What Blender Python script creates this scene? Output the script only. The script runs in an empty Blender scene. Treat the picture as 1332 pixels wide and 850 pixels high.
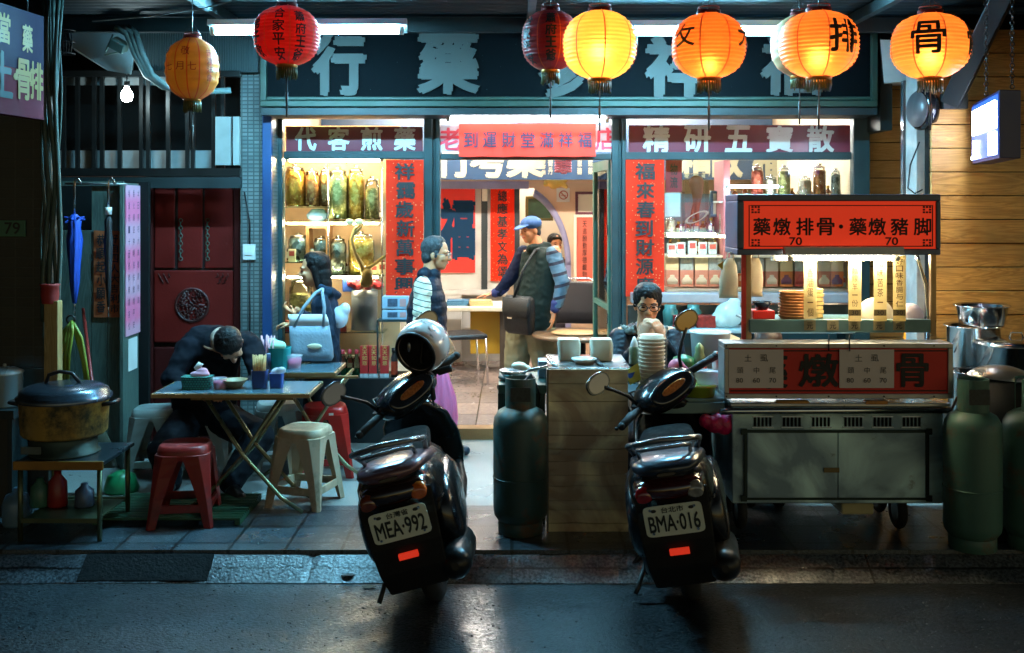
import bpy, math, random
from mathutils import Vector, Matrix, noise
PI = math.pi
rnd = random.Random(7)
sc = bpy.context.scene
C = sc.collection
# ---------------------------------------------------------------- camera, sky, exposure
FP, CX, HY, EYE = 1380.0, 666.0, 265.0, 1.95          # focal length in photo pixels, principal point, eye height
cam_d = bpy.data.cameras.new('camera'); cam = bpy.data.objects.new('camera', cam_d); C.objects.link(cam)
cam.location = (0, 0, EYE); cam.rotation_euler = (PI/2, 0, 0)
cam_d.sensor_width = 36; cam_d.lens = 36*FP/1332; cam_d.shift_y = -(425-HY)/1332
cam_d.clip_end = 500; cam_d.clip_start = .05
cam_d.dof.use_dof = True; cam_d.dof.focus_distance = 6.0; cam_d.dof.aperture_fstop = 5.0
sc.camera = cam
w = bpy.data.worlds.new('World'); sc.world = w; w.use_nodes = True
nt = w.node_tree; bg = nt.nodes['Background']
sky = nt.nodes.new('ShaderNodeTexSky'); sky.sky_type = 'NISHITA'; sky.sun_disc = False
sky.sun_elevation = math.radians(4); sky.sun_rotation = math.radians(0)
# city night: the glow sits low over the street, the zenith is dark; added for unseen shop lights opposite, tinted warm
wt = nt.nodes.new('ShaderNodeTexCoord'); ws = nt.nodes.new('ShaderNodeSeparateXYZ'); nt.links.new(wt.outputs['Generated'], ws.inputs[0])
wr = nt.nodes.new('ShaderNodeMapRange'); wr.inputs[1].default_value = .05; wr.inputs[2].default_value = .5; wr.inputs[3].default_value = 1; wr.inputs[4].default_value = .06
nt.links.new(ws.outputs[2], wr.inputs[0])
wm = nt.nodes.new('ShaderNodeMix'); wm.data_type = 'RGBA'; wm.blend_type = 'MULTIPLY'; wm.inputs[0].default_value = 1; wm.inputs[7].default_value = (1.06,.95,.86,1)
nt.links.new(sky.outputs[0], wm.inputs[6])
wv = nt.nodes.new('ShaderNodeVectorMath'); wv.operation = 'SCALE'; nt.links.new(wm.outputs[2], wv.inputs[0])
# sky made brighter from the right, standing in for street lights out of view
wx = nt.nodes.new('ShaderNodeMapRange'); wx.inputs[1].default_value = -.75; wx.inputs[2].default_value = .7; wx.inputs[3].default_value = .12; wx.inputs[4].default_value = 1.7
nt.links.new(ws.outputs[0], wx.inputs[0]); wk = nt.nodes.new('ShaderNodeMath'); wk.operation = 'MULTIPLY'; nt.links.new(wr.outputs[0], wk.inputs[0]); nt.links.new(wx.outputs[0], wk.inputs[1]); nt.links.new(wk.outputs[0], wv.inputs['Scale'])
nt.links.new(wv.outputs[0], bg.inputs[0]); bg.inputs[1].default_value = .066
sc.view_settings.view_transform = 'Standard'; sc.view_settings.look = 'None'
sc.view_settings.exposure = 1.45; sc.view_settings.gamma = 1
cy = sc.cycles
cy.use_denoising = True; cy.max_bounces = 8; cy.transparent_max_bounces = 16
cy.sample_clamp_indirect = 8; cy.sample_clamp_direct = 60; cy.blur_glossy = 1.0
cy.caustics_reflective = False; cy.caustics_refractive = False
# ---------------------------------------------------------------- helpers
def P(px, py, D): return Vector(((px-CX)*D/FP, D, EYE-(py-HY)*D/FP))
def X(px, D): return (px-CX)*D/FP
def Z(py, D): return EYE-(py-HY)*D/FP
def V(*a): return Vector(a)
def hexl(h):
    h = h.lstrip('#'); o = []
    for i in (0, 2, 4):
        c = int(h[i:i+2], 16)/255; o.append(c/12.92 if c < .04045 else ((c+.055)/1.055)**2.4)
    return tuple(o)
_mats = {}
def M(name, col=(.5,.5,.5), rough=.5, metal=0, var=.2, scale=6, bump=0, bscale=60, emit=0, ecol=None, coat=0, alpha=1, rvar=.15, trl=0, sheen=0, spec=.5):
    if name in _mats: return _mats[name]
    if isinstance(col, str): col = hexl(col)
    m = bpy.data.materials.new(name); m.use_nodes = True; _mats[name] = m
    n = m.node_tree.nodes; l = m.node_tree.links; b = n['Principled BSDF']
    tc = n.new('ShaderNodeTexCoord'); nz = n.new('ShaderNodeTexNoise')
    nz.inputs['Scale'].default_value = scale; nz.inputs['Detail'].default_value = 5
    l.new(tc.outputs['Object'], nz.inputs['Vector'])
    mx = n.new('ShaderNodeMix'); mx.data_type = 'RGBA'
    mx.inputs[6].default_value = (*[max(0, c*(1-var*1.6)) for c in col], 1); mx.inputs[7].default_value = (*[min(1, c*(1+var*1.2)) for c in col], 1)
    l.new(nz.outputs[0], mx.inputs[0]); l.new(mx.outputs[2], b.inputs['Base Color'])
    mr = n.new('ShaderNodeMapRange'); mr.inputs[1].default_value = .3; mr.inputs[2].default_value = .7
    mr.inputs[3].default_value = max(.02, rough-rvar*rough); mr.inputs[4].default_value = min(1, rough+rvar*rough)
    l.new(nz.outputs[0], mr.inputs[0]); l.new(mr.outputs[0], b.inputs['Roughness'])
    b.inputs['Metallic'].default_value = metal; b.inputs['Coat Weight'].default_value = coat; b.inputs['Coat Roughness'].default_value = .066
    b.inputs['Specular IOR Level'].default_value = spec
    if sheen: b.inputs['Sheen Weight'].default_value = sheen
    if emit:
        b.inputs['Emission Color'].default_value = (*(ecol or col), 1); b.inputs['Emission Strength'].default_value = emit
    if bump:
        n2 = n.new('ShaderNodeTexNoise'); n2.inputs['Scale'].default_value = bscale; n2.inputs['Detail'].default_value = 4
        l.new(tc.outputs['Object'], n2.inputs['Vector'])
        bp = n.new('ShaderNodeBump'); bp.inputs['Strength'].default_value = bump; bp.inputs['Distance'].default_value = .01
        l.new(n2.outputs[0], bp.inputs['Height']); l.new(bp.outputs[0], b.inputs['Normal'])
    if trl:
        t = n.new('ShaderNodeBsdfTranslucent'); l.new(mx.outputs[2], t.inputs[0])
        ms = n.new('ShaderNodeMixShader'); ms.inputs[0].default_value = trl
        l.new(b.outputs[0], ms.inputs[1]); l.new(t.outputs[0], ms.inputs[2]); l.new(ms.outputs[0], n['Material Output'].inputs[0])
    return m
def nodes(name):
    m = bpy.data.materials.new(name); m.use_nodes = True; _mats[name] = m
    return m, m.node_tree.nodes, m.node_tree.links, m.node_tree.nodes['Principled BSDF']
def glass_mat(name, tint=(.9,.97,.95), rough=.03, refl=1.0, haze=0.0):
    if name in _mats: return _mats[name]
    m, n, l, b = nodes(name); n.remove(b)
    t = n.new('ShaderNodeBsdfTransparent'); t.inputs[0].default_value = (*tint, 1)
    g = n.new('ShaderNodeBsdfGlossy'); g.inputs['Roughness'].default_value = rough
    fr = n.new('ShaderNodeFresnel'); fr.inputs[0].default_value = 1.5
    mu = n.new('ShaderNodeMath'); mu.operation = 'MULTIPLY_ADD'; mu.inputs[1].default_value = refl; mu.inputs[2].default_value = haze
    l.new(fr.outputs[0], mu.inputs[0])
    ms = n.new('ShaderNodeMixShader'); l.new(mu.outputs[0], ms.inputs[0]); l.new(t.outputs[0], ms.inputs[1]); l.new(g.outputs[0], ms.inputs[2])
    l.new(ms.outputs[0], n['Material Output'].inputs[0])
    return m
def plastic_film(name, col=(.9,.93,.95), op=.25, rough=.15):
    if name in _mats: return _mats[name]
    m, n, l, b = nodes(name); b.inputs['Base Color'].default_value = (*col, 1); b.inputs['Roughness'].default_value = rough
    t = n.new('ShaderNodeBsdfTransparent'); ms = n.new('ShaderNodeMixShader'); ms.inputs[0].default_value = op
    l.new(t.outputs[0], ms.inputs[1]); l.new(b.outputs[0], ms.inputs[2]); l.new(ms.outputs[0], n['Material Output'].inputs[0])
    return m

def frame(d, hint=None):
    d = d.normalized(); h = Vector(hint) if hint is not None else (V(0,0,1) if abs(d.z) < .9 else V(1,0,0))
    s = d.cross(h)
    if s.length < 1e-5: s = d.cross(V(0,1,0))
    s.normalize(); return s, s.cross(d).normalized()
def ring(c, s, u, a, b, n=16, p=2.0):
    o = []
    for i in range(n):
        t = 2*PI*i/n; ct, st = math.cos(t), math.sin(t)
        o.append(c+s*(a*math.copysign(abs(ct)**(2/p), ct))+u*(b*math.copysign(abs(st)**(2/p), st)))
    return o
class MB:
    def __init__(s): s.v = []; s.f = []; s.m = []; s.s = []; s.cur = 0; s.sm = False
    def add(s, vs, fs, smooth=None):
        k = len(s.v); s.v += [Vector(v) for v in vs]; sm = s.sm if smooth is None else smooth
        for f in fs: s.f.append([i+k for i in f]); s.m.append(s.cur); s.s.append(sm)
        return k
    def mark(s): return len(s.v)
    def xf(s, Mx, k=0):
        for i in range(k, len(s.v)): s.v[i] = Mx @ s.v[i]
        return s
    def poly(s, pts): s.add(pts, [list(range(len(pts)))]); return s
    def box(s, a, b, R=None, c=None):
        x0, y0, z0 = a; x1, y1, z1 = b
        vs = [V(x,y,z) for x in (x0,x1) for y in (y0,y1) for z in (z0,z1)]
        k = s.add(vs, [(0,1,3,2),(4,6,7,5),(0,4,5,1),(2,3,7,6),(0,2,6,4),(1,5,7,3)], False)
        if R is not None:
            c = Vector(c) if c is not None else (V(*a)+V(*b))/2
            for i in range(k, len(s.v)): s.v[i] = R @ (s.v[i]-c)+c
        return s
    def pbox(s, px0, py0, px1, py1, D, depth=.02):           # front face seen at a pixel rectangle, at depth D
        return s.box((X(px0,D), D, Z(py1,D)), (X(px1,D), D+depth, Z(py0,D)))
    def loft(s, rings, cap=True, smooth=True, closed=False):
        n = len(rings[0]); vs = [p for r in rings for p in r]; fs = []
        m = len(rings); rng = range(m if closed else m-1)
        for j in rng:
            j2 = (j+1) % m
            for i in range(n): fs.append((j*n+i, j*n+(i+1)%n, j2*n+(i+1)%n, j2*n+i))
        k = s.add(vs, fs, smooth)
        if cap and not closed:
            s.f.append([k+i for i in reversed(range(n))]); s.m.append(s.cur); s.s.append(False)
            s.f.append([k+(m-1)*n+i for i in range(n)]); s.m.append(s.cur); s.s.append(False)
        return s
    def cyl(s, p0, p1, r0, r1=None, n=14, cap=True, smooth=True):
        p0, p1 = Vector(p0), Vector(p1); r1 = r0 if r1 is None else r1
        a, b = frame(p1-p0)
        return s.loft([ring(p0,a,b,r0,r0,n), ring(p1,a,b,r1,r1,n)], cap, smooth)
    def tube(s, pts, r, n=8, closed=False, cap=True):
        pts = [Vector(p) for p in pts]; m = len(pts); rr = r if isinstance(r, (list, tuple)) else [r]*m; rings = []; a = None
        for i, p in enumerate(pts):
            if closed: d = pts[(i+1)%m]-pts[i-1]
            else: d = pts[min(i+1,m-1)]-pts[max(i-1,0)]
            d.normalize()
            if a is None: a, b = frame(d)
            else:
                a = (a-d*a.dot(d)); a = a.normalized() if a.length > 1e-4 else frame(d)[0]; b = a.cross(d)
            rings.append(ring(p, a, b, rr[i], rr[i], n))
        return s.loft(rings, cap, True, closed)
    def lathe(s, prof, c=(0,0,0), n=24, sx=1, sy=1, smooth=True):
        c = Vector(c); vs = []; idx = []
        for r, z in prof:
            if r < 1e-6: idx.append([len(vs)]*n); vs.append(c+V(0,0,z))
            else:
                idx.append([len(vs)+i for i in range(n)])
                vs += [c+V(r*sx*math.cos(2*PI*i/n), r*sy*math.sin(2*PI*i/n), z) for i in range(n)]
        fs = []
        for j in range(len(prof)-1):
            for i in range(n):
                q = [idx[j][i], idx[j][(i+1)%n], idx[j+1][(i+1)%n], idx[j+1][i]]; o = []
                for t in q:
                    if t not in o: o.append(t)
                if len(o) > 2: fs.append(o)
        s.add(vs, fs, smooth); return s
    def ell(s, c, r, n=16, m=10, R=None):
        if not isinstance(r, (tuple, list)): r = (r,r,r)
        k = s.mark(); s.lathe([(math.sin(PI*j/m), -math.cos(PI*j/m)) for j in range(m+1)], n=n)
        Mx = Matrix.Translation(Vector(c)) @ (R.to_4x4() if R is not None else Matrix.Identity(4)) @ Matrix.Diagonal((*r,1))
        return s.xf(Mx, k)
    def cap(s, p0, p1, r0, r1=None, n=14):                    # tapered capsule
        p0, p1 = Vector(p0), Vector(p1); r1 = r0 if r1 is None else r1
        d = (p1-p0)
        if d.length < 1e-6: return s.ell(p0, r0, n)
        d.normalize(); a, b = frame(d); rings = []
        for t in (0.05, .3, .55, .8, 1): rings.append(ring(p0-d*r0*math.cos(t*PI/2), a, b, r0*math.sin(t*PI/2), r0*math.sin(t*PI/2), n))
        for t in (1, .8, .55, .3, .05): rings.append(ring(p1+d*r1*math.cos(t*PI/2), a, b, r1*math.sin(t*PI/2), r1*math.sin(t*PI/2), n))
        return s.loft(rings)
    def chain(s, pts, rs, n=14):
        for i in range(len(pts)-1): s.cap(pts[i], pts[i+1], rs[i], rs[i+1], n)
        return s
    def torus(s, c, R0, r, axis=(0,0,1), n=28, k=8):
        a, b = frame(Vector(axis)); c = Vector(c)
        return s.tube([c+(a*math.cos(2*PI*i/n)+b*math.sin(2*PI*i/n))*R0 for i in range(n)], r, k, True)
    def prism(s, pts, o, a, b, nrm, depth):                   # 2D outline in plane (o; a, b), pushed along nrm
        o, a, b, nrm = Vector(o), Vector(a), Vector(b), Vector(nrm); n = len(pts)
        f = [o+a*x+b*y for x, y in pts]; g = [p+nrm*depth for p in f]
        s.add(f+g, [list(range(n)), list(range(2*n-1, n-1, -1))]+[(i, n+i, n+(i+1)%n, (i+1)%n) for i in range(n)]); return s
    def text(s, st, c, w=None, h=None, right=(1,0,0), up=(0,0,1), bold=.015, depth=0.0, wrap=None):
        vs, fs, bb = glyph(st, bold)
        if bold > .004 and not wrap:
            for i,(dx,dy) in enumerate(((0,0),(1,.5),(-1,-.5),(.4,-.9),(-.4,.9))):
                kq = 1.15*bold; s._text1(vs, fs, bb, c, w, h, right, up, depth+i*.00025, dx*kq, dy*kq)
            return s
        if bold > .004:
            for i,(dx,dy) in enumerate(((0,0),(1,.5),(-1,-.5),(.4,-.9),(-.4,.9))):
                gw_, gh_ = max(bb[1]-bb[0],.02), max(bb[3]-bb[2],.02); ww = w or h*gw_/gh_; hh = h or w*gh_/gw_
                s._text1(vs, fs, bb, c, w, h, right, up, 0, 0, 0, (lambda x, y, dx=dx, dy=dy, i=i: wrap(x+dx*bold*ww/gw_*1.1, y+dy*bold*hh/gh_*1.1)+V(0,-.0003*i,0)))
            return s
        return s._text1(vs, fs, bb, c, w, h, right, up, depth, 0, 0, wrap)
    def _text1(s, vs, fs, bb, c, w, h, right, up, depth, ox, oy, wrap=None):
        x0, x1, y0, y1 = bb; gw, gh = max(x1-x0, .02), max(y1-y0, .02)
        if w is None: k1 = k2 = h/gh
        elif h is None: k1 = k2 = w/gw
        else: k1, k2 = w/gw, h/gh
        c, right, up = Vector(c), Vector(right), Vector(up); nrm = right.cross(up)
        fl = lambda x, y, d: c+right*((x+ox-(x0+x1)/2)*k1)+up*((y+oy-(y0+y1)/2)*k2)+nrm*d
        if wrap: fl = lambda x, y, d: wrap((x-(x0+x1)/2)*k1, (y-(y0+y1)/2)*k2)
        if depth > .0015:
            n = len(vs); edges = {}
            for f in fs:
                for i in range(len(f)):
                    e = (f[i], f[(i+1)%len(f)]); edges[e] = 1
            side = [(a, b, b+n, a+n) for (a, b) in edges if (b, a) not in edges]
            s.add([fl(x,y,depth) for x,y in vs]+[fl(x,y,0) for x,y in vs], [list(f) for f in fs]+[(a+n-n, a+n, b+n, b) for (a,b,_,__) in side], False)
        else: s.add([fl(x,y,depth) for x,y in vs], [list(f) for f in fs], False)
        return s
    def vtext(s, st, px, py0, py1, D, wpx, bold=.015, jit=0):  # a column of characters facing the street
        n = len(st); hp = (py1-py0)/n; kk = D/FP
        for i, ch in enumerate(st):
            if ch == ' ': continue
            s.text(ch, P(px+rnd.uniform(-jit,jit), py0+hp*(i+.5), D), w=wpx*kk*rnd.uniform(.9,1.05) if ch not in '一·.' else wpx*kk*.9, h=hp*.84*kk if ch not in '一·.' else hp*.12*kk, bold=bold)
        return s
    def htext(s, st, px0, px1, py, D, hpx, bold=.015, depth=0, fill=.84):
        n = len(st); wp = (px1-px0)/n; kk = D/FP
        for i, ch in enumerate(st):
            if ch != ' ': s.text(ch, P(px0+wp*(i+.5), py, D), w=wp*fill*kk, h=hpx*kk, bold=bold, depth=depth)
        return s
    def mesh(s, name, mats, smooth_all=None):
        me = bpy.data.meshes.new(name); me.from_pydata([tuple(v) for v in s.v], [], s.f)
        for m in (mats if isinstance(mats, (list, tuple)) else [mats]): me.materials.append(m)
        me.polygons.foreach_set('material_index', s.m); me.polygons.foreach_set('use_smooth', s.s if smooth_all is None else [smooth_all]*len(s.f))
        me.update(); return me
    def each(s, name, mats, parent=None, **kw):                # every separate piece becomes a part of its own
        n = len(s.v); up = list(range(n))
        def fd(i):
            while up[i] != i: up[i] = up[up[i]]; i = up[i]
            return i
        for f in s.f:
            for i in f[1:]: up[fd(i)] = fd(f[0])
        grp = {}
        for k, f in enumerate(s.f): grp.setdefault(fd(f[0]), []).append(k)
        for ks in grp.values():
            q = MB(); mp = {}
            for k in ks:
                for i in s.f[k]:
                    if i not in mp: mp[i] = len(q.v); q.v.append(s.v[i])
                q.f.append([mp[i] for i in s.f[k]]); q.m.append(s.m[k]); q.s.append(s.s[k])
            q.build(name, mats, parent, **kw)
    def build(s, name, mats, parent=None, bevel=0, remesh=0, smooth=0, label=None, fix=True):
        off = V(0,0,0)
        if parent is not None:
            r = parent
            while r.parent: r = r.parent
            off = r.location.copy()
        elif s.v:
            mn = [min(v[i] for v in s.v) for i in range(3)]; mxx = [max(v[i] for v in s.v) for i in range(3)]
            off = V((mn[0]+mxx[0])/2, (mn[1]+mxx[1])/2, mn[2])
        vv = s.v; s.v = [v-off for v in s.v]; me = s.mesh(name, mats); s.v = vv
        if fix:
            import bmesh
            bm = bmesh.new(); bm.from_mesh(me); bmesh.ops.recalc_face_normals(bm, faces=bm.faces); bm.to_mesh(me); bm.free()
        o = bpy.data.objects.new(name, me); C.objects.link(o)
        if remesh:
            q = o.modifiers.new('r', 'REMESH'); q.mode = 'VOXEL'; q.voxel_size = remesh; q.use_smooth_shade = True
            if smooth: q = o.modifiers.new('s', 'SMOOTH'); q.iterations = smooth; q.factor = .5
            dg = bpy.context.evaluated_depsgraph_get(); me2 = bpy.data.meshes.new_from_object(o.evaluated_get(dg))
            o.modifiers.clear(); o.data = me2; me2.name = name
            if not me2.materials:
                for m in (mats if isinstance(mats, (list, tuple)) else [mats]): me2.materials.append(m)
        if bevel:
            q = o.modifiers.new('b', 'BEVEL'); q.width = bevel; q.segments = 2; q.limit_method = 'ANGLE'; q.angle_limit = .7
        if parent is not None: o.parent = parent
        else: o.location = off
        if label: o['label'] = label
        return o
_gl = {}
def glyph(st, bold):
    key = st; k = max(0, bold)
    if key in _gl: return _gl[key]
    cu = bpy.data.curves.new('t', 'FONT'); cu.body = st; cu.size = 1; cu.resolution_u = 3; cu.fill_mode = 'FRONT'
    o = bpy.data.objects.new('t', cu); C.objects.link(o)
    dg = bpy.context.evaluated_depsgraph_get(); dg.update(); me = bpy.data.meshes.new_from_object(o.evaluated_get(dg))
    vs = [(v.co.x, v.co.y) for v in me.vertices]; fs = [tuple(p.vertices) for p in me.polygons]
    # keep every face turned the same way
    out = []
    for f in fs:
        a = sum(vs[f[i]][0]*vs[f[(i+1)%len(f)]][1]-vs[f[(i+1)%len(f)]][0]*vs[f[i]][1] for i in range(len(f)))
        out.append(f if a > 0 else tuple(reversed(f)))
    bpy.data.objects.remove(o); bpy.data.curves.remove(cu); bpy.data.meshes.remove(me)
    bb = (min(v[0] for v in vs), max(v[0] for v in vs), min(v[1] for v in vs), max(v[1] for v in vs)) if vs else (0,1,0,1)
    _gl[key] = (vs, out, bb); return _gl[key]
def thing(name, label, cat, loc=(0,0,0), group=None):
    o = bpy.data.objects.new(name, None); C.objects.link(o); o.location = loc; o.empty_display_size = .05
    o['label'] = label; o['category'] = cat
    if group: o['group'] = group
    return o
def tag(o, label, cat, group=None):
    o['label'] = label; o['category'] = cat
    if group: o['group'] = group
    return o
def struct(o, kind='structure'): o['kind'] = kind; return o
def copy_tree(o, parent=None):
    c = o.copy(); C.objects.link(c)
    if parent is not None: c.parent = parent
    for ch in list(o.children): copy_tree(ch, c)
    return c
def put(root, loc, rz=0, rx=0, ry=0, s=None):
    root.location = loc; root.rotation_euler = (rx, ry, rz)
    if s: root.scale = (s,s,s) if not isinstance(s, (tuple, list)) else s
    return root
ORD = ['first','second','third','fourth','fifth','sixth','seventh','eighth','ninth','tenth','eleventh','twelfth']
# ================================================================ materials of the setting
def wet_mat(name, c0, c1, r0, r1, pscale, bump, bscale, tile=None, spec=.5, sc_y=1.0, stop=(.42,.6), film=0, fr_=(.08,.3)):
    m, n, l, b = nodes(name)
    tc = n.new('ShaderNodeTexCoord'); mp = n.new('ShaderNodeMapping'); mp.inputs['Scale'].default_value = (1, sc_y, 1)
    l.new(tc.outputs['Object'], mp.inputs[0])
    nz = n.new('ShaderNodeTexNoise'); nz.inputs['Scale'].default_value = pscale; nz.inputs['Detail'].default_value = 6; nz.inputs['Roughness'].default_value = .6
    l.new(mp.outputs[0], nz.inputs['Vector'])
    rp = n.new('ShaderNodeMapRange'); rp.inputs[1].default_value = stop[0]; rp.inputs[2].default_value = stop[1]; rp.inputs[3].default_value = r0; rp.inputs[4].default_value = r1
    l.new(nz.outputs[0], rp.inputs[0])
    fn = n.new('ShaderNodeTexNoise'); fn.inputs['Scale'].default_value = bscale; fn.inputs['Detail'].default_value = 3
    l.new(tc.outputs['Object'], fn.inputs['Vector'])
    mx = n.new('ShaderNodeMix'); mx.data_type = 'RGBA'; mx.inputs[6].default_value = (*c0,1); mx.inputs[7].default_value = (*c1,1)
    fc = n.new('ShaderNodeMapRange'); fc.inputs[1].default_value = .38; fc.inputs[2].default_value = .62; l.new(fn.outputs[0], fc.inputs[0]); l.new(fc.outputs[0], mx.inputs[0])
    col = mx.outputs[2]
    if tile:
        bk = n.new('ShaderNodeTexBrick'); bk.offset = 0; bk.inputs['Color1'].default_value = (1,1,1,1); bk.inputs['Color2'].default_value = (.6,.66,.72,1); bk.inputs['Mortar'].default_value = (.12,.12,.12,1)
        bk.inputs['Scale'].default_value = 1; bk.inputs['Mortar Size'].default_value = tile[2]; bk.inputs['Brick Width'].default_value = tile[0]; bk.inputs['Row Height'].default_value = tile[1]
        l.new(tc.outputs['Object'], bk.inputs['Vector'])
        m2 = n.new('ShaderNodeMix'); m2.data_type = 'RGBA'; m2.blend_type = 'MULTIPLY'; m2.inputs[0].default_value = 1
        l.new(col, m2.inputs[6]); l.new(bk.outputs[0], m2.inputs[7]); col = m2.outputs[2]
    l.new(col, b.inputs['Base Color'])
    l.new(rp.outputs[0], b.inputs['Roughness']); b.inputs['Specular IOR Level'].default_value = spec
    bp = n.new('ShaderNodeBump'); bp.inputs['Strength'].default_value = bump; bp.inputs['Distance'].default_value = .006
    l.new(fn.outputs[0], bp.inputs['Height']); nrm = bp.outputs[0]
    if tile:
        b2 = n.new('ShaderNodeBump'); b2.inputs['Strength'].default_value = .6; b2.inputs['Distance'].default_value = .003; b2.invert = True
        l.new(bk.outputs['Fac'], b2.inputs['Height']); l.new(nrm, b2.inputs['Normal']); nrm = b2.outputs[0]
    l.new(nrm, b.inputs['Normal'])
    if film:
        nw = n.new('ShaderNodeTexNoise'); nw.inputs['Scale'].default_value = pscale*.8; nw.inputs['Detail'].default_value = 7; nw.inputs['Roughness'].default_value = .65; l.new(mp.outputs[0], nw.inputs['Vector']); cw = n.new('ShaderNodeMapRange'); cw.inputs[1].default_value = .40; cw.inputs[2].default_value = .60; cw.inputs[3].default_value = film*.22; cw.inputs[4].default_value = film; l.new(nw.outputs[0], cw.inputs[0]); sp_ = n.new('ShaderNodeMapRange'); sp_.inputs[1].default_value = .40; sp_.inputs[2].default_value = .60; sp_.inputs[3].default_value = .12; sp_.inputs[4].default_value = 1; l.new(fn.outputs[0], sp_.inputs[0]); sm_ = n.new('ShaderNodeMath'); sm_.operation = 'MULTIPLY'; l.new(cw.outputs[0], sm_.inputs[0]); l.new(sp_.outputs[0], sm_.inputs[1]); l.new(sm_.outputs[0], b.inputs['Coat Weight']); b.inputs['Coat IOR'].default_value = 1.6
        cr_ = n.new('ShaderNodeMapRange'); cr_.inputs[1].default_value = stop[0]; cr_.inputs[2].default_value = stop[1]; cr_.inputs[3].default_value = fr_[0]; cr_.inputs[4].default_value = fr_[1]; l.new(nz.outputs[0], cr_.inputs[0]); l.new(cr_.outputs[0], b.inputs['Coat Roughness'])
        n3 = n.new('ShaderNodeTexNoise'); n3.inputs['Scale'].default_value = 30; n3.inputs['Detail'].default_value = 6; n3.inputs['Roughness'].default_value = .7; l.new(tc.outputs['Object'], n3.inputs['Vector'])
        b3 = n.new('ShaderNodeBump'); b3.inputs['Strength'].default_value = .22; b3.inputs['Distance'].default_value = .006; l.new(n3.outputs[0], b3.inputs['Height']); l.new(b3.outputs[0], b.inputs['Coat Normal'])
    return m
def brick_mat(name, c1, c2, mort, wd, ht, ms=.004, rough=.4, off=.0, vert=True, bump=.4):
    m, n, l, b = nodes(name)
    tc = n.new('ShaderNodeTexCoord'); mp = n.new('ShaderNodeMapping')
    if vert: mp.inputs['Rotation'].default_value = (PI/2, 0, 0)
    l.new(tc.outputs['Object'], mp.inputs[0])
    bk = n.new('ShaderNodeTexBrick'); bk.offset = off
    for k, c in (('Color1', c1), ('Color2', c2), ('Mortar', mort)): bk.inputs[k].default_value = (*c,1)
    bk.inputs['Scale'].default_value = 1; bk.inputs['Mortar Size'].default_value = ms; bk.inputs['Brick Width'].default_value = wd; bk.inputs['Row Height'].default_value = ht
    l.new(mp.outputs[0], bk.inputs['Vector'])
    nz = n.new('ShaderNodeTexNoise'); nz.inputs['Scale'].default_value = 3; nz.inputs['Detail'].default_value = 6; l.new(tc.outputs['Object'], nz.inputs['Vector'])
    mr = n.new('ShaderNodeMapRange'); mr.inputs[3].default_value = .45; mr.inputs[4].default_value = 1.3; l.new(nz.outputs[0], mr.inputs[0])
    m2 = n.new('ShaderNodeMix'); m2.data_type = 'RGBA'; m2.blend_type = 'MULTIPLY'; m2.inputs[0].default_value = 1
    l.new(bk.outputs[0], m2.inputs[6]); l.new(mr.outputs[0], m2.inputs[7]); l.new(m2.outputs[2], b.inputs['Base Color'])
    b.inputs['Roughness'].default_value = rough
    bp = n.new('ShaderNodeBump'); bp.inputs['Strength'].default_value = bump; bp.inputs['Distance'].default_value = .004; bp.invert = True
    l.new(bk.outputs['Fac'], bp.inputs['Height']); l.new(bp.outputs[0], b.inputs['Normal'])
    return m
def wood_mat(name, c0, c1, c2, axis=0, rough=.55, ring=1.0):
    m, n, l, b = nodes(name)
    tc = n.new('ShaderNodeTexCoord'); oi = n.new('ShaderNodeObjectInfo'); mp = n.new('ShaderNodeMapping'); s = [9,9,9]; s[axis] = .9
    mp.inputs['Scale'].default_value = s; l.new(tc.outputs['Object'], mp.inputs[0])
    nz = n.new('ShaderNodeTexNoise'); nz.inputs['Scale'].default_value = 1.6*ring; nz.inputs['Detail'].default_value = 8; nz.inputs['Distortion'].default_value = 1.6
    l.new(mp.outputs[0], nz.inputs['Vector'])
    wv = n.new('ShaderNodeMath'); wv.operation = 'MULTIPLY'; wv.inputs[1].default_value = 14; l.new(nz.outputs[0], wv.inputs[0])
    fr = n.new('ShaderNodeMath'); fr.operation = 'PINGPONG'; fr.inputs[1].default_value = 1; l.new(wv.outputs[0], fr.inputs[0])
    cr = n.new('ShaderNodeValToRGB'); cr.color_ramp.elements[0].color = (*c0,1); cr.color_ramp.elements[1].color = (*c1,1)
    l.new(fr.outputs[0], cr.inputs[0])
    n2 = n.new('ShaderNodeTexNoise'); n2.inputs['Scale'].default_value = 2.2; n2.inputs['Detail'].default_value = 5; l.new(tc.outputs['Object'], n2.inputs['Vector'])
    mr = n.new('ShaderNodeMapRange'); mr.inputs[1].default_value = .45; mr.inputs[2].default_value = .75; l.new(n2.outputs[0], mr.inputs[0])
    mx = n.new('ShaderNodeMix'); mx.data_type = 'RGBA'; mx.inputs[7].default_value = (*c2,1); l.new(mr.outputs[0], mx.inputs[0]); l.new(cr.outputs[0], mx.inputs[6])
    l.new(mx.outputs[2], b.inputs['Base Color']); b.inputs['Roughness'].default_value = rough
    bp = n.new('ShaderNodeBump'); bp.inputs['Strength'].default_value = .25; bp.inputs['Distance'].default_value = .003
    l.new(fr.outputs[0], bp.inputs['Height']); l.new(bp.outputs[0], b.inputs['Normal'])
    return m
asphalt = wet_mat('wet_asphalt', (.003,.004,.005), (.042,.048,.054), .35, .55, 3.0, 1.0, 72, spec=.25, sc_y=1.8, stop=(.25,.75), film=1, fr_=(.03,.16))
paver = wet_mat('wet_paver', (.035,.042,.045), (.085,.105,.118), .2, .48, 3.0, .5, 120, tile=(.3,.3,.009), spec=.6, stop=(.2,.85), film=.5, fr_=(.12,.42))
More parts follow.
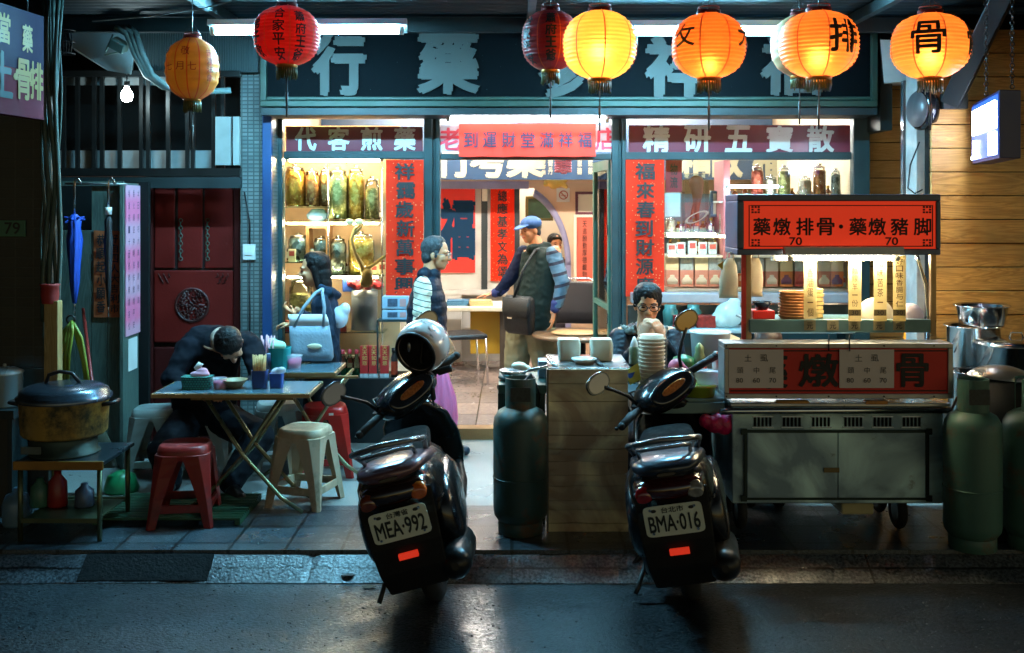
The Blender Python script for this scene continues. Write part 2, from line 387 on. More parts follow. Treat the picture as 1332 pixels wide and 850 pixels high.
kerbm = wet_mat('kerb_stone', (.03,.034,.038), (.12,.13,.14), .2, .5, 3.5, .7, 70, tile=(.93,5,.006), stop=(.3,.7), film=.7, fr_=(.15,.45))
terrazzo = wet_mat('terrazzo', (.20,.20,.185), (.34,.335,.31), .22, .42, 2.2, .15, 160, spec=.5, stop=(.25,.8))
tilefl = wet_mat('shop_tile', (.33,.23,.19), (.42,.30,.25), .15, .3, 2, .05, 40, tile=(.33,.5,.005))
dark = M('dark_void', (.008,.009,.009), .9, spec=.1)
steelp = M('teal_paint', hexl('1c3639'), .42, 0, .35, 5, bump=.15)
steeld = M('dark_teal_paint', hexl('0f2022'), .5, 0, .4, 5, bump=.15)
bluep = M('blue_paint', hexl('163a66'), .5, 0, .3, 4)
greyw = M('grey_plaster', (.34,.35,.34), .8, 0, .35, 3, bump=.2)
chrome = M('chrome', (.62,.63,.64), .16, 1, .1, 8)
stainless = M('stainless', (.52,.54,.55), .28, 1, .25, 4, rvar=.5)
black = M('black_plastic', (.012,.012,.013), .45, 0, .2, 10, spec=.35)
blackg = M('black_gloss', (.010,.010,.012), .18, 0, .2, 4, coat=.6)
rubber = M('rubber', (.014,.014,.014), .75, 0, .2, 20)
white = M('white_plastic', (.72,.72,.68), .4, 0, .12, 6)
ink = M('black_ink', (.012,.010,.010), .6, 0, .1)
redpaper = M('red_paper', (.62,.035,.012), .6, 0, .18, 5)
gold = M('gold', (.72,.47,.12), .35, .7, .2, 8)
cream = M('cream_paint', (.78,.72,.56), .5, 0, .12, 5)
# ================================================================ the ground
PV, FL = .12, .205
YK, YT, YS = 5.46, 6.43, 8.22
b = MB(); b.box((-9,-4,-.3), (9,YK-.019,0)); o = b.build('road', asphalt); struct(o)
b = MB(); b.loft([[V(x,YK-.02,-.02),V(x,YK-.02+.012*noise.noise(V(x*5,0,0))+.006*noise.noise(V(x*21,0,3)),.004),V(x,YK+.13,PV-.022+.006*noise.noise(V(x*7,4,0))-(.012 if noise.noise(V(x*9,8,1)) > .45 else 0)),V(x,YK+.145,PV-.022),V(x,YK+.145,-.02)] for x in [-9+i*.05 for i in range(361)]], smooth=False)
o = b.build('kerb', kerbm); struct(o)
b = MB(); b.box((-9,YK+.145,-.3), (9,YT,PV)); o = b.build('pavement', paver); struct(o)
b = MB(); b.box((-9,YT,-.3), (9,YS+4,PV-.001)); o = b.build('arcade_floor', terrazzo); struct(o)
# sloped drain grating under the left table, green slatted duckboard
DB = M('duckboard', hexl('28563a'), .6, 0, .2)
b = MB(); x0, x1 = X(148,6.35), X(330,6.35)
b.box((x0,6.03,PV+.002), (x0+.03,6.55,PV+.03)); b.box((x1-.03,6.03,PV+.002), (x1,6.55,PV+.03))
for i in range(16):
    t = i/15; b.box((x0,6.03+t*.5,PV+.03), (x1,6.03+t*.5+.02,PV+.042))
tag(b.build('floor_mat', DB), 'green slatted plastic floor mat lying under the folding table', 'floor mat')
# flat black rectangular panel over the kerb on the left
b = MB(); xd0, xd1 = X(101,YK), X(270,YK); b.loft([[V(x,YK-.012,.014),V(x,YK+.122,PV-.012),V(x,YK+.122,PV-.03),V(x,YK-.012,-.01)] for x in (xd0,xd1)], smooth=False); o = b.build('kerb_panel', M('kerb_panel_black', (.006,.006,.006), .8, 0, .3, 20, bump=.6, spec=.15))
tag(o, 'black rectangular panel on the kerb in front of the pot table', 'drain cover')
# the step and the raised shop floor
b = MB(); b.box((-2.0,YS,PV-.05), (2.75,YS+.14,FL)); o = b.build('step', M('step_stone', hexl('8a6238'), .5, 0, .3, 5, bump=.2)); struct(o)
b = MB(); b.box((-2.0,YS+.14,PV-.05), (2.75,13.2,FL+.002)); o = b.build('shop_floor', tilefl); struct(o)
# ================================================================ ceiling of the arcade: corrugated sheet
b = MB(); N = 150; rows = []
for j in range(N+1):
    y = 5.2+j*3.3/N*1.0; z = 3.26+.012*math.sin(j*1.25); rows.append((y, z))
cm = M('corrugated', hexl('102a34'), .6, .1, .4, 3)
vs = [V(x,y,z) for (y,z) in rows for x in (-8,8)]
b.add(vs, [(2*j,2*j+1,2*j+3,2*j+2) for j in range(N)], True)
o = b.build('ceiling', cm, fix=False); struct(o)
b = MB()
for y in (5.35, 7.35): b.box((-8,y,3.14), (8,y+.06,3.238))
for x in (-3.4,-1.95,.1,2.3,3.6): b.box((x,5.42,3.17), (x+.05,8.3,3.239))
tag(b.build('ceiling_beams', steeld), 'dark steel rafters carrying the corrugated canopy above the pavement', 'rafters')
b = MB(); b.box((-9,5.12,3.1), (9,5.2,6.5)); tag(b.build('canopy_fascia', steeld), 'dark sheet metal fascia along the canopy edge above the lanterns', 'fascia')
# upper building block so no sky leaks in
b = MB(); b.box((-9,5.2,3.5), (9,14,6.5)); o = b.build('upper_storey', greyw); tag(o, 'dark upper storey of the building over the arcade', 'building')
# ================================================================ shop room shell
wallw = M('shop_wall', hexl('d9c8ae'), .7, 0, .12, 3)
wallv = M('pale_violet_wall', hexl('b3aec0'), .6, 0, .1, 3)
b = MB(); b.box((-2.03,YS+.3,PV), (-2.0,13.2,3.2)); o = b.build('wall_left', wallw); struct(o)
b = MB(); b.box((2.75,YS+.3,PV), (2.78,13.2,3.2)); o = b.build('wall_right', wallw); struct(o)
b = MB(); b.box((-2.03,13.2,PV), (2.78,13.23,3.2)); o = b.build('wall_back', wallw); struct(o)
b = MB(); b.box((-2.03,YS+.15,3.0), (2.78,13.2,3.05)); o = b.build('ceiling_shop', M('shop_ceiling', (.6,.6,.57), .8)); struct(o)
# ---------------- facade steel frame
DF = 8.3
shop = thing('shopfront', 'teal steel shopfront with wide glass windows under the big dark sign board', 'shopfront', (0, DF, FL))
b = MB()
for x0, x1 in ((352,369), (552,563), (567,573), (808,814), (795,804), (1108,1129)): b.box((X(x0,DF),DF-.05,PV), (X(x1,DF),DF+.05,2.68))
b.pbox(369,197,552,207,DF-.045,.08); b.pbox(573,200,795,208,DF-.045,.08); b.pbox(814,198,1108,208,DF-.045,.08)
b.pbox(352,141,1129,152,DF-.055,.1)
b.box((X(563,DF),DF-.03,PV),(X(567,DF),DF-.005,2.66)); b.box((X(804,DF),DF-.03,PV),(X(808,DF),DF-.005,2.66))
b.each('window_frame', steelp, shop, bevel=.005)
b = MB(); b.box((X(369,DF),DF-.02,.63), (X(552,DF),DF-.014,Z(207,DF))); b.build('pane', glass_mat('window_glass', (.93,.97,.96), .02), shop)
b = MB(); b.box((X(814,DF),DF-.02,1.2), (X(1108,DF),DF-.014,Z(207,DF))); b.build('pane', glass_mat('window_glass'), shop)
b = MB(); b.box((X(369,DF),8.1,PV), (X(556,DF),DF-.06,.615)); b.build('plinth', M('plinth_black', (.012,.016,.017), .35, 0, .3), shop, bevel=.006)
b = MB(); b.box((X(816,DF),DF-.04,PV), (X(1108,DF),DF-.005,1.16)); b.build('plinth', M('plinth_dark', (.02,.035,.035), .4), shop, bevel=.006)
b = MB(); b.box((X(820,8.2),8.12,1.185), (X(1104,8.2),DF-.052,1.265)); b.build('sill', M('ledge_grey', (.33,.33,.36), .35, .3, .3), shop, bevel=.01)
# transom name panels
mar = M('maroon_panel', hexl('6e1f33'), .35, 0, .25, 2, coat=.3)
sil = M('cut_silver', (.5,.52,.48), .4, .4, .12, 10)
for (x0,x1,y0,y1,st,a,c,hp) in ((372,550,165,197,'代客煎藥',376,548,29), (818,1106,163,199,'精研五寶散',827,1094,33)):
    b = MB(); b.pbox(x0,y0,x1,y1,DF-.02,.03); p = b.build('name_panel', mar, shop)
    b = MB(); b.htext(st, a, c, (y0+y1)/2, DF-.026, hp, bold=.028, depth=.004, fill=.62); b.build('lettering', sil, p)
b = MB()
for a, c in ((563,598), (775,803)): b.pbox(a,163,c,198,DF-.02,.02)
b.each('transom_light', M('milky_panel', (.62,.62,.68), .3, 0, .3, 14), shop)
b = MB(); b.text('老', P(585,181,DF-.026), h=.17, bold=.02); b.text('店', P(789,181,DF-.026), h=.17, bold=.02); b.build('lettering', M('pinkred', (.6,.05,.09), .5), shop)
# solid bulkhead behind the sign board and over the transom
b = MB(); b.box((X(325,8.36),8.37,2.62), (X(1140,8.36),8.42,3.4)); b.build('bulkhead', steeld, shop)
# sliding door leaf folded inwards
b = MB(); xa, xb, ya, yb = X(795,8.36), X(774,9.2), 8.37, 9.2
dv = V(xb-xa, yb-ya, 0); sd, up = dv.normalized(), V(0,0,1); nn = sd.cross(up)
leaf = thing('door_leaf', 'narrow green framed glass door leaf standing open into the shop', 'door', (xa,ya,FL))
def slab(mb, u0,u1,z0,z1,t):
    a = V(xa,ya,0)
    mb.loft([[a+sd*u+V(0,0,z)+nn*k for (u,k) in ((u0,-t),(u1,-t),(u1,t),(u0,t))] for z in (z0,z1)], smooth=False)
L = dv.length; f = MB()
slab(f,0,.07,FL+.01,2.3,.02); slab(f,L-.07,L,FL+.01,2.3,.02); slab(f,.07,L-.07,2.22,2.3,.02); slab(f,.07,L-.07,FL+.01,.45,.02); slab(f,.07,L-.07,1.1,1.14,.02)
f.each('door_frame', M('door_green', hexl('3b6b5c'), .4, 0, .3), leaf)
f = MB(); slab(f,.07,L-.07,.45,2.22,.004); f.build('pane', glass_mat('window_glass'), leaf)
f = MB(); slab(f,.02,.05,1.7,1.78,.03); slab(f,.02,.05,1.0,1.08,.03); f.each('handle', chrome, leaf)
# ---------------- the big sign board
DS = 7.9
sign = thing('sign_board', 'long dark blue sign board with five big silver characters over the shopfront', 'sign', P(740,147,DS))
b = MB(); b.pbox(346,38,1134,131,DS,.05)
m, n, l, pb = nodes('sign_face'); pb.inputs['Base Color'].default_value = (*hexl('1b3b44'),1); pb.inputs['Roughness'].default_value = .75; pb.inputs['Specular IOR Level'].default_value = .08
tc = n.new('ShaderNodeTexCoord'); vo = n.new('ShaderNodeTexNoise'); vo.inputs['Scale'].default_value = 60; vo.inputs['Detail'].default_value = 2; l.new(tc.outputs['Object'], vo.inputs['Vector'])
mr = n.new('ShaderNodeMapRange'); mr.inputs[1].default_value = .72; mr.inputs[2].default_value = .78; l.new(vo.outputs[0], mr.inputs[0])
mx = n.new('ShaderNodeMix'); mx.data_type = 'RGBA'; mx.inputs[6].default_value = (.0007,.0022,.0032,1); mx.inputs[7].default_value = (.05,.08,.085,1); l.new(mr.outputs[0], mx.inputs[0]); l.new(mx.outputs[2], pb.inputs['Base Color'])
face = b.build('face', m, sign)
b = MB(); b.htext('行', 402, 480, 84, DS-.012, 76, bold=.04, depth=.012); b.htext('藥', 545, 621, 81, DS-.012, 79, bold=.034, depth=.012, fill=1)
b.htext('參', 696, 775, 86, DS-.012, 78, bold=.036, depth=.012); b.htext('祥', 842, 920, 86, DS-.012, 78, bold=.04, depth=.012, fill=1); b.htext('福', 990, 1068, 84, DS-.012, 76, bold=.036, depth=.012, fill=.95)
b.build('lettering', M('brushed_letter', (.05,.058,.052), .65, .1, .2, 9), sign)
b = MB(); fr = M('sign_frame', hexl('22382e'), .5, .1, .35, 6)
b.pbox(338,131,1142,139,DS-.035,.09); b.pbox(338,32,346,131,DS-.035,.09); b.pbox(1134,32,1142,131,DS-.035,.09); b.pbox(338,30,1142,37,DS-.035,.09)
b.pbox(346,126,1134,130.5,DS-.015,.02)
b.build('frame', fr, sign, bevel=.006)
b = MB(); b.box((X(340,DS),DS-.02,Z(150,DS)), (X(1140,DS),DF-.06,Z(141,DS))); b.build('underside', steeld, sign)
# dark return board right of the sign
b = MB(); b.box((X(1131,8.2),DS+.06,2.5), (X(1146,8.2),8.5,3.3)); tag(b.build('fascia_board', steeld), 'dark board closing the right end of the sign box', 'board')
# ---------------- back of the shop: partition with the arch, header, wall panels
DP = 11.7
part = thing('arch_partition', 'pale partition wall with a round lavender archway at the back of the shop', 'partition', (0,DP,FL))
cx, cz, R = X(668,DP), Z(345,DP), (X(742,DP)-X(668,DP))
def arc(r, a0, a1, n=24): return [(cx+r*math.cos(a0+(a1-a0)*i/n), cz+r*1.42*math.sin(a0+(a1-a0)*i/n)) for i in range(n+1)]
b = MB()
o1 = arc(R-.055, PI*.38, 0); o2 = arc(R+.005, PI*.38, 0)
b.loft([[V(x,DP-.03,z),V(x2,DP-.03,z2),V(x2,DP+.04,z2),V(x,DP+.04,z)] for (x,z),(x2,z2) in zip(o1,o2)])
b.box((cx+R-.055,DP-.03,FL), (cx+R+.005,DP+.04,cz)); b.pbox(560,236,688,246,DP-.03,.07)
b.each('arch_trim', M('lavender_trim', hexl('8c88a8'), .5), part)
b = MB()
pts = [(x,z) for x,z in arc(R, PI*.38, 0)]
b.loft([[V(x,DP,z),V(x,DP,2.45),V(x,DP+.03,2.45),V(x,DP+.03,z)] for x,z in pts], smooth=False)
b.box((cx+R,DP,FL), (2.75,DP+.03,2.45)); b.box((-2.0,DP,2.12), (pts[0][0],DP+.03,2.45)); b.build('wall', M('peach_wall', hexl('d7b494'), .6, 0, .12, 3), part)
b = MB(); b.box((-2.0,DP+.05,FL), (X(655,DP),DP+.08,2.3)); b.build('panel', M('white_panel', hexl('c8c6c0'), .5), part)
b = MB(); b.pbox(626,245,634,380,DP+.03,.012); b.pbox(668,245,676,400,DP+.03,.012); b.each('trim', M('dark_trim', (.02,.03,.035), .4), part)
b = MB(); b.pbox(560,380,600,500,DP-.05,.1); b.box((-2,DP-.06,Z(383,DP)), (X(660,DP),DP+.04,Z(377,DP))); b.build('ledge', M('ledge_white', (.6,.6,.58), .4), part)
hd = MB(); DHd = 11.0; hd.box((-1.98,DHd,Z(234,DHd)), (2.7,DHd+.04,2.95))
header = tag(hd.build('header_board', M('navy_board', hexl('12324e'), .35, 0, .2, 2)), 'navy header board with pale gold characters inside the shop', 'board')
b = MB(); kk = DHd-.006
for ch, px, wd in (('行',590,44), ('考',636,46), ('藥',683,46), ('精',905,40), ('散',945,40), ('福',1000,40)): b.text(ch, P(px,206,kk), w=wd*kk/FP, h=48*kk/FP, bold=.035)
for px, st in ((707,'中藥批發零售'),(716,'丸散膏丹'),(754,'電話服務'),(768,'代客煎藥')): b.vtext(st, px, 186, 228, kk, 6, bold=.02)
b.build('lettering', M('pale_gold', (.34,.31,.22), .7, spec=.1), header)
# light panels of the shop ceiling (real tubes behind the transom)
def tube_light(label, p0, p1, strength, col, r=.016, fix=True, group='fluorescent tubes', plate=False):
    p0, p1 = Vector(p0), Vector(p1); mid = (p0+p1)/2
    t = thing('fluorescent_lamp', label, 'lamp', mid, group)
    b = MB(); b.cyl(p0, p1, r, n=10); b.build('tube', M('tube_%g_%s' % (strength, col), col, .3, emit=strength, ecol=col, var=0), t)
    d = (p1-p0).normalized(); s, u = frame(d)
    b = MB(); b.cyl(p0-d*.03, p0, r*1.25, n=10); b.cyl(p1, p1+d*.03, r*1.25, n=10); b.build('end_cap', white, t)
    if fix:
        b = MB(); h = r*1.6
        b.loft([[p+V(0,0,h)+V(0,-.03,0), p+V(0,0,h)+V(0,.03,0), p+V(0,0,h+.04)+V(0,.02,0), p+V(0,0,h+.04)+V(0,-.02,0)] for p in (p0-d*.05, p1+d*.05)], smooth=False)
        b.build('fitting', white, t)
    if plate:
        b = MB(); b.box((p0.x-.05,p0.y+.034,p0.z-.006),(p1.x+.05,p0.y+.037,p0.z+.075)); b.build('reflector', white, t)  # back plate added to keep the tube's light off the sign board
    return t
WARM = (1,.80,.55); COOL = (.26,.72,1.0); NEUT = (1,.94,.84)
for i, (x, y) in enumerate(((-1.2,9.6), (.35,9.6), (1.8,9.6), (-.6,10.75), (1.2,10.75), (.2,12.5))):
    tube_light(['ceiling tube over the left display inside the shop', 'ceiling tube over the doorway inside the shop', 'ceiling tube over the right display inside the shop', 'ceiling tube above the desk inside the shop', 'ceiling tube before the header board on the right', 'ceiling tube in the back room behind the arch'][i], (x-.6,y,2.88), (x+.6,y,2.88), 95, NEUT, .02)
# ================================================================ exterior lamps
tube_light('long fluorescent tube behind the red lantern at the left end of the sign board', P(281,41,6.8), P(519,40,6.8), 330, COOL, .022, plate=True)
tube_light('long fluorescent tube behind the orange lanterns right of the doorway', P(768,42,6.9), P(1009,42,6.9), 330, COOL, .022, plate=True)
tube_light('fluorescent tube shining on the red paper banner over the doorway', P(586,155,8.06), P(787,157,8.06), 17, (.9,.95,1), .016)
# ================================================================ paper lanterns
def paper_mat(name, col, thru=.62, fwd=.28):
    m, n, l, b = nodes(name)
    tc = n.new('ShaderNodeTexCoord'); nz = n.new('ShaderNodeTexNoise'); nz.inputs['Scale'].default_value = 9; nz.inputs['Detail'].default_value = 5; l.new(tc.outputs['Object'], nz.inputs['Vector'])
    mx = n.new('ShaderNodeMix'); mx.data_type = 'RGBA'; mx.inputs[6].default_value = (*[c*.82 for c in col],1); mx.inputs[7].default_value = (*[min(1,c*1.12) for c in col],1)
    l.new(nz.outputs[0], mx.inputs[0]); l.new(mx.outputs[2], b.inputs['Base Color']); b.inputs['Roughness'].default_value = .45
    t = n.new('ShaderNodeBsdfTranslucent'); l.new(mx.outputs[2], t.inputs[0])
    r = n.new('ShaderNodeBsdfRefraction'); l.new(mx.outputs[2], r.inputs[0]); r.inputs['Roughness'].default_value = .9; r.inputs['IOR'].default_value = 1.3
    m1 = n.new('ShaderNodeMixShader'); m1.inputs[0].default_value = fwd; l.new(t.outputs[0], m1.inputs[1]); l.new(r.outputs[0], m1.inputs[2])
    m2 = n.new('ShaderNodeMixShader'); m2.inputs[0].default_value = thru; l.new(b.outputs[0], m2.inputs[1]); l.new(m1.outputs[0], m2.inputs[2])
    l.new(m2.outputs[0], n['Material Output'].inputs[0]); return m
orange_paper = paper_mat('orange_paper', (.96,.45,.11)); redl = paper_mat('scarlet_paper', (.88,.05,.028), .35, .2); darkred = paper_mat('dark_red_paper', (.42,.025,.03), .25, .1)
amber = paper_mat('amber_paper', (.75,.30,.05), .35, .15)
seam = M('lantern_seam', (.75,.10,.02), .6); bulbm = M('lantern_bulb', (1,.72,.38), .3, emit=46, ecol=(1,.66,.30), var=0)
skirt = M('olive_skirt', hexl('5b5a1c'), .6, 0, .5, 12)
redink = M('red_ink', (.35,.02,.02), .6)
def lantern(label, px, py, rx, ry, D, paper, lit, texts, inkm=ink, seams=8, rot=0, ribs=17, cord=1.0, tassel=None):
    k = D/FP; R, Hh = rx*k, ry*k; c = P(px,py,D)
    t = thing('paper_lantern', label, 'lantern', c, 'paper lanterns hung along the canopy')
    def rz(f):                                              # radius at height f in -1..1
        return R*max(.30, (1-abs(f)**2.6)**.5 if abs(f) < 1 else .3)
    b = MB(); prof = []; NN = ribs*4
    for i in range(NN+1):
        f = -1+2*i/NN; prof.append((rz(f)*(1+.020*math.cos(2*PI*i/4)), f*Hh))
    b.lathe(prof, c, 48)
    for i in range(len(b.v)):
        q = b.v[i]-c; b.v[i] = c+q*(1+.013*noise.noise(q*9+V(px,0,0))+.008*noise.noise(q*26+V(px,3,0)))
    b.build('shade', paper, t, fix=True)
    b = MB()
    for s in range(seams):
        a = rot+2*PI*s/seams; pts = []
        for i in range(25):
            f = -1+2*i/24; r = rz(f)*1.03+.002; pts.append((r, f*Hh))
        hw = .0035
        for i in range(24):
            q = []
            for (r, z), sgn in ((pts[i],-1),(pts[i],1),(pts[i+1],1),(pts[i+1],-1)):
                aa = a+sgn*hw/max(r,.03); q.append(c+V(r*math.sin(aa), -r*math.cos(aa), z))
            b.poly(q)
    b.build('seam', seam, t)
    zt = Hh
    b = MB(); r0 = R*.30
    b.lathe([(r0*1.08,zt-.01),(r0*1.1,zt+.012),(r0*.95,zt+.014),(r0*.95,zt-.01)], c, 24); b.torus(c+V(0,0,zt+.03), r0*.95, .003, n=24); 
    for a in (0,PI): b.tube([c+V(r0*.95*math.cos(a),r0*.95*math.sin(a),zt), c+V(r0*.95*math.cos(a),r0*.95*math.sin(a),zt+.035)], .003, 6)
    b.build('top_ring', M('lantern_cap', hexl('7a1712') if not lit else hexl('8a5a28'), .5, .2), t)
    b = MB(); b.lathe([(r0*1.05,-zt+.012),(r0*1.12,-zt),(r0*1.05,-zt-.012),(r0*.8,-zt-.012)], c, 24); b.build('bottom_ring', M('lantern_gold', hexl('b0762a'), .35, .5), t)
    b = MB(); n = 26
    for i in range(n):
        a = 2*PI*i/n; p = c+V(r0*math.cos(a), r0*math.sin(a), -zt-.012); ln = .05+.02*rnd.random()
        b.tube([p, p+V(.002,0,-ln*.5), p+V(rnd.uniform(-.004,.004),0,-ln)], [.006,.0055,.004], 5)
    b.build('fringe', skirt if not tassel else tassel, t)
    b = MB(); b.tube([c+V(0,0,-zt-.01), c+V(.001,0,-zt-.15), c+V(0,0,-zt-.15-.09*cord)], .004, 6); b.tube([c+V(0,0,-zt-.15), c+V(0,0,-zt-.15-.14*cord)], [.008,.005], 6)
    b.build('tassel', M('tassel_dark', hexl('2a1a10'), .7), t)
    b = MB(); b.tube([c+V(0,0,zt+.02), c+V(0,0,3.22-c.z)], .003, 6); b.tube([c+V(r0*.9,0,zt+.03), c+V(0,0,zt+.1), c+V(-r0*.9,0,zt+.03)], .002, 5); b.build('hanging_wire', black, t)
    def wrap_at(ax, fz):
        def wfn(x, y):
            z = fz*Hh+y; f = max(-.98, min(.98, z/Hh)); r = rz(f)*1.035+.004; a = ax+x/R
            return c+V(r*math.sin(a), -r*math.cos(a), z)
        return wfn
    if texts:
        b = MB()
        for (st, ax, fz, sz, bo) in texts:
            for j, ch in enumerate(st): b.text(ch, (0,0,0), w=sz*R, h=sz*R*1.02, bold=bo, wrap=wrap_at(ax, fz-j*sz*R*1.2/Hh))
        b.build('lettering', inkm, t, fix=False)
    if lit:
        b = MB(); b.ell(c+V(0,0,-Hh*lit[0]), .03*lit[1], 10, 6); b.build('bulb', bulbm, t)
        b = MB(); b.tube([c+V(0,0,zt), c+V(0,0,-Hh*lit[0]+.03*lit[1]+.02)], .004, 6); b.cyl(c+V(0,0,-Hh*lit[0]+.03*lit[1]+.002), c+V(0,0,-Hh*lit[0]+.03*lit[1]+.05), .014, n=8); b.build('bulb_holder', black, t)
    return t
lantern('bright scarlet unlit lantern with black prayer characters before the left tube', 373, 47, 42, 39, 6.05, redl, None, [('合家平安',-.03,.62,.34,.02),('蕭府王爺',.62,.52,.32,.02),('弟子敬',-.85,.3,.34,.03)], rot=.3)
lantern('dark red unlit lantern half hidden behind a lit one', 716, 53, 37, 40, 6.3, darkred, None, [('蕭府王爺',-.02,.62,.36,.03),('合家平安',-.95,.55,.36,.03)], rot=.3)
lantern('lit orange lantern overlapping the dark red lantern', 780, 59, 47, 45, 6.0, orange_paper, (.18,1.25), [('骨',1.38,.32,.6,.03)], rot=.06, seams=8)
lantern('lit deep orange lantern with a stroke of black ink at each side', 922, 60, 47, 43, 6.0, paper_mat('deep_orange_paper', (.95,.24,.05)), (.52,.95), [('攵',-.86,.22,.6,.02),('大',.98,.22,.62,.02)], rot=.38, seams=8)
lantern('lit orange lantern lettered with one big black character beside the end of the sign', 1065, 58, 50, 44, 6.0, paper_mat('mid_orange_paper', (.96,.34,.08)), (.35,1.05), [('排',.4,.12,.82,.02)], rot=-.02, seams=8)
lantern('lit orange lantern with two black characters near the wooden wall', 1210, 60, 49, 43, 6.0, paper_mat('warm_orange_paper', (.96,.36,.09)), (.3,1.1), [('骨',-.42,.12,.82,.015),('骨',1.06,.1,.8,.015)], rot=0, seams=8)
t = lantern('weathered amber lantern with faded red characters hanging before the window grille', 250, 90, 34, 40, 6.3, amber, None, [('七',.28,0,.3,.0),('月',-.16,0,.3,.0),('七',-.62,0,.3,.0),('敬',.02,.5,.34,.0),('普渡法會',.95,.45,.26,-.005)], redink, seams=14, rot=.1, ribs=7)
lantern('small faded gold lantern peeping from behind the lettered orange one', 1040, 60, 36, 40, 6.45, M('faded_cloth', hexl('b08a5a'), .7, 0, .4, 8), None, [], ribs=7)
# ================================================================ left side of the street front
DL = 6.45
pil = thing('tiled_pillar', 'dark tiled pillar at the left edge bearing a number plate', 'pillar', (X(20,DL),DL,PV))
b = MB(); b.box((-6.0,DL,PV), (X(66,DL),DL+.10,3.25)); b.build('wall', brick_mat('dark_tile', (.014,.018,.016), (.02,.024,.02), (.03,.034,.03), .11, .06, .004), pil)
b = MB(); b.box((-6.0,DL-.03,PV), (X(66,DL),DL-.002,.95)); b.build('plinth', M('plinth_tile', (.028,.03,.024), .45, 0, .3), pil)
t = thing('number_plate', 'small green house number plate on the dark tiled pillar', 'number plate', P(16,307,DL-.01))
b = MB(); b.pbox(-8,287,33,308,DL-.012,.008); b.build('plate', M('plate_green', hexl('3d6b52'), .5, 0, .25), t, bevel=.002)
b = MB(); b.text('79', P(16,297,DL-.015), h=.07, bold=.01); b.build('lettering', ink, t)
# violet hanging sign, turned to the street
s0, s1 = P(-28,3,5.62), P(57,22,6.25); sx = (V(s1.x,s1.y,0)-V(s0.x,s0.y,0)); ln = sx.length; sx.normalize(); z1, z0 = s1.z, Z(156,6.25)
t = thing('hanging_sign', 'violet to crimson hanging shop sign with gold characters at the top left corner', 'sign', V(s0.x,s0.y,z0))
o = V(s0.x,s0.y,0); ny = V(-sx.y,sx.x,0)
b = MB(); b.loft([[o+sx*u+V(0,0,z)+ny*k for u,k in ((0,0),(ln,0),(ln,.06),(0,.06))] for z in (z0,(z0*.56+z1*.44))], smooth=False); b.build('lower_panel', M('crimson_panel', hexl('561226'), .7, 0, .2, 3, spec=.2), t)
b = MB(); b.loft([[o+sx*u+V(0,0,z)+ny*k for u,k in ((0,0),(ln,0),(ln,.06),(0,.06))] for z in ((z0*.56+z1*.44)+.001,z1)], smooth=False); b.build('upper_panel', M('violet_panel', hexl('1a1230'), .7, 0, .2, 3, spec=.2), t)
b = MB(); q = lambda u, f: o+sx*(u*ln)+V(0,0,z0+(z1-z0)*f)-ny*.004
for ch,u,f,wd,hg in (('骨',.66,.35,.15,.22),('排',.87,.36,.13,.21),('藥',.72,.74,.10,.15),('當',.36,.78,.11,.16)): b.text(ch, q(u,f), w=wd, h=hg, right=sx, bold=.025)
b.text('·', q(.53,.36), w=.03, h=.03, right=sx, bold=.02); b.build('lettering', M('gold_letter', hexl('8a7034'), .6), t)
b = MB(); b.text('土', q(.33,.36), w=.19, h=.24, right=sx, bold=.03); b.text('虱', q(.1,.36), w=.19, h=.24, right=sx, bold=.03); b.build('lettering', M('teal_letter', hexl('143c44'), .6), t)
b = MB()
for u in (.3,.8): b.tube([o+sx*(u*ln)+V(0,0,z1-.01)+ny*.03, o+sx*(u*ln)+V(0,0,3.24)+ny*.03], .008, 6)
b.each('hanger', black, t)
# cable bundle beside the pillar
b = MB()
for i in range(9):
    x = X(58+i*2.8,6.42); pts = []
    for j in range(15):
        f = j/14; pts.append(V(x+.03*noise.noise(V(i*3.1,f*3.3,0))+.015*math.sin(f*7+i*2), 6.41-.02*(i%3)+.02*noise.noise(V(f*4,i,5)), 3.2-f*(2.2-.12*(i%4))))
    b.tube(pts, .006+.004*(i%3), 6)
tag(b.build('cable_bundle', M('cable_grey', hexl('3c514a'), .6, 0, .5, 20)), 'tangled bundle of grey cables running down the pillar edge', 'cables')
b = MB(); b.tube([P(300,2,5.9)+V(0,0,.0), P(260,12,6.1), P(190,22,6.4), P(120,28,6.6)], .004, 6); tag(b.build('power_cable', M('cable_pale', (.25,.28,.28), .6)), 'thin pale cable sagging across the dark canopy at top left', 'cable')
# wooden post with a red wrapped top, hose, broom
t = thing('wooden_post', 'pale wooden post with a red wrapped top beside the pillar', 'post', P(66,520,6.3))
b = MB(); b.box((X(57,6.3),6.3,Z(520,6.3)), (X(75,6.3),6.37,Z(392,6.3))); b.build('pole', wood_mat('pale_wood', hexl('a8905c'), hexl('8a7448'), hexl('6d6040'), 2), t, bevel=.004)
b = MB(); b.lathe([(.045,0),(.052,.05),(.05,.1),(.06,.115),(.03,.118)], P(65,395,6.33), 14); b.build('wrap', M('red_cloth', hexl('8a1f18'), .7), t)
t = thing('garden_hose', 'coiled yellow green hose hanging beside the wooden post', 'hose', P(92,490,6.6))
for k_ in range(4):
    b = MB(); x0 = 78+k_*4; b.tube([P(94,418,6.5), P(x0+4,432,6.5-.02*k_), P(x0-3+k_,460,6.5), P(x0-2,500,6.5)], .011, 7); b.tube([P(94,418,6.5), P(100+k_*2,440,6.52), P(108+k_,470,6.52), P(112+k_,500,6.52)], .011, 7); b.build('loop', M('hose_green', hexl('7a8a2e'), .45, 0, .2), t)
b = MB(); b.torus(P(92,416,6.5), .025, .006, (0,1,0)); b.build('tie', black, t)
t = thing('broom', 'broom with a thin red handle leaning on the grey panel', 'broom', P(122,560,6.75))
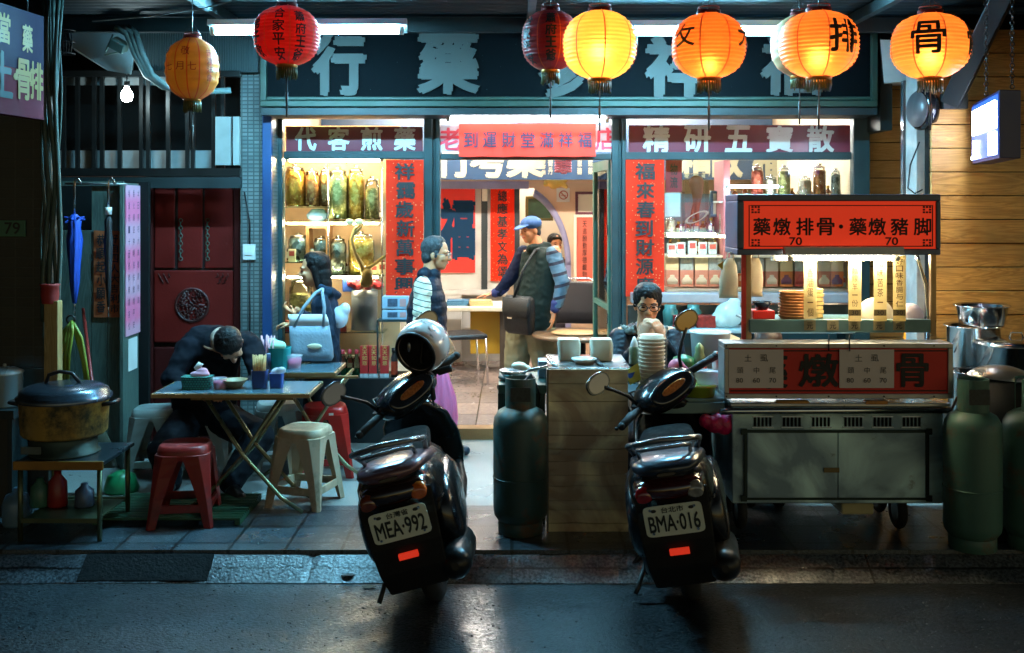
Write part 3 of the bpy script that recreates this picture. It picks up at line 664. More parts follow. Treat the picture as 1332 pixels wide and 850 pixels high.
b = MB(); b.tube([P(108,402,7.2), P(120,500,6.8), P(123,545,6.72)], .011, 8); b.build('handle', M('broom_red', hexl('8a2a24'), .4), t)
b = MB(); b.loft([ring(P(123,545,6.72), V(1,0,0), V(0,1,0), .03,.02), ring(P(124,575,6.7), V(1,0,0), V(0,1,0), .10,.03), ring(P(124,608,6.68), V(1,0,0), V(0,1,0), .14,.035)]); b.build('bristles', M('bristle', (.05,.05,.03), .9), t)
# grey plank panels with the spring papers and the pink menu
DGp = 7.35
t = thing('plank_partition', 'grey green plank partition left of the red door', 'partition', (X(120,DGp),DGp,PV))
gw = wood_mat('grey_green_wood', hexl('4f625a'), hexl('3a4a44'), hexl('57665c'), 2, .6)
b = MB()
for i in range(4): b.box((X(78+i*20.5,DGp)+.002,DGp,PV), (X(78+(i+1)*20.5,DGp)-.002,DGp+.04,Z(238 if i > 1 else 300,DGp)))
b.box((X(78,DGp),DGp-.02,Z(242,DGp)),(X(162,DGp),DGp-.004,Z(236,DGp)))
b.build('panel', gw, t)
e0, e1 = P(160,240,DGp-.05), P(188,240,7.75)
b = MB(); b.loft([[V(e0.x,e0.y,z),V(e1.x,e1.y,z),V(e1.x-.022,e1.y,z),V(e0.x-.022,e0.y,z)] for z in (PV,Z(238,DGp))], smooth=False); b.build('side_panel', gw, t)
b = MB(); b.cyl(V(e1.x,e1.y-.01,Z(545,7.75)), V(e1.x,e1.y-.01,Z(240,7.75)), .010); b.build('edge_strip', M('alu', (.6,.62,.66), .4, .6), t)
b = MB(); b.box((X(62,7.6),7.62,PV),(X(192,7.6),7.66,Z(237,7.6))); b.build('backing', dark, t)  # dark sheet added to stop window light leaking past the planks
b = MB(); b.tube([P(85,239,7.2), P(165,240,7.2)], .008, 7); b.build('rail', M('rail_grey', (.22,.24,.24), .4, .7), t)
for nm, xx, st, lab in (('spring_paper',131,'恭順起小願香','faded orange spring paper on the grey planks left of the black umbrella'), ('spring_paper',149,'好自四人大吉利市','narrow faded orange spring paper on the grey planks right of the black umbrella')):
    wd = 9 if xx == 131 else 8
    t = thing(nm, lab, 'paper strip', P(xx,413,DGp-.01), 'faded spring papers')
    b = MB(); n = 6; b.loft([[P(xx-wd,300+113*i/n,DGp-.008+.004*math.sin(i*2)), P(xx+wd,301+112*i/n,DGp-.010+.004*math.cos(i*1.7)), P(xx+wd,301+112*i/n,DGp-.004), P(xx-wd,300+113*i/n,DGp-.004)] for i in range(n+1)], smooth=False); b.build('paper', M('faded_orange', hexl('a5542c'), .7, 0, .3, 6), t)
    b = MB(); b.vtext(st, xx, 304, 408, DGp-.016, 11, bold=.02, jit=1); b.build('lettering', ink, t)
pd = V(e1.x-e0.x, e1.y-e0.y, 0).normalized(); pl = V(e1.x-e0.x, e1.y-e0.y, 0).length; pn = V(pd.y,-pd.x,0)
t = thing('menu_poster', 'tall pink handwritten notice poster on the side panel by the red door', 'poster', V(e0.x,e0.y,Z(440,DGp)))
zt, zb = Z(241,DGp), Z(438,DGp)
b = MB(); b.loft([[V(e0.x,e0.y,z)+pd*u*pl+pn*k for u,k in ((.06,.004),(.94,.004),(.94,.012),(.06,.012))] for z in (zb,zt)], smooth=False)
m, n, l, pb = nodes('pink_poster'); tc = n.new('ShaderNodeTexCoord'); sp = n.new('ShaderNodeSeparateXYZ'); l.new(tc.outputs['Object'], sp.inputs[0])
mu = n.new('ShaderNodeMath'); mu.operation = 'MULTIPLY'; mu.inputs[1].default_value = 5.6; l.new(sp.outputs[2], mu.inputs[0]); fr = n.new('ShaderNodeMath'); fr.operation = 'PINGPONG'; fr.inputs[1].default_value = 1; l.new(mu.outputs[0], fr.inputs[0])
cr = n.new('ShaderNodeValToRGB'); cr.color_ramp.elements[0].position = .3; cr.color_ramp.elements[1].position = .7; cr.color_ramp.elements[0].color = (.60,.30,.40,1); cr.color_ramp.elements[1].color = (.72,.16,.30,1); l.new(fr.outputs[0], cr.inputs[0]); l.new(cr.outputs[0], pb.inputs['Base Color']); pb.inputs['Roughness'].default_value = .6
b.build('paper', m, t)
b = MB()
for ci, st in enumerate(('每逢初一十五祭拜恭請各位','香火鼎盛神明保佑合境平安','本日祭祀大典敬請參加','福德正神聖誕千秋祝壽')):
    for j, ch in enumerate(st): b.text(ch, V(e0.x,e0.y,zt-(j+.7)*(zt-zb)/12.5)+pd*((.18+ci*.21)*pl)+pn*.015, w=.036, h=.05, right=pd, bold=.0)
b.build('lettering', M('violet_ink', (.10,.04,.08), .6), t)
b = MB(); b.loft([[V(e0.x,e0.y,z)+pd*u*pl+pn*k for u,k in ((.2,.003),(.6,.003),(.6,.008),(.2,.008))] for z in (Z(485,DGp),Z(443,DGp))], smooth=False); tag(b.build('notice', white), 'small white slip of paper below the pink poster', 'notice')
# red temple style door
DD = 8.2
t = thing('red_door', 'dark red wooden double door with a round carved medallion', 'door', (X(253,DD),DD,PV))
rd = M('door_red', hexl('62120c'), .55, 0, .4, 3, bump=.1, spec=.25); rdd = M('door_dark_red', hexl('3c0c0a'), .5, 0, .4, 3, spec=.25)
b = MB(); b.box((X(192,DD),DD,PV), (X(312,DD),DD+.05,Z(228,DD))); b.build('backing', M('door_back', (.012,.008,.008), .6), t)
b = MB(); b.pbox(192,229,312,240,DD-.05,.05); b.pbox(304,240,312,660,DD-.05,.05); b.pbox(192,240,198,660,DD-.05,.05); b.build('door_frame', rdd, t, bevel=.006)
b = MB()
for x0, x1 in ((201,227),(231,263),(266,303)): b.pbox(x0,242,x1,349,DD-.02,.02)
b.each('upper_panel', rd, t, bevel=.006)
b = MB(); b.pbox(200,352,303,446,DD-.03,.03); b.each('middle_panel', rd, t, bevel=.01)
b = MB(); b.pbox(200,452,303,640,DD-.03,.03); b.build('lower_panel', rdd, t, bevel=.01)
b = MB(); c = P(250,397,DD-.035); b.torus(c, .125, .010, (0,1,0), 40); 
for r_ in range(5):
    for i in range(6+r_*5):
        a = 2*PI*i/(6+r_*5)+r_; p = c+V((.012+r_*.024)*math.cos(a), 0, (.012+r_*.024)*math.sin(a)); b.tube([p, p+V(.02*math.cos(a*3+r_),-.008,.02*math.sin(a*2)), p+V(.012*math.cos(a*5),-.002,.018*math.sin(a*4))], .0055, 5)
for sx_, px_ in ((1,296),(-1,206)):
    for i in range(7):
        p = P(px_-sx_*i*2.2, 356+ (i%3)*4, DD-.033); b.tube([p, p+V(.01,-.006,-.02), p+V(-.012*sx_,-.002,-.03)], .004, 5)
b.build('medallion', M('carved_dark', hexl('3c1410'), .5, 0, .3, 10), t)
b = MB()
for px_ in (235,270):
    for i in range(11): b.torus(P(px_,287+i*5,DD-.03), .014, .0035, (1,0,0) if i%2 else (0,1,0), 10, 5)
b.build('chain', M('chain_green', hexl('3c5f52'), .5, .5), t)
# mosaic pillar, blue post, switch box
t = thing('mosaic_pillar', 'pillar faced with tiny grey mosaic tiles between red door and shop window', 'pillar', (X(330,8.05),8.05,PV))
b = MB(); b.box((X(313,8.05),8.05,PV), (X(354,8.05),8.4,3.25)); b.build('tiles', brick_mat('mosaic', (.17,.20,.195), (.10,.135,.135), (.05,.07,.07), .045, .03, .005, .35), t)
b = MB(); b.pbox(341,100,353,500,8.0,.049); b.build('corner_post', bluep, t, bevel=.004)
b = MB(); b.pbox(316,318,332,338,8.03,.019); b.pbox(319,327,329,332,8.022,.007); tag(b.build('switch_box', M('box_white', (.55,.57,.56), .4)), 'white electric switch box on the mosaic pillar', 'switch box')
b = MB(); b.tube([P(325,338,8.035), P(325,420,8.035), P(326,520,8.035)], .006, 6); b.tube([P(318,250,8.035),P(325,290,8.03),P(325,318,8.03)], .006, 6); tag(b.build('wall_cable', black), 'black cable running along the mosaic pillar through the switch box', 'cable')
# barred opening above the door, its dark recess
DW = 7.9
t = thing('window_grille', 'black iron bars across the dark opening above the red door', 'grille', (X(190,DW),DW,Z(228,DW)))
b = MB()
for px_ in (83,101,123,133,156,184,193,219,244,251,278,290): b.box((X(px_-2.4,DW),DW-.014,Z(226,DW)), (X(px_+2.4,DW),DW+.014,Z(96,DW)))
b.each('bar', M('iron_black', (.012,.014,.014), .35, .5), t)
b = MB(); b.pbox(78,92,312,100,DW-.03,.06); b.pbox(78,219,312,230,DW-.03,.06); b.build('frame', M('iron_black'), t)
pale = M('pale_panel', (.2,.225,.225), .6, 0, .3, 8)
b = MB(); b.pbox(78,196,280,219,DW+.06,.02); b.pbox(80,100,280,111,DW+.06,.02); b.each('pale_band', pale, t)
b = MB(); b.box((X(-60,8.5),8.5,Z(240,8.5)), (X(320,8.5),8.55,3.3)); b.build('recess', dark, t)  # near-black sheet for the unlit depth, widened to block leaking light
b = MB(); b.pbox(280,152,300,215,DW-.045,.04); b.pbox(303,152,311,215,DW-.05,.05); tag(b.build('meter_box', M('meter_grey', (.22,.25,.24), .5, 0, .25)), 'pale grey meter box at the right end of the window grille', 'meter box')
b = MB(); b.box((X(70,7.9),7.86,Z(245,7.86)), (X(315,7.9),7.9,Z(231,7.9))); tag(b.build('lintel', steeld), 'dark lintel beam between the grille and the red door', 'beam')
# small bulb
t = thing('light_bulb', 'bare glowing bulb hanging in front of the window grille', 'bulb', P(165,123,7.55))
b = MB(); b.lathe([(0,-.05),(.03,-.04),(.042,-.01),(.036,.02),(.018,.045),(.015,.06)], P(165,124,7.55), 14); b.build('globe', M('bulb_cool', (.75,.95,1), .3, emit=60, ecol=(.72,.95,1), var=0), t)
b = MB(); b.cyl(P(165,113,7.55), P(165,106,7.55), .02, n=10); b.tube([P(165,106,7.55), P(166,60,7.5)], .004, 6); b.build('holder', black, t)
# sloping duct, floodlight, lagged pipes, corrugated backing
b = MB(); b.loft([[P(88,40,7.5),P(178,40,7.5),P(170,97,7.5),P(140,92,7.5),P(95,62,7.5)], [P(90,48,8.4),P(180,48,8.4),P(172,97,8.3),P(142,92,8.3),P(97,66,8.4)]], smooth=False)
tag(b.build('air_duct', M('duct_white', (.45,.50,.50), .5, 0, .2, 3)), 'white sloping air duct under the canopy left of the amber lantern', 'duct')
t = thing('floodlight', 'small grey floodlight on a bracket by the white duct', 'floodlight', P(155,60,7.35))
b = MB(); b.box((-.055,-.045,-.035), (.055,.045,.035)); b.xf(Matrix.Translation(P(155,59,7.35)) @ Matrix.Rotation(.5,4,'Y') @ Matrix.Rotation(.4,4,'X')); b.build('body', M('flood_grey', hexl('6d8a84'), .45, .3), t, bevel=.008)
b = MB(); b.tube([P(147,45,7.35), P(138,66,7.35), P(136,72,7.38), P(160,66,7.38)], .006, 6); b.build('bracket', M('flood_grey'), t)
t = thing('pipe_bundle', 'bundle of lagged grey pipes curving down beside the duct', 'pipes', P(200,110,7.4))
for k_ in range(3):
    b = MB(); b.tube([P(150+k_*9,36,7.3+.03*k_), P(165+k_*6,44,7.3), P(175+k_*5,70,7.35), P(190+k_*4,98,7.4), P(212+k_*3,113,7.5), P(250,120,7.6+.03*k_), P(300,118,7.7)], .022, 9); b.build('pipe', M('lagging', hexl('5f7472'), .6, 0, .4, 10, bump=.3), t)
b = MB()
for i in range(46): b.box((X(186,7.95)+i*.018,7.94,Z(92,7.95)), (X(186,7.95)+i*.018+.009,7.952,Z(36,7.95)))
b.box((X(180,7.95),7.953,Z(94,7.95)), (X(335,7.95),7.97,3.25)); tag(b.build('ribbed_sheet', M('ribbed', hexl('26383a'), .6, 0, .3)), 'dark ribbed sheet metal behind the amber lantern', 'metal sheet')
t = thing('wall_fan', 'caged black wall fan at the left end of the white duct', 'fan', P(82,58,7.2))
b = MB()
for i in range(7): b.tube([P(74+i*3,40,7.2), P(70+i*4,56,7.17), P(74+i*3,70,7.2)], .004, 5)
for f_ in (40,55,70): b.torus(P(83,f_,7.2), .07, .005, (0,0,1), 18, 5)
b.build('cage', black, t)
b = MB(); b.cyl(P(83,56,7.2), P(83,56,7.32), .03); b.build('motor', black, t)
# ================================================================ right side
DWR = 7.0
plw = wood_mat('plank_wood', hexl('d8a458'), hexl('b07c3a'), hexl('987844'), 0, .5)
t = thing('plank_wall', 'varnished horizontal plank wall at the right edge of the picture', 'wall', (X(1300,DWR),DWR,PV))
b = MB(); z = PV
while z < 3.1: b.box((X(1212,DWR),DWR+.004*rnd.random(),z), (X(1480,DWR),DWR+.05,z+.1508)); z += .157
b.build('planks', plw, t, bevel=.003)
b = MB(); b.box((X(1212,DWR),DWR+.03,PV), (X(1480,DWR),DWR+.12,3.2)); b.build('backing', dark, t)
t = thing('plank_cladding', 'narrow strip of pale planks between shop window and concrete post', 'cladding', (X(1150,8.75),8.75,PV))
b = MB(); z = PV
while z < 3.0: b.box((X(1120,8.75),8.75+.004*rnd.random(),z), (X(1176,8.75),8.8,z+.139)); z += .146
b.build('planks', wood_mat('pale_plank', hexl('c0a068'), hexl('a98850'), hexl('937a4c'), 0, .5), t, bevel=.003)
b = MB(); b.box((X(1110,8.75),8.78,PV), (X(1176,8.75),8.9,3.2)); b.build('backing', dark, t)
t = thing('concrete_post', 'pale flaking concrete post left of the plank wall', 'post', (X(1203,7.3),7.3,PV))
b = MB(); b.box((X(1192,7.3),7.3,PV), (X(1216,7.3),7.5,3.0)); b.build('shaft', M('concrete', (.42,.40,.38), .8, 0, .4, 7, bump=.5, bscale=25), t, bevel=.006)
b = MB(); b.pbox(1175,105,1184,430,7.6,.05); b.build('steel_strip', M('strip_steel', (.55,.62,.70), .2, .9, .3, 5), t)
b = MB(); b.pbox(1184,150,1194,430,7.75,.05); b.build('tile_return', M('peach_tile', hexl('c08a5c'), .4, 0, .2, 6), t)
b = MB(); b.tube([P(1196,185,7.28), P(1184,215,7.25), P(1181,245,7.27), P(1190,252,7.28), P(1200,247,7.28)], .005, 6); tag(b.build('loose_cable', black), 'loose black cable curling down the concrete post', 'cable')
b = MB(); b.loft([[P(1145,52,7.7),P(1200,52,7.7),P(1205,105,7.7),P(1150,108,7.7)], [P(1145,52,8.3),P(1200,52,8.3),P(1205,112,8.3),P(1150,112,8.3)]], smooth=False)
tag(b.build('soffit_box', M('soffit_white', (.5,.52,.52), .7, 0, .2)), 'white plastered soffit box behind the rightmost lit lantern', 'soffit')
t = thing('round_drum', 'round black wall drum seen edge on, fixed to the concrete post', 'wall lamp', P(1199,143,7.1))
b = MB(); b.lathe([(0,-.02),(.09,-.02),(.135,0),(.14,.05),(.12,.07),(0,.075)], n=28); b.xf(Matrix.Translation(P(1206,143,7.1)) @ Matrix.Rotation(math.radians(-76),4,'Z') @ Matrix.Rotation(PI/2,4,'X')); b.build('drum', blackg, t)  # plain drum with a dull unlit disc on one side
b = MB(); b.lathe([(0,0),(.118,0),(.118,-.003),(0,-.006)], n=28); b.xf(Matrix.Translation(P(1206,143,7.1)) @ Matrix.Rotation(math.radians(-76),4,'Z') @ Matrix.Rotation(PI/2,4,'X') @ Matrix.Translation(V(0,0,.080))); b.build('lens', M('drum_face', (.10,.09,.095), .35), t)
b = MB(); b.box((X(1207,7.2),7.13,Z(166,7.2)), (X(1213,7.2),7.3,Z(122,7.2))); b.build('bracket', black, t)
t = thing('diagonal_brace', 'thick dark steel brace slanting from the canopy down to the plank wall', 'brace', P(1245,130,6.9))
b = MB(); a_, b_ = P(1322,-40,6.3), P(1238,132,6.95); s_, u_ = frame(b_-a_); b.loft([ring(p,s_,u_,.085,.085,4,1.0) for p in (a_,b_)], smooth=False); b.build('bar', M('brace_dark', (.014,.018,.02), .5, .3), t, bevel=.006)
b = MB(); b.box((X(1226,6.95),6.93,Z(142,6.95)), (X(1258,6.95),6.995,Z(122,6.95))); b.build('foot_plate', M('brace_dark'), t, bevel=.004)
# LED box sign
t = thing('led_sign', 'hanging blue box sign with glaring white light dots by the plank wall', 'sign', P(1297,212,6.2))
p0, p1, p2 = P(1265,212,6.85), P(1300,212,5.95), P(1328,212,5.97); zb, zt = Z(206,5.95), Z(117,5.95)
def quad(mb, a, c, z0, z1, th=.0):
    mb.poly([V(a.x,a.y,z0), V(c.x,c.y,z0), V(c.x,c.y,z1), V(a.x,a.y,z1)])
d1 = V(p1.x-p0.x,p1.y-p0.y,0); d2 = V(p2.x-p1.x,p2.y-p1.y,0); 
b = MB(); pa = V(p0.x,p0.y,0); pb_ = V(p1.x,p1.y,0); pc = V(p2.x,p2.y,0); pd_ = pc+(pa-pb_)
b.loft([[q+V(0,0,z) for q in (pa,pb_,pc,pd_)] for z in (zb,zt)], smooth=False); b.build('case', M('led_case', hexl('1d2c6e'), .35, 0, .15), t, bevel=.004)
L1 = d1.length; u1 = d1.normalized(); n1 = V(u1.y,-u1.x,0)
b = MB(); b.loft([[pa+u1*u+n1*k+V(0,0,z) for u,k in ((.02,.004),(L1-.01,.004),(L1-.01,.007),(.02,.007))] for z in (zb+.02,zt-.02)], smooth=False); b.build('panel', M('led_panel', hexl('1c3f96'), .3, emit=.6, ecol=(.03,.12,.6), var=0), t)
b = MB()
def dots(u0,u1_,f0,f1,nu,nv,mask=None):
    for i in range(nu):
        for j in range(nv):
            if mask and not mask(i,j): continue
            c = pa+u1*(L1*(u0+(u1_-u0)*i/max(nu-1,1)))+n1*.010+V(0,0,zb+(zt-zb)*(f0+(f1-f0)*j/max(nv-1,1))); b.ell(c, .0042, 6, 4)
dots(.08,.9,.47,.86,16,18)
dots(.1,.2,.08,.36,3,14); dots(.04,.28,.08,.11,6,2); dots(.20,.28,.24,.24,3,1); dots(.7,.9,.08,.40,5,14)
b.build('led_dots', M('led_white', (1,1,.95), .3, emit=26, ecol=(.85,.93,1), var=0), t)
b = MB()
for q in (pa*.45+pb_*.55, pb_*.4+pc*.6):
    z = zt
    i = 0
    while z < 3.2: b.torus(q+V(0,0,z+.018), .012, .0035, (1,0,0) if i%2 else (0,1,0), 10, 5); z += .03; i += 1
b.build('chain', M('chain_dark', (.05,.05,.05), .4, .8), t)
# ================================================================ spring couplets and papers on the shopfront
def glitter(name, col):
    m, n, l, b = nodes(name); tc = n.new('ShaderNodeTexCoord'); nz = n.new('ShaderNodeTexVoronoi'); nz.inputs['Scale'].default_value = 38; l.new(tc.outputs['Object'], nz.inputs['Vector'])
    lt = n.new('ShaderNodeMath'); lt.operation = 'LESS_THAN'; lt.inputs[1].default_value = .15; l.new(nz.outputs['Distance'], lt.inputs[0])
    mx = n.new('ShaderNodeMix'); mx.data_type = 'RGBA'; mx.inputs[6].default_value = (*col,1); mx.inputs[7].default_value = (.85,.42,.18,1); l.new(lt.outputs[0], mx.inputs[0]); l.new(mx.outputs[2], b.inputs['Base Color']); b.inputs['Roughness'].default_value = .7; b.inputs['Specular IOR Level'].default_value = .15
    tr_ = n.new('ShaderNodeBsdfTranslucent'); l.new(mx.outputs[2], tr_.inputs[0]); ms_ = n.new('ShaderNodeMixShader'); ms_.inputs[0].default_value = .3; l.new(b.outputs[0], ms_.inputs[1]); l.new(tr_.outputs[0], ms_.inputs[2]); l.new(ms_.outputs[0], n['Material Output'].inputs[0])
    return m
glit = glitter('flecked_red', (.85,.036,.010))
DC = 8.235
for lab, x0, x1, y0, y1, st, y2 in (('long vermilion couplet with black characters left of the shop doorway',502,551,208,387,'祥靄歲新萬事興',386), ('long vermilion couplet with black characters right of the shop doorway, partly behind the seated man',814,864,208,386,'福來春到財源廣',386)):
    t = thing('spring_couplet', lab, 'couplet', P((x0+x1)/2,y1,DC), 'spring couplets on the shop windows')
    b = MB(); n = 10; b.loft([[P(x0,y0+(y1-y0)*i/n,DC+.006*math.sin(i*1.3)-(.012 if i == n else 0)), P(x1,y0+(y1-y0)*i/n,DC+.006*math.cos(i)-(.02 if i == n else 0)), P(x1,y0+(y1-y0)*i/n,DC+.012), P(x0,y0+(y1-y0)*i/n,DC+.012)] for i in range(n+1)], smooth=False); b.build('paper', glit, t)
    b = MB(); b.vtext(st, (x0+x1)/2, y0+3, y2-2, DC-.011, 24, bold=.022, jit=1.2); b.build('lettering', ink, t)
DB_ = 8.2
t = thing('paper_banner', 'bright red paper banner with seven black characters under the tube over the doorway', 'banner', P(686,204,DB_))
b = MB(); n = 12; b.loft([[P(597+178*i/n,161,DB_+.004*math.sin(i)), P(597+178*i/n,204+.6*math.sin(i*2.1),DB_-.012+.004*math.cos(i*1.4)), P(597+178*i/n,204,DB_+.004), P(597+178*i/n,161,DB_+.014)] for i in range(n+1)], smooth=False); b.build('paper', M('banner_red', (.80,.045,.025), .6, 0, .12, 5, spec=.2), t)
b = MB(); b.htext('到運財堂滿祥福', 600, 773, 182, DB_-.022, 20, bold=.012, fill=.72); b.build('lettering', M('indigo_ink', (.02,.015,.05), .6), t)
# inside the shop: posters on the partition
DQ = DP+.02
def poster(name, lab, x0,y0,x1,y1,D, mat_, st=None, col=ink, px=0, wpx=20, bold=.02, frm=None, cat='poster', ys=None, one=None):
    t = thing(name, lab, cat, P((x0+x1)/2,y1,D))
    b = MB(); b.pbox(x0,y0,x1,y1,D,.01); b.build('paper', mat_, t)
    if frm:
        b = MB(); f = 3.5
        b.pbox(x0-f,y0-f,x1+f,y0,D-.02,.035); b.pbox(x0-f,y1,x1+f,y1+f,D-.02,.035); b.pbox(x0-f,y0,x0,y1,D-.02,.035); b.pbox(x1,y0,x1+f,y1,D-.02,.035); b.build('frame', frm, t, bevel=.004)
    b = MB()
    if st: b.vtext(st, (x0+x1)/2+px, (ys or (y0+4,y1-4))[0], (ys or (y0+4,y1-4))[1], D-.006, wpx, bold=bold)
    if one: b.text(one[0], P(one[1],one[2],D-.006), w=one[3]*D/FP, h=one[4]*D/FP, bold=one[5])
    if st or one: b.build('lettering', col, t)
    return t
poster('fortune_poster', 'red poster with one huge blue black fortune character inside the shop', 568,243,618,355,DQ, M('poster_red', (.72,.022,.012), .6, 0, .15), one=('福',594,298,44,74,.045), col=M('blue_ink', (.008,.035,.08), .8, spec=.1))
poster('scroll', 'red flecked calligraphy scroll hanging left of the archway', 638,243,669,366,DQ, glit, '總應基孝文為頌', wpx=13)
b = MB(); b.pbox(627,236,634,262,DQ-.03,.02); tag(b.build('wall_lamp', cream), 'small cream wall lamp box between fortune poster and scroll', 'wall lamp')
woodf = M('red_wood_frame', hexl('5a2030'), .4, 0, .2); goldf = M('dark_gold_frame', hexl('5a4a1c'), .4, .3)
poster('framed_picture', 'framed dark green landscape picture seen through the archway', 687,259,716,284,12.9, M('green_picture', hexl('1f3a22'), .5, 0, .6, 12), frm=goldf, cat='picture')
poster('framed_certificate', 'cream framed certificate high on the wall right of the archway', 752,253,774,276,DQ-.03, cream, frm=woodf, cat='certificate')
poster('framed_calligraphy', 'tall framed coral red calligraphy right of the archway', 750,283,771,366,DQ-.03, M('coral', (.66,.12,.07), .5), '天道酬勤厚德載物', frm=cream, wpx=6, bold=.0, cat='calligraphy')
t = poster('no_smoking_sign', 'small white no smoking sign on the peach wall above the arch', 724,245,741,263,DQ-.04, white, cat='sign')
b = MB(); c = P(733,254,DQ-.05); b.torus(c, .045, .006, (0,1,0), 24, 6); b.tube([c+V(-.03,0,.03), c+V(.03,0,-.03)], .006, 6); b.tube([c+V(-.03,0,-.004), c+V(.03,0,-.004)], .004, 6); b.build('symbol', M('sign_red', (.5,.12,.08), .5), t)
# gold dragon carp and pink hanging ornament
t = thing('gold_ornament', 'small gilded dragon ornament above the archway', 'ornament', P(724,246,11.5))
b = MB(); b.chain([P(712,236,11.45),P(720,240,11.4),P(730,238,11.45),P(737,232,11.45)], [.04,.055,.04,.03]); b.chain([P(730,238,11.45),P(736,243,11.4),P(738,245,11.4)],[.03,.025,.01]); b.chain([P(712,236,11.42),P(710,240,11.4)],[.035,.03]); b.build('body', gold, t, remesh=.012)
t = thing('hanging_ornament', 'pink beaded festive ornament hanging inside above the doorway', 'ornament', P(733,229,9.4))
b = MB()
for i in range(10):
    for j in range(6): b.ell(P(723+i*2.1,205+j*3.6+(2 if 3<i<7 else 0),9.4), .012, 6, 5)
b.build('beads', M('pink_beads', (.75,.22,.30), .4), t); b = MB(); b.pbox(720,196,745,208,9.38,.05); b.build('top', M('banner_red'), t)
# the desk, the chairs, the round table
t = thing('desk', 'cream topped yellow desk at the back of the shop', 'desk', P(622,487,11)); dz = .90
b = MB(); b.box((X(560,11),10.75,dz-.045), (X(662,11),11.45,dz)); b.build('desktop', cream, t, bevel=.008)
b = MB(); b.box((X(612,11),10.95,.40), (X(651,11),10.98,dz-.047)); b.build('front_panel', M('yellow_panel', hexl('b08c22'), .5, 0, .15, 3), t)
b = MB()
for px_ in (567,654): b.box((X(px_,11)-.03,10.85,FL+.002), (X(px_,11)+.03,11.35,dz-.047))
b.each('leg', M('desk_dark', (.05,.04,.03), .5), t)
for i,(px_,c_,lb) in enumerate(((596,'3a6a8a','blue'),(625,'c8a878','brown'))):
    b = MB()
    for k_ in range(3): b.box((X(px_,11)-.13+.01*k_,10.85,dz+.002+k_*.018), (X(px_,11)+.13-.008*k_,11.05,dz+.019+k_*.018))
    tag(b.build('book_stack', M('book_%s' % lb, hexl(c_), .6)), 'small stack of %s ledgers on the cream desk' % lb, 'books')
def chair(lab, loc, rz):
    t = thing('chair', lab, 'chair', (0,0,0), 'black stacking chairs in the shop')
    ch = chrome; up = M('black_vinyl', (.012,.012,.015), .4)
    b = MB(); b.box((-.21,-.2,.43), (.21,.22,.48)); b.build('seat', up, t, bevel=.02)
    b = MB(); b.loft([ring(V(0,-.235-.09*f,.52+.42*f), V(1,0,0), V(0,1,.2).normalized(), .20*(1-.25*max(0,f-.7)), .022, 16, 4) for f in (0,.3,.6,.85,.95,1)]); b.build('backrest', up, t)
    b = MB(); b.tube([V(-.21,-.19,.44), V(-.215,-.24,.55), V(-.2,-.34,.93), V(-.13,-.36,.97), V(.13,-.36,.97), V(.2,-.34,.93), V(.215,-.24,.55), V(.21,-.19,.44)], .011, 8); b.build('back_frame', ch, t)
    for sx_ in (-1,1):
        b = MB(); b.tube([V(.2*sx_,.2,.435), V(.2*sx_,.22,0)], .011, 8); b.each('leg', ch, t)
        b = MB(); b.tube([V(.21*sx_,-.18,.435), V(.22*sx_,-.26,0)], .011, 8); b.each('leg', ch, t)
    return put(t, loc, rz)
chair('black padded chair with chrome frame turned sideways before the yellow desk', (X(600,10.4),10.4,FL+.002), math.radians(-75))
chair('black padded chair standing behind the round table', (X(745,10.6),10.6,FL+.002), math.radians(170))
DT = 9.5
t = thing('round_table', 'small dark round table just inside the shop doorway', 'table', (X(752,DT),DT,FL)); tz = Z(434,DT)
b = MB(); b.lathe([(0,tz),(.44,tz),(.45,tz-.01),(.44,tz-.03),(0,tz-.03)], (X(757,DT),DT,0), 36); b.build('tabletop', M('table_brown', hexl('6b5038'), .35, 0, .25), t)
b = MB(); b.cyl((X(757,DT),DT,FL+.02), (X(757,DT),DT,tz-.03), .035); b.lathe([(0,0),(.26,0),(.24,.02),(.05,.05)], (X(757,DT),DT,FL+.003), 24); b.build('pedestal', black, t)
b = MB(); b.lathe([(0,0),(.17,0),(.19,.012),(.18,.02),(.05,.026),(0,.026)], (X(750,DT),DT-.05,tz+.002), 28, 1.25); tag(b.build('wooden_tray', M('tray_wood', hexl('b08a58'), .5)), 'pale oval wooden tray on the round table', 'tray')
# ================================================================ glass jars and goods in the left window
jarglass = glass_mat('jar_glass', (.90,.95,.93), .04, .9, .04)
def jar(lab, px, py0, py1, wpx, D, fill, lid='glass', fillh=1.05, grp='medicine jars in the left window', glassmat=None):
    k = D/FP; h = (py1-py0)*k; r = wpx*k/2; c = P(px,py1,D)
    t = thing('glass_jar', lab, 'jar', c, grp)
    b = MB(); b.lathe([(r*.9,0),(r,.01),(r,h*.80),(r*.82,h*.86),(r*.82,h*.9)], c, 20); b.build('glass', glassmat or jarglass, t)
    b = MB(); rr = r*.93; b.lathe([(0,.006),(rr,.006),(rr,h*.8*fillh*.95),(rr*.6,h*.8*fillh),(0,h*.8*fillh*1.02)], c, 16)
    for i in range(len(b.v)): b.v[i] = b.v[i]+V(noise.noise(b.v[i]*40),noise.noise(b.v[i]*40+V(9,0,0)),noise.noise(b.v[i]*50+V(0,9,0)))*.006
    b.build('herbs', fill, t)
    b = MB(); b.lathe([(r*.85,h*.9),(r*.87,h*.93),(r*.6,h*.955),(.012,h*.965),(.02,h*.985),(.014,h*1.02),(0,h*1.03)], c, 18); b.build('lid', glass_mat('lid_glass', (.75,.8,.8), .08, 1, .5) if lid == 'glass' else lid, t)
    return t
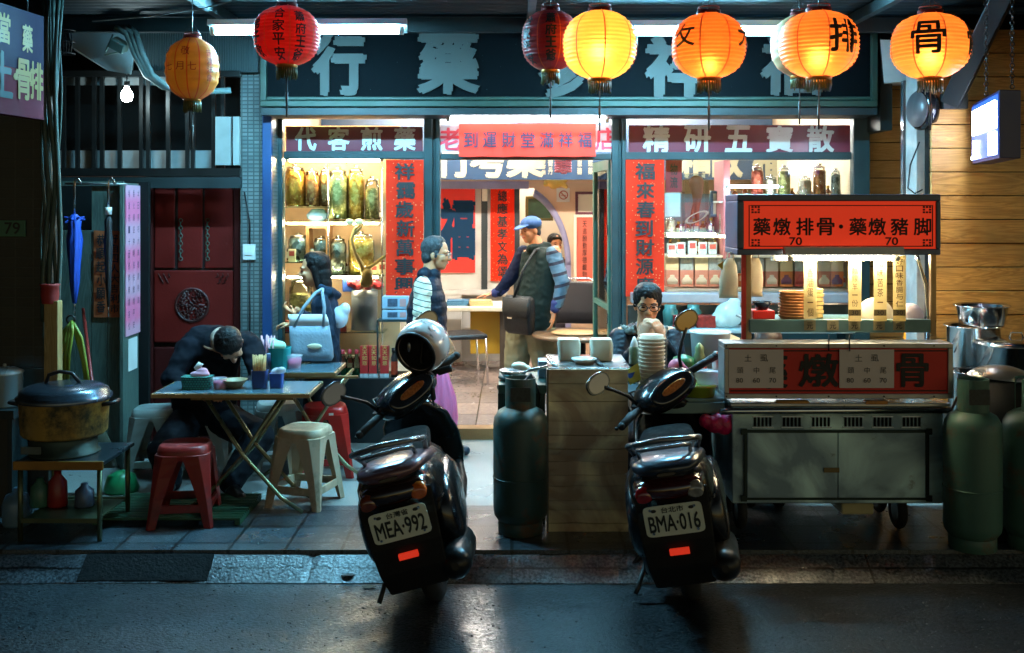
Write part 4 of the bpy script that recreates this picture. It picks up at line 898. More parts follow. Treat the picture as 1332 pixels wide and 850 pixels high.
def herb(name, c1, c2, sc_=45):
    m, n, l, b = nodes(name); tc = n.new('ShaderNodeTexCoord'); nz = n.new('ShaderNodeTexVoronoi'); nz.inputs['Scale'].default_value = sc_; l.new(tc.outputs['Object'], nz.inputs['Vector'])
    mx = n.new('ShaderNodeMix'); mx.data_type = 'RGBA'; mx.inputs[6].default_value = (*hexl(c1),1); mx.inputs[7].default_value = (*hexl(c2),1)
    sp = n.new('ShaderNodeSeparateColor'); l.new(nz.outputs['Color'], sp.inputs[0]); l.new(sp.outputs[0], mx.inputs[0]); l.new(mx.outputs[2], b.inputs['Base Color']); b.inputs['Roughness'].default_value = .7
    bp = n.new('ShaderNodeBump'); bp.inputs['Strength'].default_value = .6; bp.inputs['Distance'].default_value = .01; l.new(nz.outputs['Distance'], bp.inputs['Height']); l.new(bp.outputs[0], b.inputs['Normal'])
    return m
hb = dict(amber=herb('h_amber','f0b040','d08020'), brown=herb('h_brown','a06a3a','d0a068'), rust=herb('h_rust','b05a2a','e09a58'), green=herb('h_green','90a060','d0d090'), olive=herb('h_olive','807838','d0c078'), dark=herb('h_dark','38483e','c8d0c0',30), yellow=herb('h_yellow','c89020','f0d070'), white=herb('h_white','c8c0b0','f0ead8'), red=herb('h_red','8a1a14','d8705a'))
DJ = 8.62
disp = thing('display_shelves', 'glass display shelves on thin posts in the left shop window', 'shelves', (X(435,DJ),DJ,.63))
sg = glass_mat('shelf_glass', (.6,.85,.78), .04, 1.2, .15)
for (x0,x1,y) in ((368,432,269),(428,500,286),(368,425,340),(420,502,357),(368,502,430)):
    b = MB(); b.box((X(x0,DJ),DJ-.13,Z(y,DJ)-.008), (X(x1,DJ),DJ+.14,Z(y,DJ)-.001)); b.build('shelf', sg, disp)
b = MB()
for px_ in (370,427,497): b.cyl(P(px_,212,DJ-.12), P(px_,486,DJ-.12), .007, n=8)
b.each('post', chrome, disp)
b = MB(); b.box((X(368,8.85),8.88,.63), (X(520,8.85),8.91,2.6)); b.build('back_panel', M('back_warm', hexl('d0b088'), .6, 0, .3, 4), disp)
b = MB(); b.box((X(360,8.3),8.36,.60), (X(560,8.3),8.9,.63)); b.build('base_board', M('base_grey', (.3,.3,.28), .5), disp)
jar('wide jar of glowing amber slices, leftmost on the upper glass shelf', 384,214,268,27,DJ,hb['amber'])
jar('jar of rust brown roots second on the upper left glass shelf', 406,220,268,19,DJ,hb['rust'])
jar('tall jar of dark brown bark, third on the upper left glass shelf', 423,218,268,15,DJ+.05,hb['brown'])
jar('tall jar of pale green stalks on the second glass shelf beside the brown jar', 440,218,285,25,DJ,hb['green'])
jar('jar of yellow slices with brown base in the middle of the second glass shelf', 463,216,285,21,DJ+.02,hb['yellow'],fillh=1.08)
jar('jar of olive leaves with round glass knob, rightmost on the second glass shelf', 484,230,285,18,DJ,hb['olive'],fillh=.9)
jar('jar of dark speckled herbs left of the woman on the third glass shelf', 389,304,340,28,DJ,hb['dark'])
jar('jar of dark herbs just above the head of the woman', 418,308,340,20,DJ,hb['dark'])
jar('jar of speckled herbs right of the woman on the lower middle shelf', 440,308,357,20,DJ,hb['dark'])
jar('big jar of golden yellow herbs behind the forked root', 470,302,357,34,DJ+.04,hb['yellow'],fillh=1.08)
jar('short jar of green tea leaves on the bottom shelf in front of the woman', 391,360,428,30,DJ,hb['olive'],fillh=.85)
jar('small jar of green herbs on the bottom shelf behind the tote bag', 424,392,429,22,DJ,hb['green'])
b = MB(); b.lathe([(0,0),(.045,0),(.085,.03),(.09,.06),(.06,.095),(.05,.10),(.055,.105),(0,.11)], P(413,289,DJ), 20); b.tube([P(424,283,DJ),P(428,278,DJ),P(430,276,DJ)], [.014,.01,.012], 8); tag(b.build('teapot', M('teapot_blue', hexl('5a7484'), .3, 0, .2)), 'blue grey clay teapot on a block under the upper shelf', 'teapot')
b = MB(); b.box((X(400,DJ),DJ-.08,Z(297,DJ)),(X(430,DJ),DJ+.1,Z(289.5,DJ))); b.box((X(400,DJ),DJ-.08,Z(340,DJ)+.002),(X(404,DJ),DJ+.1,Z(297,DJ))); b.box((X(426,DJ),DJ-.08,Z(339,DJ)),(X(430,DJ),DJ+.1,Z(297,DJ)));tag(b.build('wooden_block', M('block_brown', hexl('8a6238'), .5)), 'brown wooden block carrying the blue teapot', 'block')
b = MB(); dr = DJ-.17
b.tube([P(478,368,dr),P(470,345,dr),P(462,330,dr),P(457,312,dr),P(462,298,dr),P(472,290,dr)], [.03,.022,.016,.013,.012,.007], 8); b.tube([P(474,352,dr),P(486,345,dr),P(500,334,dr),P(512,325,dr)], [.018,.014,.012,.006], 8); b.tube([P(461,305,dr),P(468,298,dr),P(474,290,dr)],[.010,.008,.004],7); b.chain([P(476,366,dr),P(478,356,dr)],[.05,.045])
for i in range(9): b.tube([P(472+i*1.5,360,dr-.02), P(470+i*1.9,368,dr-.04), P(469+i*2.1,374,dr-.02)], [.007,.005,.003], 5)
tag(b.build('ginseng_root', M('root_tan', hexl('a8935a'), .7, 0, .3, 12)), 'big forked dried root standing before the golden jar', 'root')
for i,px_ in enumerate((455,467)):
    b = MB(); b.ell(P(px_,289,DJ-.2), (.035,.03,.026)); tag(b.build('paper_flower', M('flower_cream', hexl('f4ecc0'), .6)), '%s cream paper blossom at the tip of the forked root' % ('left','right')[i], 'flower')
t = thing('gift_tin', 'pale grey round tin on the bottom window shelf right of the woman', 'tin', P(475,430,DJ-.05))
b = MB(); c = P(474,429,DJ-.05); b.lathe([(0,.002),(.105,.002),(.105,.31),(.1,.315),(0,.315)], c, 26); b.build('body', M('tin_grey', hexl('8f9aa4'), .35, .4, .2), t); b = MB(); b.lathe([(.108,.27),(.108,.32),(0,.325)], c, 26); b.build('lid', M('tin_lid', hexl('a8aeb4'), .3, .4), t)
b = MB(); b.box((-.07,-.05,0),(.07,.05,.12)); b.xf(Matrix.Translation(P(457,379,DJ-.05)) @ Matrix.Rotation(.2,4,'Z')); tag(b.build('small_carton', M('carton_blue', hexl('2a52a8'), .5)), 'small blue carton on top beside the grey tin', 'carton')
cl = MB()
for i in range(6): cl.ell(P(458+i*7,368+(i%2)*4,DJ-.1+.02*(i%3)), (.045,.05,.035), 10, 7)
tag(cl.build('gift_ribbons', M('ribbon_red', hexl('b8323c'), .5, 0, .35, 14), remesh=.012), 'bunch of red and white ribbon at the foot of the forked root', 'ribbons')
for i,(y0,y1) in enumerate(((386,402),(403.5,416))):
    t = thing('ginseng_carton', ('upper','lower')[i]+' pale blue carton of the pair below the left couplet', 'carton', P(515,y1,8.16))
    b = MB(); b.pbox(497,y0,531,y1,8.13,.16); b.build('box', M('carton_pale', hexl('a4bcd0'), .4), t, bevel=.004)
    b = MB(); b.pbox(504,y0+3,517,y1-3,8.127,.002); b.build('picture', M('carton_print', hexl('4a5668'), .5, 0, .8, 30), t)
    b = MB(); b.pbox(520,y0+3,528,y1-3,8.127,.002); b.build('label_patch', M('carton_rose', hexl('d89a94'), .5), t)
b = MB(); b.pbox(490,417,534,419,8.1,.2); b.pbox(490,417,492,486,8.1,.02); b.pbox(532,417,534,486,8.1,.02); tag(b.build('side_stand', steelp), 'thin steel stand holding the pale blue cartons', 'stand')
# bottles and red packs on the plinth
PZ = .616
def bottle(lab, px, D):
    c = V(X(px,D),D,PZ)
    t = thing('glass_bottle', lab, 'bottle', c, 'green liquor bottles on the window ledge')
    b = MB(); b.lathe([(.02,0),(.034,.004),(.034,.10),(.026,.135),(.012,.16),(.012,.185)], c, 14); b.build('glass', glass_mat('bottle_glass', (.78,.93,.86), .03, 1, .05), t)
    b = MB(); b.lathe([(0,.004),(.031,.004),(.031,.065),(0,.066)], c, 12); b.build('liquor', M('green_liquor', hexl('1f8a5c'), .2, 0, .1), t)
    b = MB(); b.lathe([(.0155,.178),(.0155,.21),(0,.212)], c, 12); b.build('cap', M('cap_red', (.5,.02,.03), .4), t)
for i,(px_,d_) in enumerate(((434,8.2),(446,8.17),(455,8.18),(464,8.17))): bottle('%s from the left of four clear bottles of green liquor with red caps' % ORD[i], px_, d_)
for i,(x0,x1) in enumerate(((469,479.5),(480.5,492),(495,506))):
    t = thing('wine_carton', ['leftmost of three tall red cartons with gold characters on the ledge','middle one of three tall red cartons with gold characters on the ledge','rightmost of three tall red cartons with gold characters on the ledge, slightly apart'][i], 'carton', V(X((x0+x1)/2,8.16),8.16,PZ), 'red liquor cartons')
    b = MB(); b.box((X(x0,8.16),8.13,PZ+.03), (X(x1,8.16),8.19,PZ+.24)); b.build('box', M('carton_red', (.62,.03,.03), .4, 0, .1), t, bevel=.002)
    b = MB(); b.box((X(x0,8.16)-.001,8.129,PZ), (X(x1,8.16)+.001,8.191,PZ+.029)); b.build('base_band', M('carton_white', (.6,.6,.62), .5, 0, .6, 40), t)
    b = MB(); b.vtext('天天如意', (x0+x1)/2, 449, 476, 8.124, 6.5, bold=.0); b.build('lettering', M('gold_print', (.8,.55,.15), .4), t)
b = MB(); c = V(X(513,8.17),8.17,PZ); b.lathe([(0,0),(.026,0),(.026,.15),(.018,.17),(.018,.19),(.022,.19),(.022,.22),(0,.225)], c, 14); t = tag(b.build('thermos', M('thermos_dark', (.06,.05,.05), .3, .5)), 'slim bottle with red and gold label next to the red cartons', 'bottle'); bb = MB(); bb.lathe([(.0268,.02),(.0268,.12)], c, 14); bb.build('label_band', M('label_redgold', hexl('b03a20'), .4, 0, .8, 60), t)
# ================================================================ goods in the right window
DK = 8.75
t = thing('display_cabinet', 'white lit display cabinet with shelves in the right shop window', 'cabinet', (X(980,DK),DK,1.2))
wl = M('cabinet_white', (.72,.70,.62), .45, 0, .08)
for (x0,x1,y,th) in ((864,1100,374,.02),(864,1100,331,.018),(864,1100,306,.015),(930,1100,262,.015)):
    b = MB(); b.box((X(x0,DK),DK-.17,Z(y,DK)-th), (X(x1,DK),DK+.2,Z(y,DK))); b.build('shelf', wl, t)
b = MB(); b.box((X(862,DK),DK+.2,1.2), (X(1104,DK),DK+.23,Z(252,DK))); b.build('back_panel', M('cabinet_back', hexl('7c98a0'), .5, 0, .35, 4), t)
b = MB(); b.box((X(935,DK),DK-.2,Z(335,DK)),(X(943,DK),DK+.2,Z(210,DK))); b.build('upright', M('upright_pink', hexl('b06a72'), .5), t)
# real lamp strips under two of the shelves, seen as white bars in the photo
tube_light('slim lamp under the top shelf of the right display', P(948,243,DK-.32), P(1012,243,DK-.32), 60, (.95,.97,1), .010, False, 'display lamps')
tube_light('slim lamp above the white shelf of the right display', P(868,305,DK-.34), P(930,305,DK-.34), 60, (1,.96,.84), .010, False, 'display lamps')
tube_light('slim lamp over the yellow jar in the left window', P(376,209,8.46), P(494,209,8.46), 150, (1,.74,.40), .010, False, 'display lamps')
def carton(lab, x0,y0,x1,y1,D, top, low, patch, grp='medicine cartons in the right window'):
    t = thing('medicine_carton', lab, 'carton', P((x0+x1)/2,y1,D), grp)
    b = MB(); b.pbox(x0,y0,x1,y1-(y1-y0)*.55,D,.09); b.build('upper_box', top, t)
    b = MB(); b.pbox(x0,y1-(y1-y0)*.55+.15,x1,y1,D-.001,.092); b.build('lower_box', low, t)
    b = MB(); m_ = (x0+x1)/2; b.lathe([(0,0),(.04,0),(.045,.03),(.03,.05),(.018,.06),(.018,.075),(0,.077)], (0,0,0), 12, 1, .02); b.xf(Matrix.Translation(P(m_,y1-3,D-.004))); b.build('picture', patch, t)
    return t
ct = [M('ct_cream', hexl('e6d8b0'), .4, 0, .15, 20), M('ct_blue', hexl('9ab0b8'), .4, 0, .5, 30), M('ct_white', hexl('e0dcd0'), .4)]
cl_ = [M('cl_pink', hexl('d89080'), .4, 0, .2), M('cl_red', hexl('b04a40'), .4, 0, .2), M('cl_orange', hexl('d07840'), .4)]
cp = [M('cp_red', hexl('9a2a2a'), .4), M('cp_white', hexl('f0e0d0'), .4), M('cp_violet', hexl('6a3a6a'), .4)]
xs = [866,885,904,922]; rw = 0
for i,x0 in enumerate(xs): carton('%s from the left of the pink and cream medicine cartons beside the right couplet' % ORD[i], x0,334,x0+17,373,DK-.12, ct[i%2], cl_[(0,0,0,0)[i]], cp[1])
for i,x0 in enumerate((978,996,1015,1034,1064,1081)): carton('%s from the left of the cartons behind the menu strips of the food cart' % ORD[i], x0,337,x0+16,373,DK-.12, ct[(i+1)%3], cl_[(i*2+1)%3], cp[i%3])
t = thing('ginseng_case', 'clear display case holding a red wrapped root beside the right couplet', 'display case', P(906,300,8.5))
b = MB(); b.pbox(891,226,922,303,8.45,.16); b.build('case', glass_mat('case_glass', (.82,.9,.95), .04, 1, .10), t)
b = MB(); b.chain([P(906,238,8.53),P(907,255,8.53),P(906,272,8.53),P(907,292,8.53)],[.06,.04,.022,.016]); b.chain([P(905,262,8.53),P(898,285,8.53)],[.018,.008]); b.build('root', M('root_red', hexl('9a4632'), .6, 0, .3, 15), t)
b = MB(); b.torus((0,0,0), .09, .012, (0,1,0), 24); b.xf(Matrix.Translation(P(906,283,8.49)) @ Matrix.Rotation(-.45,4,'Y') @ Matrix.Diagonal((1,1,.35,1))); b.build('dish_rim', cream, t)
poster('window_banner', 'small crimson festive banner behind the top of the right couplet', 866,208,887,250,8.42, M('crimson_cloth', hexl('9a1f2e'), .6), '物流', wpx=10)
poster('window_notice', 'white printed notice under the crimson banner', 865,251,885,282,8.42, M('notice_white', (.6,.62,.62), .5), cat='notice')
t = poster('framed_licence', 'cream framed licence standing right of the ginseng case', 928,252,948,279,8.86, cream, frm=M('licence_blue', hexl('2a5a74'), .5), cat='licence')
for i,(px_,y0,y1,wd,f_,lab) in enumerate(((944,272,305,18,'white','jar of white slices right of the cream licence'),(958,276,305,13,'brown','narrow jar of brown bark beside the jar of white slices'),(872,283,305,14,'white','small jar of white powder under the window notice'),(1003,228,261,14,'white','jar of pale slices above the left half of the cart roof'),(1020,216,261,16,'green','tall jar of pale green stalks above the cart roof'),(1047,230,261,16,'white','squat pale jar right of the tall green jar above the cart roof'),(1066,214,261,16,'rust','tall jar of orange roots above the cart roof'),(1087,220,261,12,'dark','dark jar at the right end of the top display shelf'),(985,215,261,16,'red','jar of red dates above the left end of the cart roof'))):
    jar(lab, px_,y0,y1,wd,DK-.05,hb[f_],grp='medicine jars in the right window')
# ledge goods below the right window
DLg = 8.0
t = thing('low_shelf', 'grey low shelf under the right shop window', 'shelf', (X(930,DLg),DLg,PV))
b = MB(); b.box((X(862,DLg),DLg-.14,Z(426,DLg)-.03),(X(1105,DLg),DLg+.15,Z(426,DLg))); b.build('board', M('shelf_teal', hexl('8aa0a4'), .4), t, bevel=.005)
b = MB()
for px_ in (870,985,1098): b.box((X(px_,DLg)-.02,DLg-.1,PV),(X(px_,DLg)+.02,DLg+.12,Z(426,DLg)-.031))
b.each('support', steelp, t)
zs = Z(426,DLg)+.001
def rbox(lab, px, w_, h_, d_, mt, rz=0, name='tea_box', cat='box', D=DLg, z=None):
    b = MB(); b.box((-w_/2,-d_/2,0),(w_/2,d_/2,h_)); b.xf(Matrix.Translation(V(X(px,D),D,zs if z is None else z)) @ Matrix.Rotation(rz,4,'Z')); return tag(b.build(name, mt, bevel=.004), lab, cat)
rbox('dark red box lying left on the grey low shelf', 889, .13,.09,.1, M('box_wine', hexl('7a1a1a'), .4), .35)
rbox('dark red box with gold print lying in the middle of the grey low shelf', 918, .14,.09,.1, M('box_wine2', hexl('8a2018'), .4, 0, .6, 40), -.1)
b = MB(); b.ell(V(X(948,DLg),DLg,zs+.095), (.11,.09,.10)); b.ell(V(X(938,DLg),DLg,zs+.06), (.08,.08,.065)); b.ell(V(X(955,DLg),DLg,zs+.18),(.05,.04,.05)); tag(b.build('plastic_bag', plastic_film('film_green', (.65,.78,.74), .55), remesh=.012), 'knotted clear plastic bag bulging on the low shelf beside the cart post', 'bag')
for i,(px_,lab) in enumerate(((872,'first'),(902,'second'))):
    b = MB(); b.lathe([(0,0),(.05,0),(.06,.11),(.045,.13),(.045,.16),(0,.16)], V(X(px_,8.1),8.1,zs), 14); tag(b.build('storage_jar', M('jar_teal', hexl('3a6a62'), .4, 0, .3)), '%s from the left of the teal storage jars at the back of the low shelf' % lab, 'jar', 'teal storage jars')

tube_light('added slim fill lamp under the second glass shelf of the left window', P(374,291,8.47), P(492,291,8.47), 60, (1,.78,.48), .008, False, 'display lamps')  # extra strip lamp added to brighten the window goods
tube_light('added slim fill lamp under the lowest glass shelf of the left window', P(374,361,8.47), P(492,361,8.47), 60, (1,.80,.52), .008, False, 'display lamps')  # second added strip, brightens the lower jars
# ================================================================ many small goods that fill the shelves behind the front rows
def mini_bottle(lab, grp, mt, capm, r, h):
    t = thing('small_bottle', lab, 'bottle', (0,0,0), grp)
    b = MB(); b.lathe([(0,0),(r,.002),(r,h*.62),(r*.45,h*.78),(r*.42,h*.84),(0,h*.84)], n=12); b.build('body', mt, t); b = MB(); b.lathe([(r*.52,h*.82),(r*.52,h),(0,h)], n=10); b.build('cap', capm, t); b = MB(); b.lathe([(r*1.02,h*.15),(r*1.02,h*.5)], n=12); b.build('label_band', M('band_cream', hexl('d8cfae'), .5, 0, .3, 90), t); return t
def mini_box(lab, grp, mt, mt2, w_, h):
    t = thing('small_box', lab, 'box', (0,0,0), grp)
    b = MB(); b.box((-w_/2,-.03,0),(w_/2,.03,h)); b.build('box', mt, t, bevel=.002); b = MB(); b.box((-w_*.36,-.0325,h*.45),(w_*.36,-.0305,h*.85)); b.build('label_patch', mt2, t); return t
def fill(proto, spots, flip=True):
    for i,(loc) in enumerate(spots):
        o = proto if i == 0 else copy_tree(proto)
        o.location = loc; o.rotation_euler = (0,0,rnd.uniform(-.25,.25)); k_ = rnd.uniform(.85,1.15); o.scale = (1,1,k_)
def row(x0, x1, n_, y, D, dz=.001): return [V(X(x0+(x1-x0)*(i+.5)/n_+rnd.uniform(-.8,.8),D), D+rnd.uniform(-.02,.02), Z(y,DJ)+dz) for i in range(n_)]
cm_, gm_ = M('cap_gold', hexl('a88438'), .35, .6), M('glass_brown', hexl('5a2c10'), .15, 0, .3, coat=.5)
fill(mini_bottle('small brown medicine bottle in the back rows of the left window','small bottles in the left window',gm_,cm_,.028,.13), row(372,430,5,269,DJ+.1)+row(432,496,6,286,DJ+.1)+row(430,500,6,357,DJ+.1)+row(372,424,4,340,DJ+.1))
fill(mini_bottle('small green glass bottle on the bottom shelf of the left window','small bottles in the left window',M('glass_green', hexl('1f5a3c'), .12, 0, .3, coat=.5),M('cap_red'),.03,.15), row(432,452,2,430,DJ+.08)+row(372,424,4,430,DJ+.1))
fill(mini_box('small cream medicine box on the upper shelves of the left window','small boxes in the left window',M('ct_cream'),M('cl_red'),.06,.09), row(372,424,3,340,DJ-.06)[:1]+row(400,424,2,340,DJ+.02)+row(484,500,2,357,DJ-.03)+row(486,499,1,430,DJ))
fill(mini_box('small red medicine box on the lower shelves of the left window','small boxes in the left window',M('cl_red'),M('ct_cream'),.055,.10), row(486,500,2,357,DJ+.09)+row(372,380,1,430,DJ-.06)+row(434,450,2,430,DJ-.08))
b = MB(); b.box((X(369,8.3),8.37,.635),(X(420,8.3),8.55,.80)); tag(b.build('storage_box', M('box_darkgreen', hexl('2a4034'), .5, 0, .3), bevel=.004), 'dark green storage box on the floor of the left window', 'box')
fill(mini_box('small white and red box on the floor of the left window','small boxes in the left window',M('ct_white'),M('cl_red'),.07,.11), [V(X(x_,8.5),8.5+rnd.uniform(-.03,.03),.632) for x_ in (424,434,446,458,470,484,496)])
def rowk(x0, x1, n_, y, D, dz=.001): return [V(X(x0+(x1-x0)*(i+.5)/n_+rnd.uniform(-.8,.8),D), D+rnd.uniform(-.015,.015), Z(y,DK)+dz) for i in range(n_)]
fill(mini_bottle('small brown bottle on the shelves of the right window','small goods in the right window',gm_,cm_,.026,.12), rowk(866,930,6,306,DK+.12)+rowk(950,1096,12,262,DK+.13)+rowk(866,960,8,331,DK+.12))
fill(mini_box('small pale blue box on the shelves of the right window','small goods in the right window',M('ct_blue'),M('cp_red'),.07,.10), rowk(866,934,5,331,DK-.06)+rowk(950,1096,9,306,DK-.02)+rowk(1090,1099,1,374,DK))
fill(mini_box('small orange box on the shelves of the right window','small goods in the right window',M('cl_orange'),M('ct_cream'),.055,.12), rowk(960,1096,8,331,DK+.05)+rowk(866,940,6,374,DK+.08)+rowk(955,1100,9,374,DK+.08))
fill(mini_box('small violet box on the shelves of the right window','small goods in the right window',M('cp_violet'),M('ct_white'),.05,.09), rowk(955,1096,8,331,DK-.08)+rowk(880,930,3,306,DK-.04))
# glass fronted cabinet along the back wall of the shop right of the arch, and one behind the right window
t = thing('wall_cabinet', 'dark wooden herb cabinet with many small drawers behind the right window', 'cabinet', (X(930,11.2),11.2,FL))
b = MB(); b.box((1.35,10.9,FL+.003),(2.7,11.3,1.95)); b.build('carcass', M('cabinet_wood', hexl('5a3420'), .45, 0, .3, 5), t)
for i in range(6):
    for j in range(7):
        b = MB(); b.box((1.39+i*.215,10.885,.35+j*.225),(1.39+i*.215+.2,10.899,.35+j*.225+.205)); b.build('drawer', M('drawer_wood', hexl('8a5a34'), .45, 0, .3, 6), t)
# a stand of dried goods in front of the peach wall, right of the doorway
b = MB(); b.box((1.02,10.95,FL+.003),(1.3,11.3,1.25)); tag(b.build('side_cabinet', M('side_cab', hexl('6b4a30'), .45, 0, .3, 5), bevel=.006), 'low brown cabinet beside the herb drawers at the back of the shop', 'cabinet')
fill(mini_box('cream carton on the low brown cabinet at the back of the shop','cartons on the brown cabinet',M('ct_cream'),M('cl_red'),.08,.16), [V(1.07+.1*i,11.05,1.252) for i in range(3)])
# ================================================================ stools
def stool_mesh(mat_, lab, loc, rz, h=.46, s=1.0, sticker=None):
    t = thing('plastic_stool', lab, 'stool', (0,0,0), 'plastic stools around the street tables')
    b = MB(); b.loft([ring(V(0,0,z), V(1,0,0), V(0,1,0), a, a, 32, 3.4) for z,a in ((h-.075,.150),(h-.07,.152),(h-.03,.147),(h-.008,.140),(h,.130))], cap=False)
    b.loft([ring(V(0,0,z), V(1,0,0), V(0,1,0), a, a, 32, 3.4) for z,a in ((h,.130),(h-.006,.115),(h-.008,.06),(h-.008,.004))], cap=True)
    b.loft([ring(V(0,0,z), V(1,0,0), V(0,1,0), a, a, 32, 3.4) for z,a in ((h-.075,.150),(h-.06,.142),(h-.02,.132))], cap=False)
    b.build('seat', mat_, t)
    for sx in (-1,1):
        for sy in (-1,1):
            b = MB(); d = V(sx,sy,0).normalized(); tg = V(-sy,sx,0).normalized(); rings = []
            for f in (0,.12,.3,.6,1):
                wd = .078*(1-f)**1.6+.030; z = (h-.045)*(1-f); c = d*(.165+.075*f)+V(0,0,z)
                rings.append([c+tg*wd-d*.045*(1-.3*f)*(wd/.06)**.4, c+d*.012+tg*wd*.35, c+d*.012-tg*wd*.35, c-tg*wd-d*.045*(1-.3*f)*(wd/.06)**.4, c-tg*wd*.45-d*.014, c+tg*wd*.45-d*.014])
            b.loft(rings, smooth=False); b.build('leg', mat_, t, bevel=.003)
    b = MB(); z = .085; r_ = .150
    for a in range(4):
        Rz = Matrix.Rotation(a*PI/2, 4, 'Z'); k = b.mark(); b.box((-r_,-r_-.012,z), (r_,-r_+.004,z+.045)); b.xf(Rz, k)
    b.build('stretcher', mat_, t, bevel=.003)
    if sticker:
        b = MB(); b.box((.02,-.1515,h-.06),(.05,-.149,h-.03)); b.build('sticker', white, t)
    return put(t, loc, rz, s=s)
def chipped(name, c, rough=.42, lo=.60, hi=.66, rust=(.09,.045,.025)):
    m, n, l, b = nodes(name); tc = n.new('ShaderNodeTexCoord'); nz = n.new('ShaderNodeTexNoise'); nz.inputs['Scale'].default_value = 5; nz.inputs['Detail'].default_value = 9; nz.inputs['Roughness'].default_value = .72; l.new(tc.outputs['Object'], nz.inputs['Vector'])
    n2 = n.new('ShaderNodeTexNoise'); n2.inputs['Scale'].default_value = 3; n2.inputs['Detail'].default_value = 5; mp = n.new('ShaderNodeMapping'); mp.inputs['Scale'].default_value = (2.5,2.5,.6); l.new(tc.outputs['Object'], mp.inputs[0]); l.new(mp.outputs[0], n2.inputs['Vector'])
    mx = n.new('ShaderNodeMix'); mx.data_type = 'RGBA'; mx.inputs[6].default_value = (*[q*.55 for q in c],1); mx.inputs[7].default_value = (*[q*1.35 for q in c],1); l.new(n2.outputs[0], mx.inputs[0])
    mr = n.new('ShaderNodeMapRange'); mr.inputs[1].default_value = lo; mr.inputs[2].default_value = hi; l.new(nz.outputs[0], mr.inputs[0])
    m2 = n.new('ShaderNodeMix'); m2.data_type = 'RGBA'; m2.inputs[7].default_value = (*rust,1); l.new(mr.outputs[0], m2.inputs[0]); l.new(mx.outputs[2], m2.inputs[6]); l.new(m2.outputs[2], b.inputs['Base Color'])
    r2 = n.new('ShaderNodeMapRange'); r2.inputs[3].default_value = rough; r2.inputs[4].default_value = .8; l.new(mr.outputs[0], r2.inputs[0]); l.new(r2.outputs[0], b.inputs['Roughness'])
    bp = n.new('ShaderNodeBump'); bp.inputs['Strength'].default_value = .4; bp.inputs['Distance'].default_value = .004; l.new(nz.outputs[0], bp.inputs['Height']); l.new(bp.outputs[0], b.inputs['Normal']); return m
stred = chipped('stool_red', hexl('a5120e'), .35, .62, .8, (.10,.02,.015)); stdark = chipped('stool_dark_red', hexl('8a1812'), .4, .5, .7, (.06,.015,.012)); stcream = chipped('stool_cream', hexl('cfb898'), .45, .5, .72, (.20,.13,.07)); stwhite = chipped('stool_grey', hexl('8f9894'), .45, .55, .75, (.12,.12,.10))
stool_mesh(stdark, 'worn dark red plastic stool in front of the folding table', P(241,683,6.13)+V(0,.02,0)*0+V(0,0,PV-P(241,683,6.13).z), .12, .45)
stool_mesh(stcream, 'cream plastic stool standing right of the folding table', V(X(397,6.5),6.5,PV), -.28, .465)
stool_mesh(stred, 'bright red plastic stool behind the cream stool', V(X(423,7.2),7.2,PV), .2, .465, sticker=True)
stool_mesh(stwhite, 'grey white plastic stool in front of the pink poster', V(X(203,7.15),7.15,PV), .1, .46)
stool_mesh(stwhite, 'grey white plastic stool under the second table beside the red stool', V(X(362,7.35),7.35,PV), .3, .46)
# ================================================================ folding tables
tm = M('tabletop_grey', hexl('5a7480'), .22, .4, .25, 5); tedge = M('table_edge', hexl('b09a72'), .3, .8, .2); tleg = M('table_leg', hexl('8a8a6c'), .28, .85, .25)
def fold_table(lab, x0,x1,y0,y1,z):
    t = thing('folding_table', lab, 'table', ((x0+x1)/2,(y0+y1)/2,PV), 'metal folding tables on the pavement')
    b = MB(); b.box((x0+.012,y0+.012,z-.026), (x1-.012,y1-.012,z)); b.build('tabletop', tm, t, bevel=.006)
    b = MB(); 
    b.box((x0,y0,z-.03),(x1,y0+.011,z-.004)); b.box((x0,y1-.011,z-.03),(x1,y1,z-.004)); b.box((x0,y0+.012,z-.03),(x0+.011,y1-.012,z-.004)); b.box((x1-.011,y0+.012,z-.03),(x1,y1-.012,z-.004)); b.build('edge_trim', tedge, t, bevel=.003)
    cx_ = (x0+x1)/2+.06; hw = .25
    for yy in (y0+.07, y1-.07):
        for s in (-1,1):
            b = MB(); o_ = .014*s
            b.tube([V(cx_+s*hw*.85,yy+o_,z-.045), V(cx_,yy+o_,z-.045-.33), V(cx_-s*hw*.9,yy+o_,PV+.10), V(cx_-s*(hw+.10),yy+o_,PV+.015)], .0125, 9); b.build('leg', tleg, t)
    b = MB()
    for s in (-1,1): b.tube([V(cx_+s*hw*.85,y0+.05,z-.043), V(cx_+s*hw*.85,y1-.05,z-.043)], .010, 7)
    b.box((cx_-.30,y0+.03,z-.046),(cx_+.30,y0+.055,z-.0305)); b.build('under_rail', M('rusty_rail', hexl('8a7448'), .5, .4, .5, 14), t)
    return t
TZ = .845
fold_table('grey metal folding table with crossed legs where the bent man eats', X(196,6.18),X(403,6.18),6.18,6.62,TZ)
fold_table('second grey folding table standing behind the first, in front of the shop window', X(352,7.0),X(438,7.0),6.95,7.4,TZ)
def on(px, D, z): return V(X(px,D), D, z)
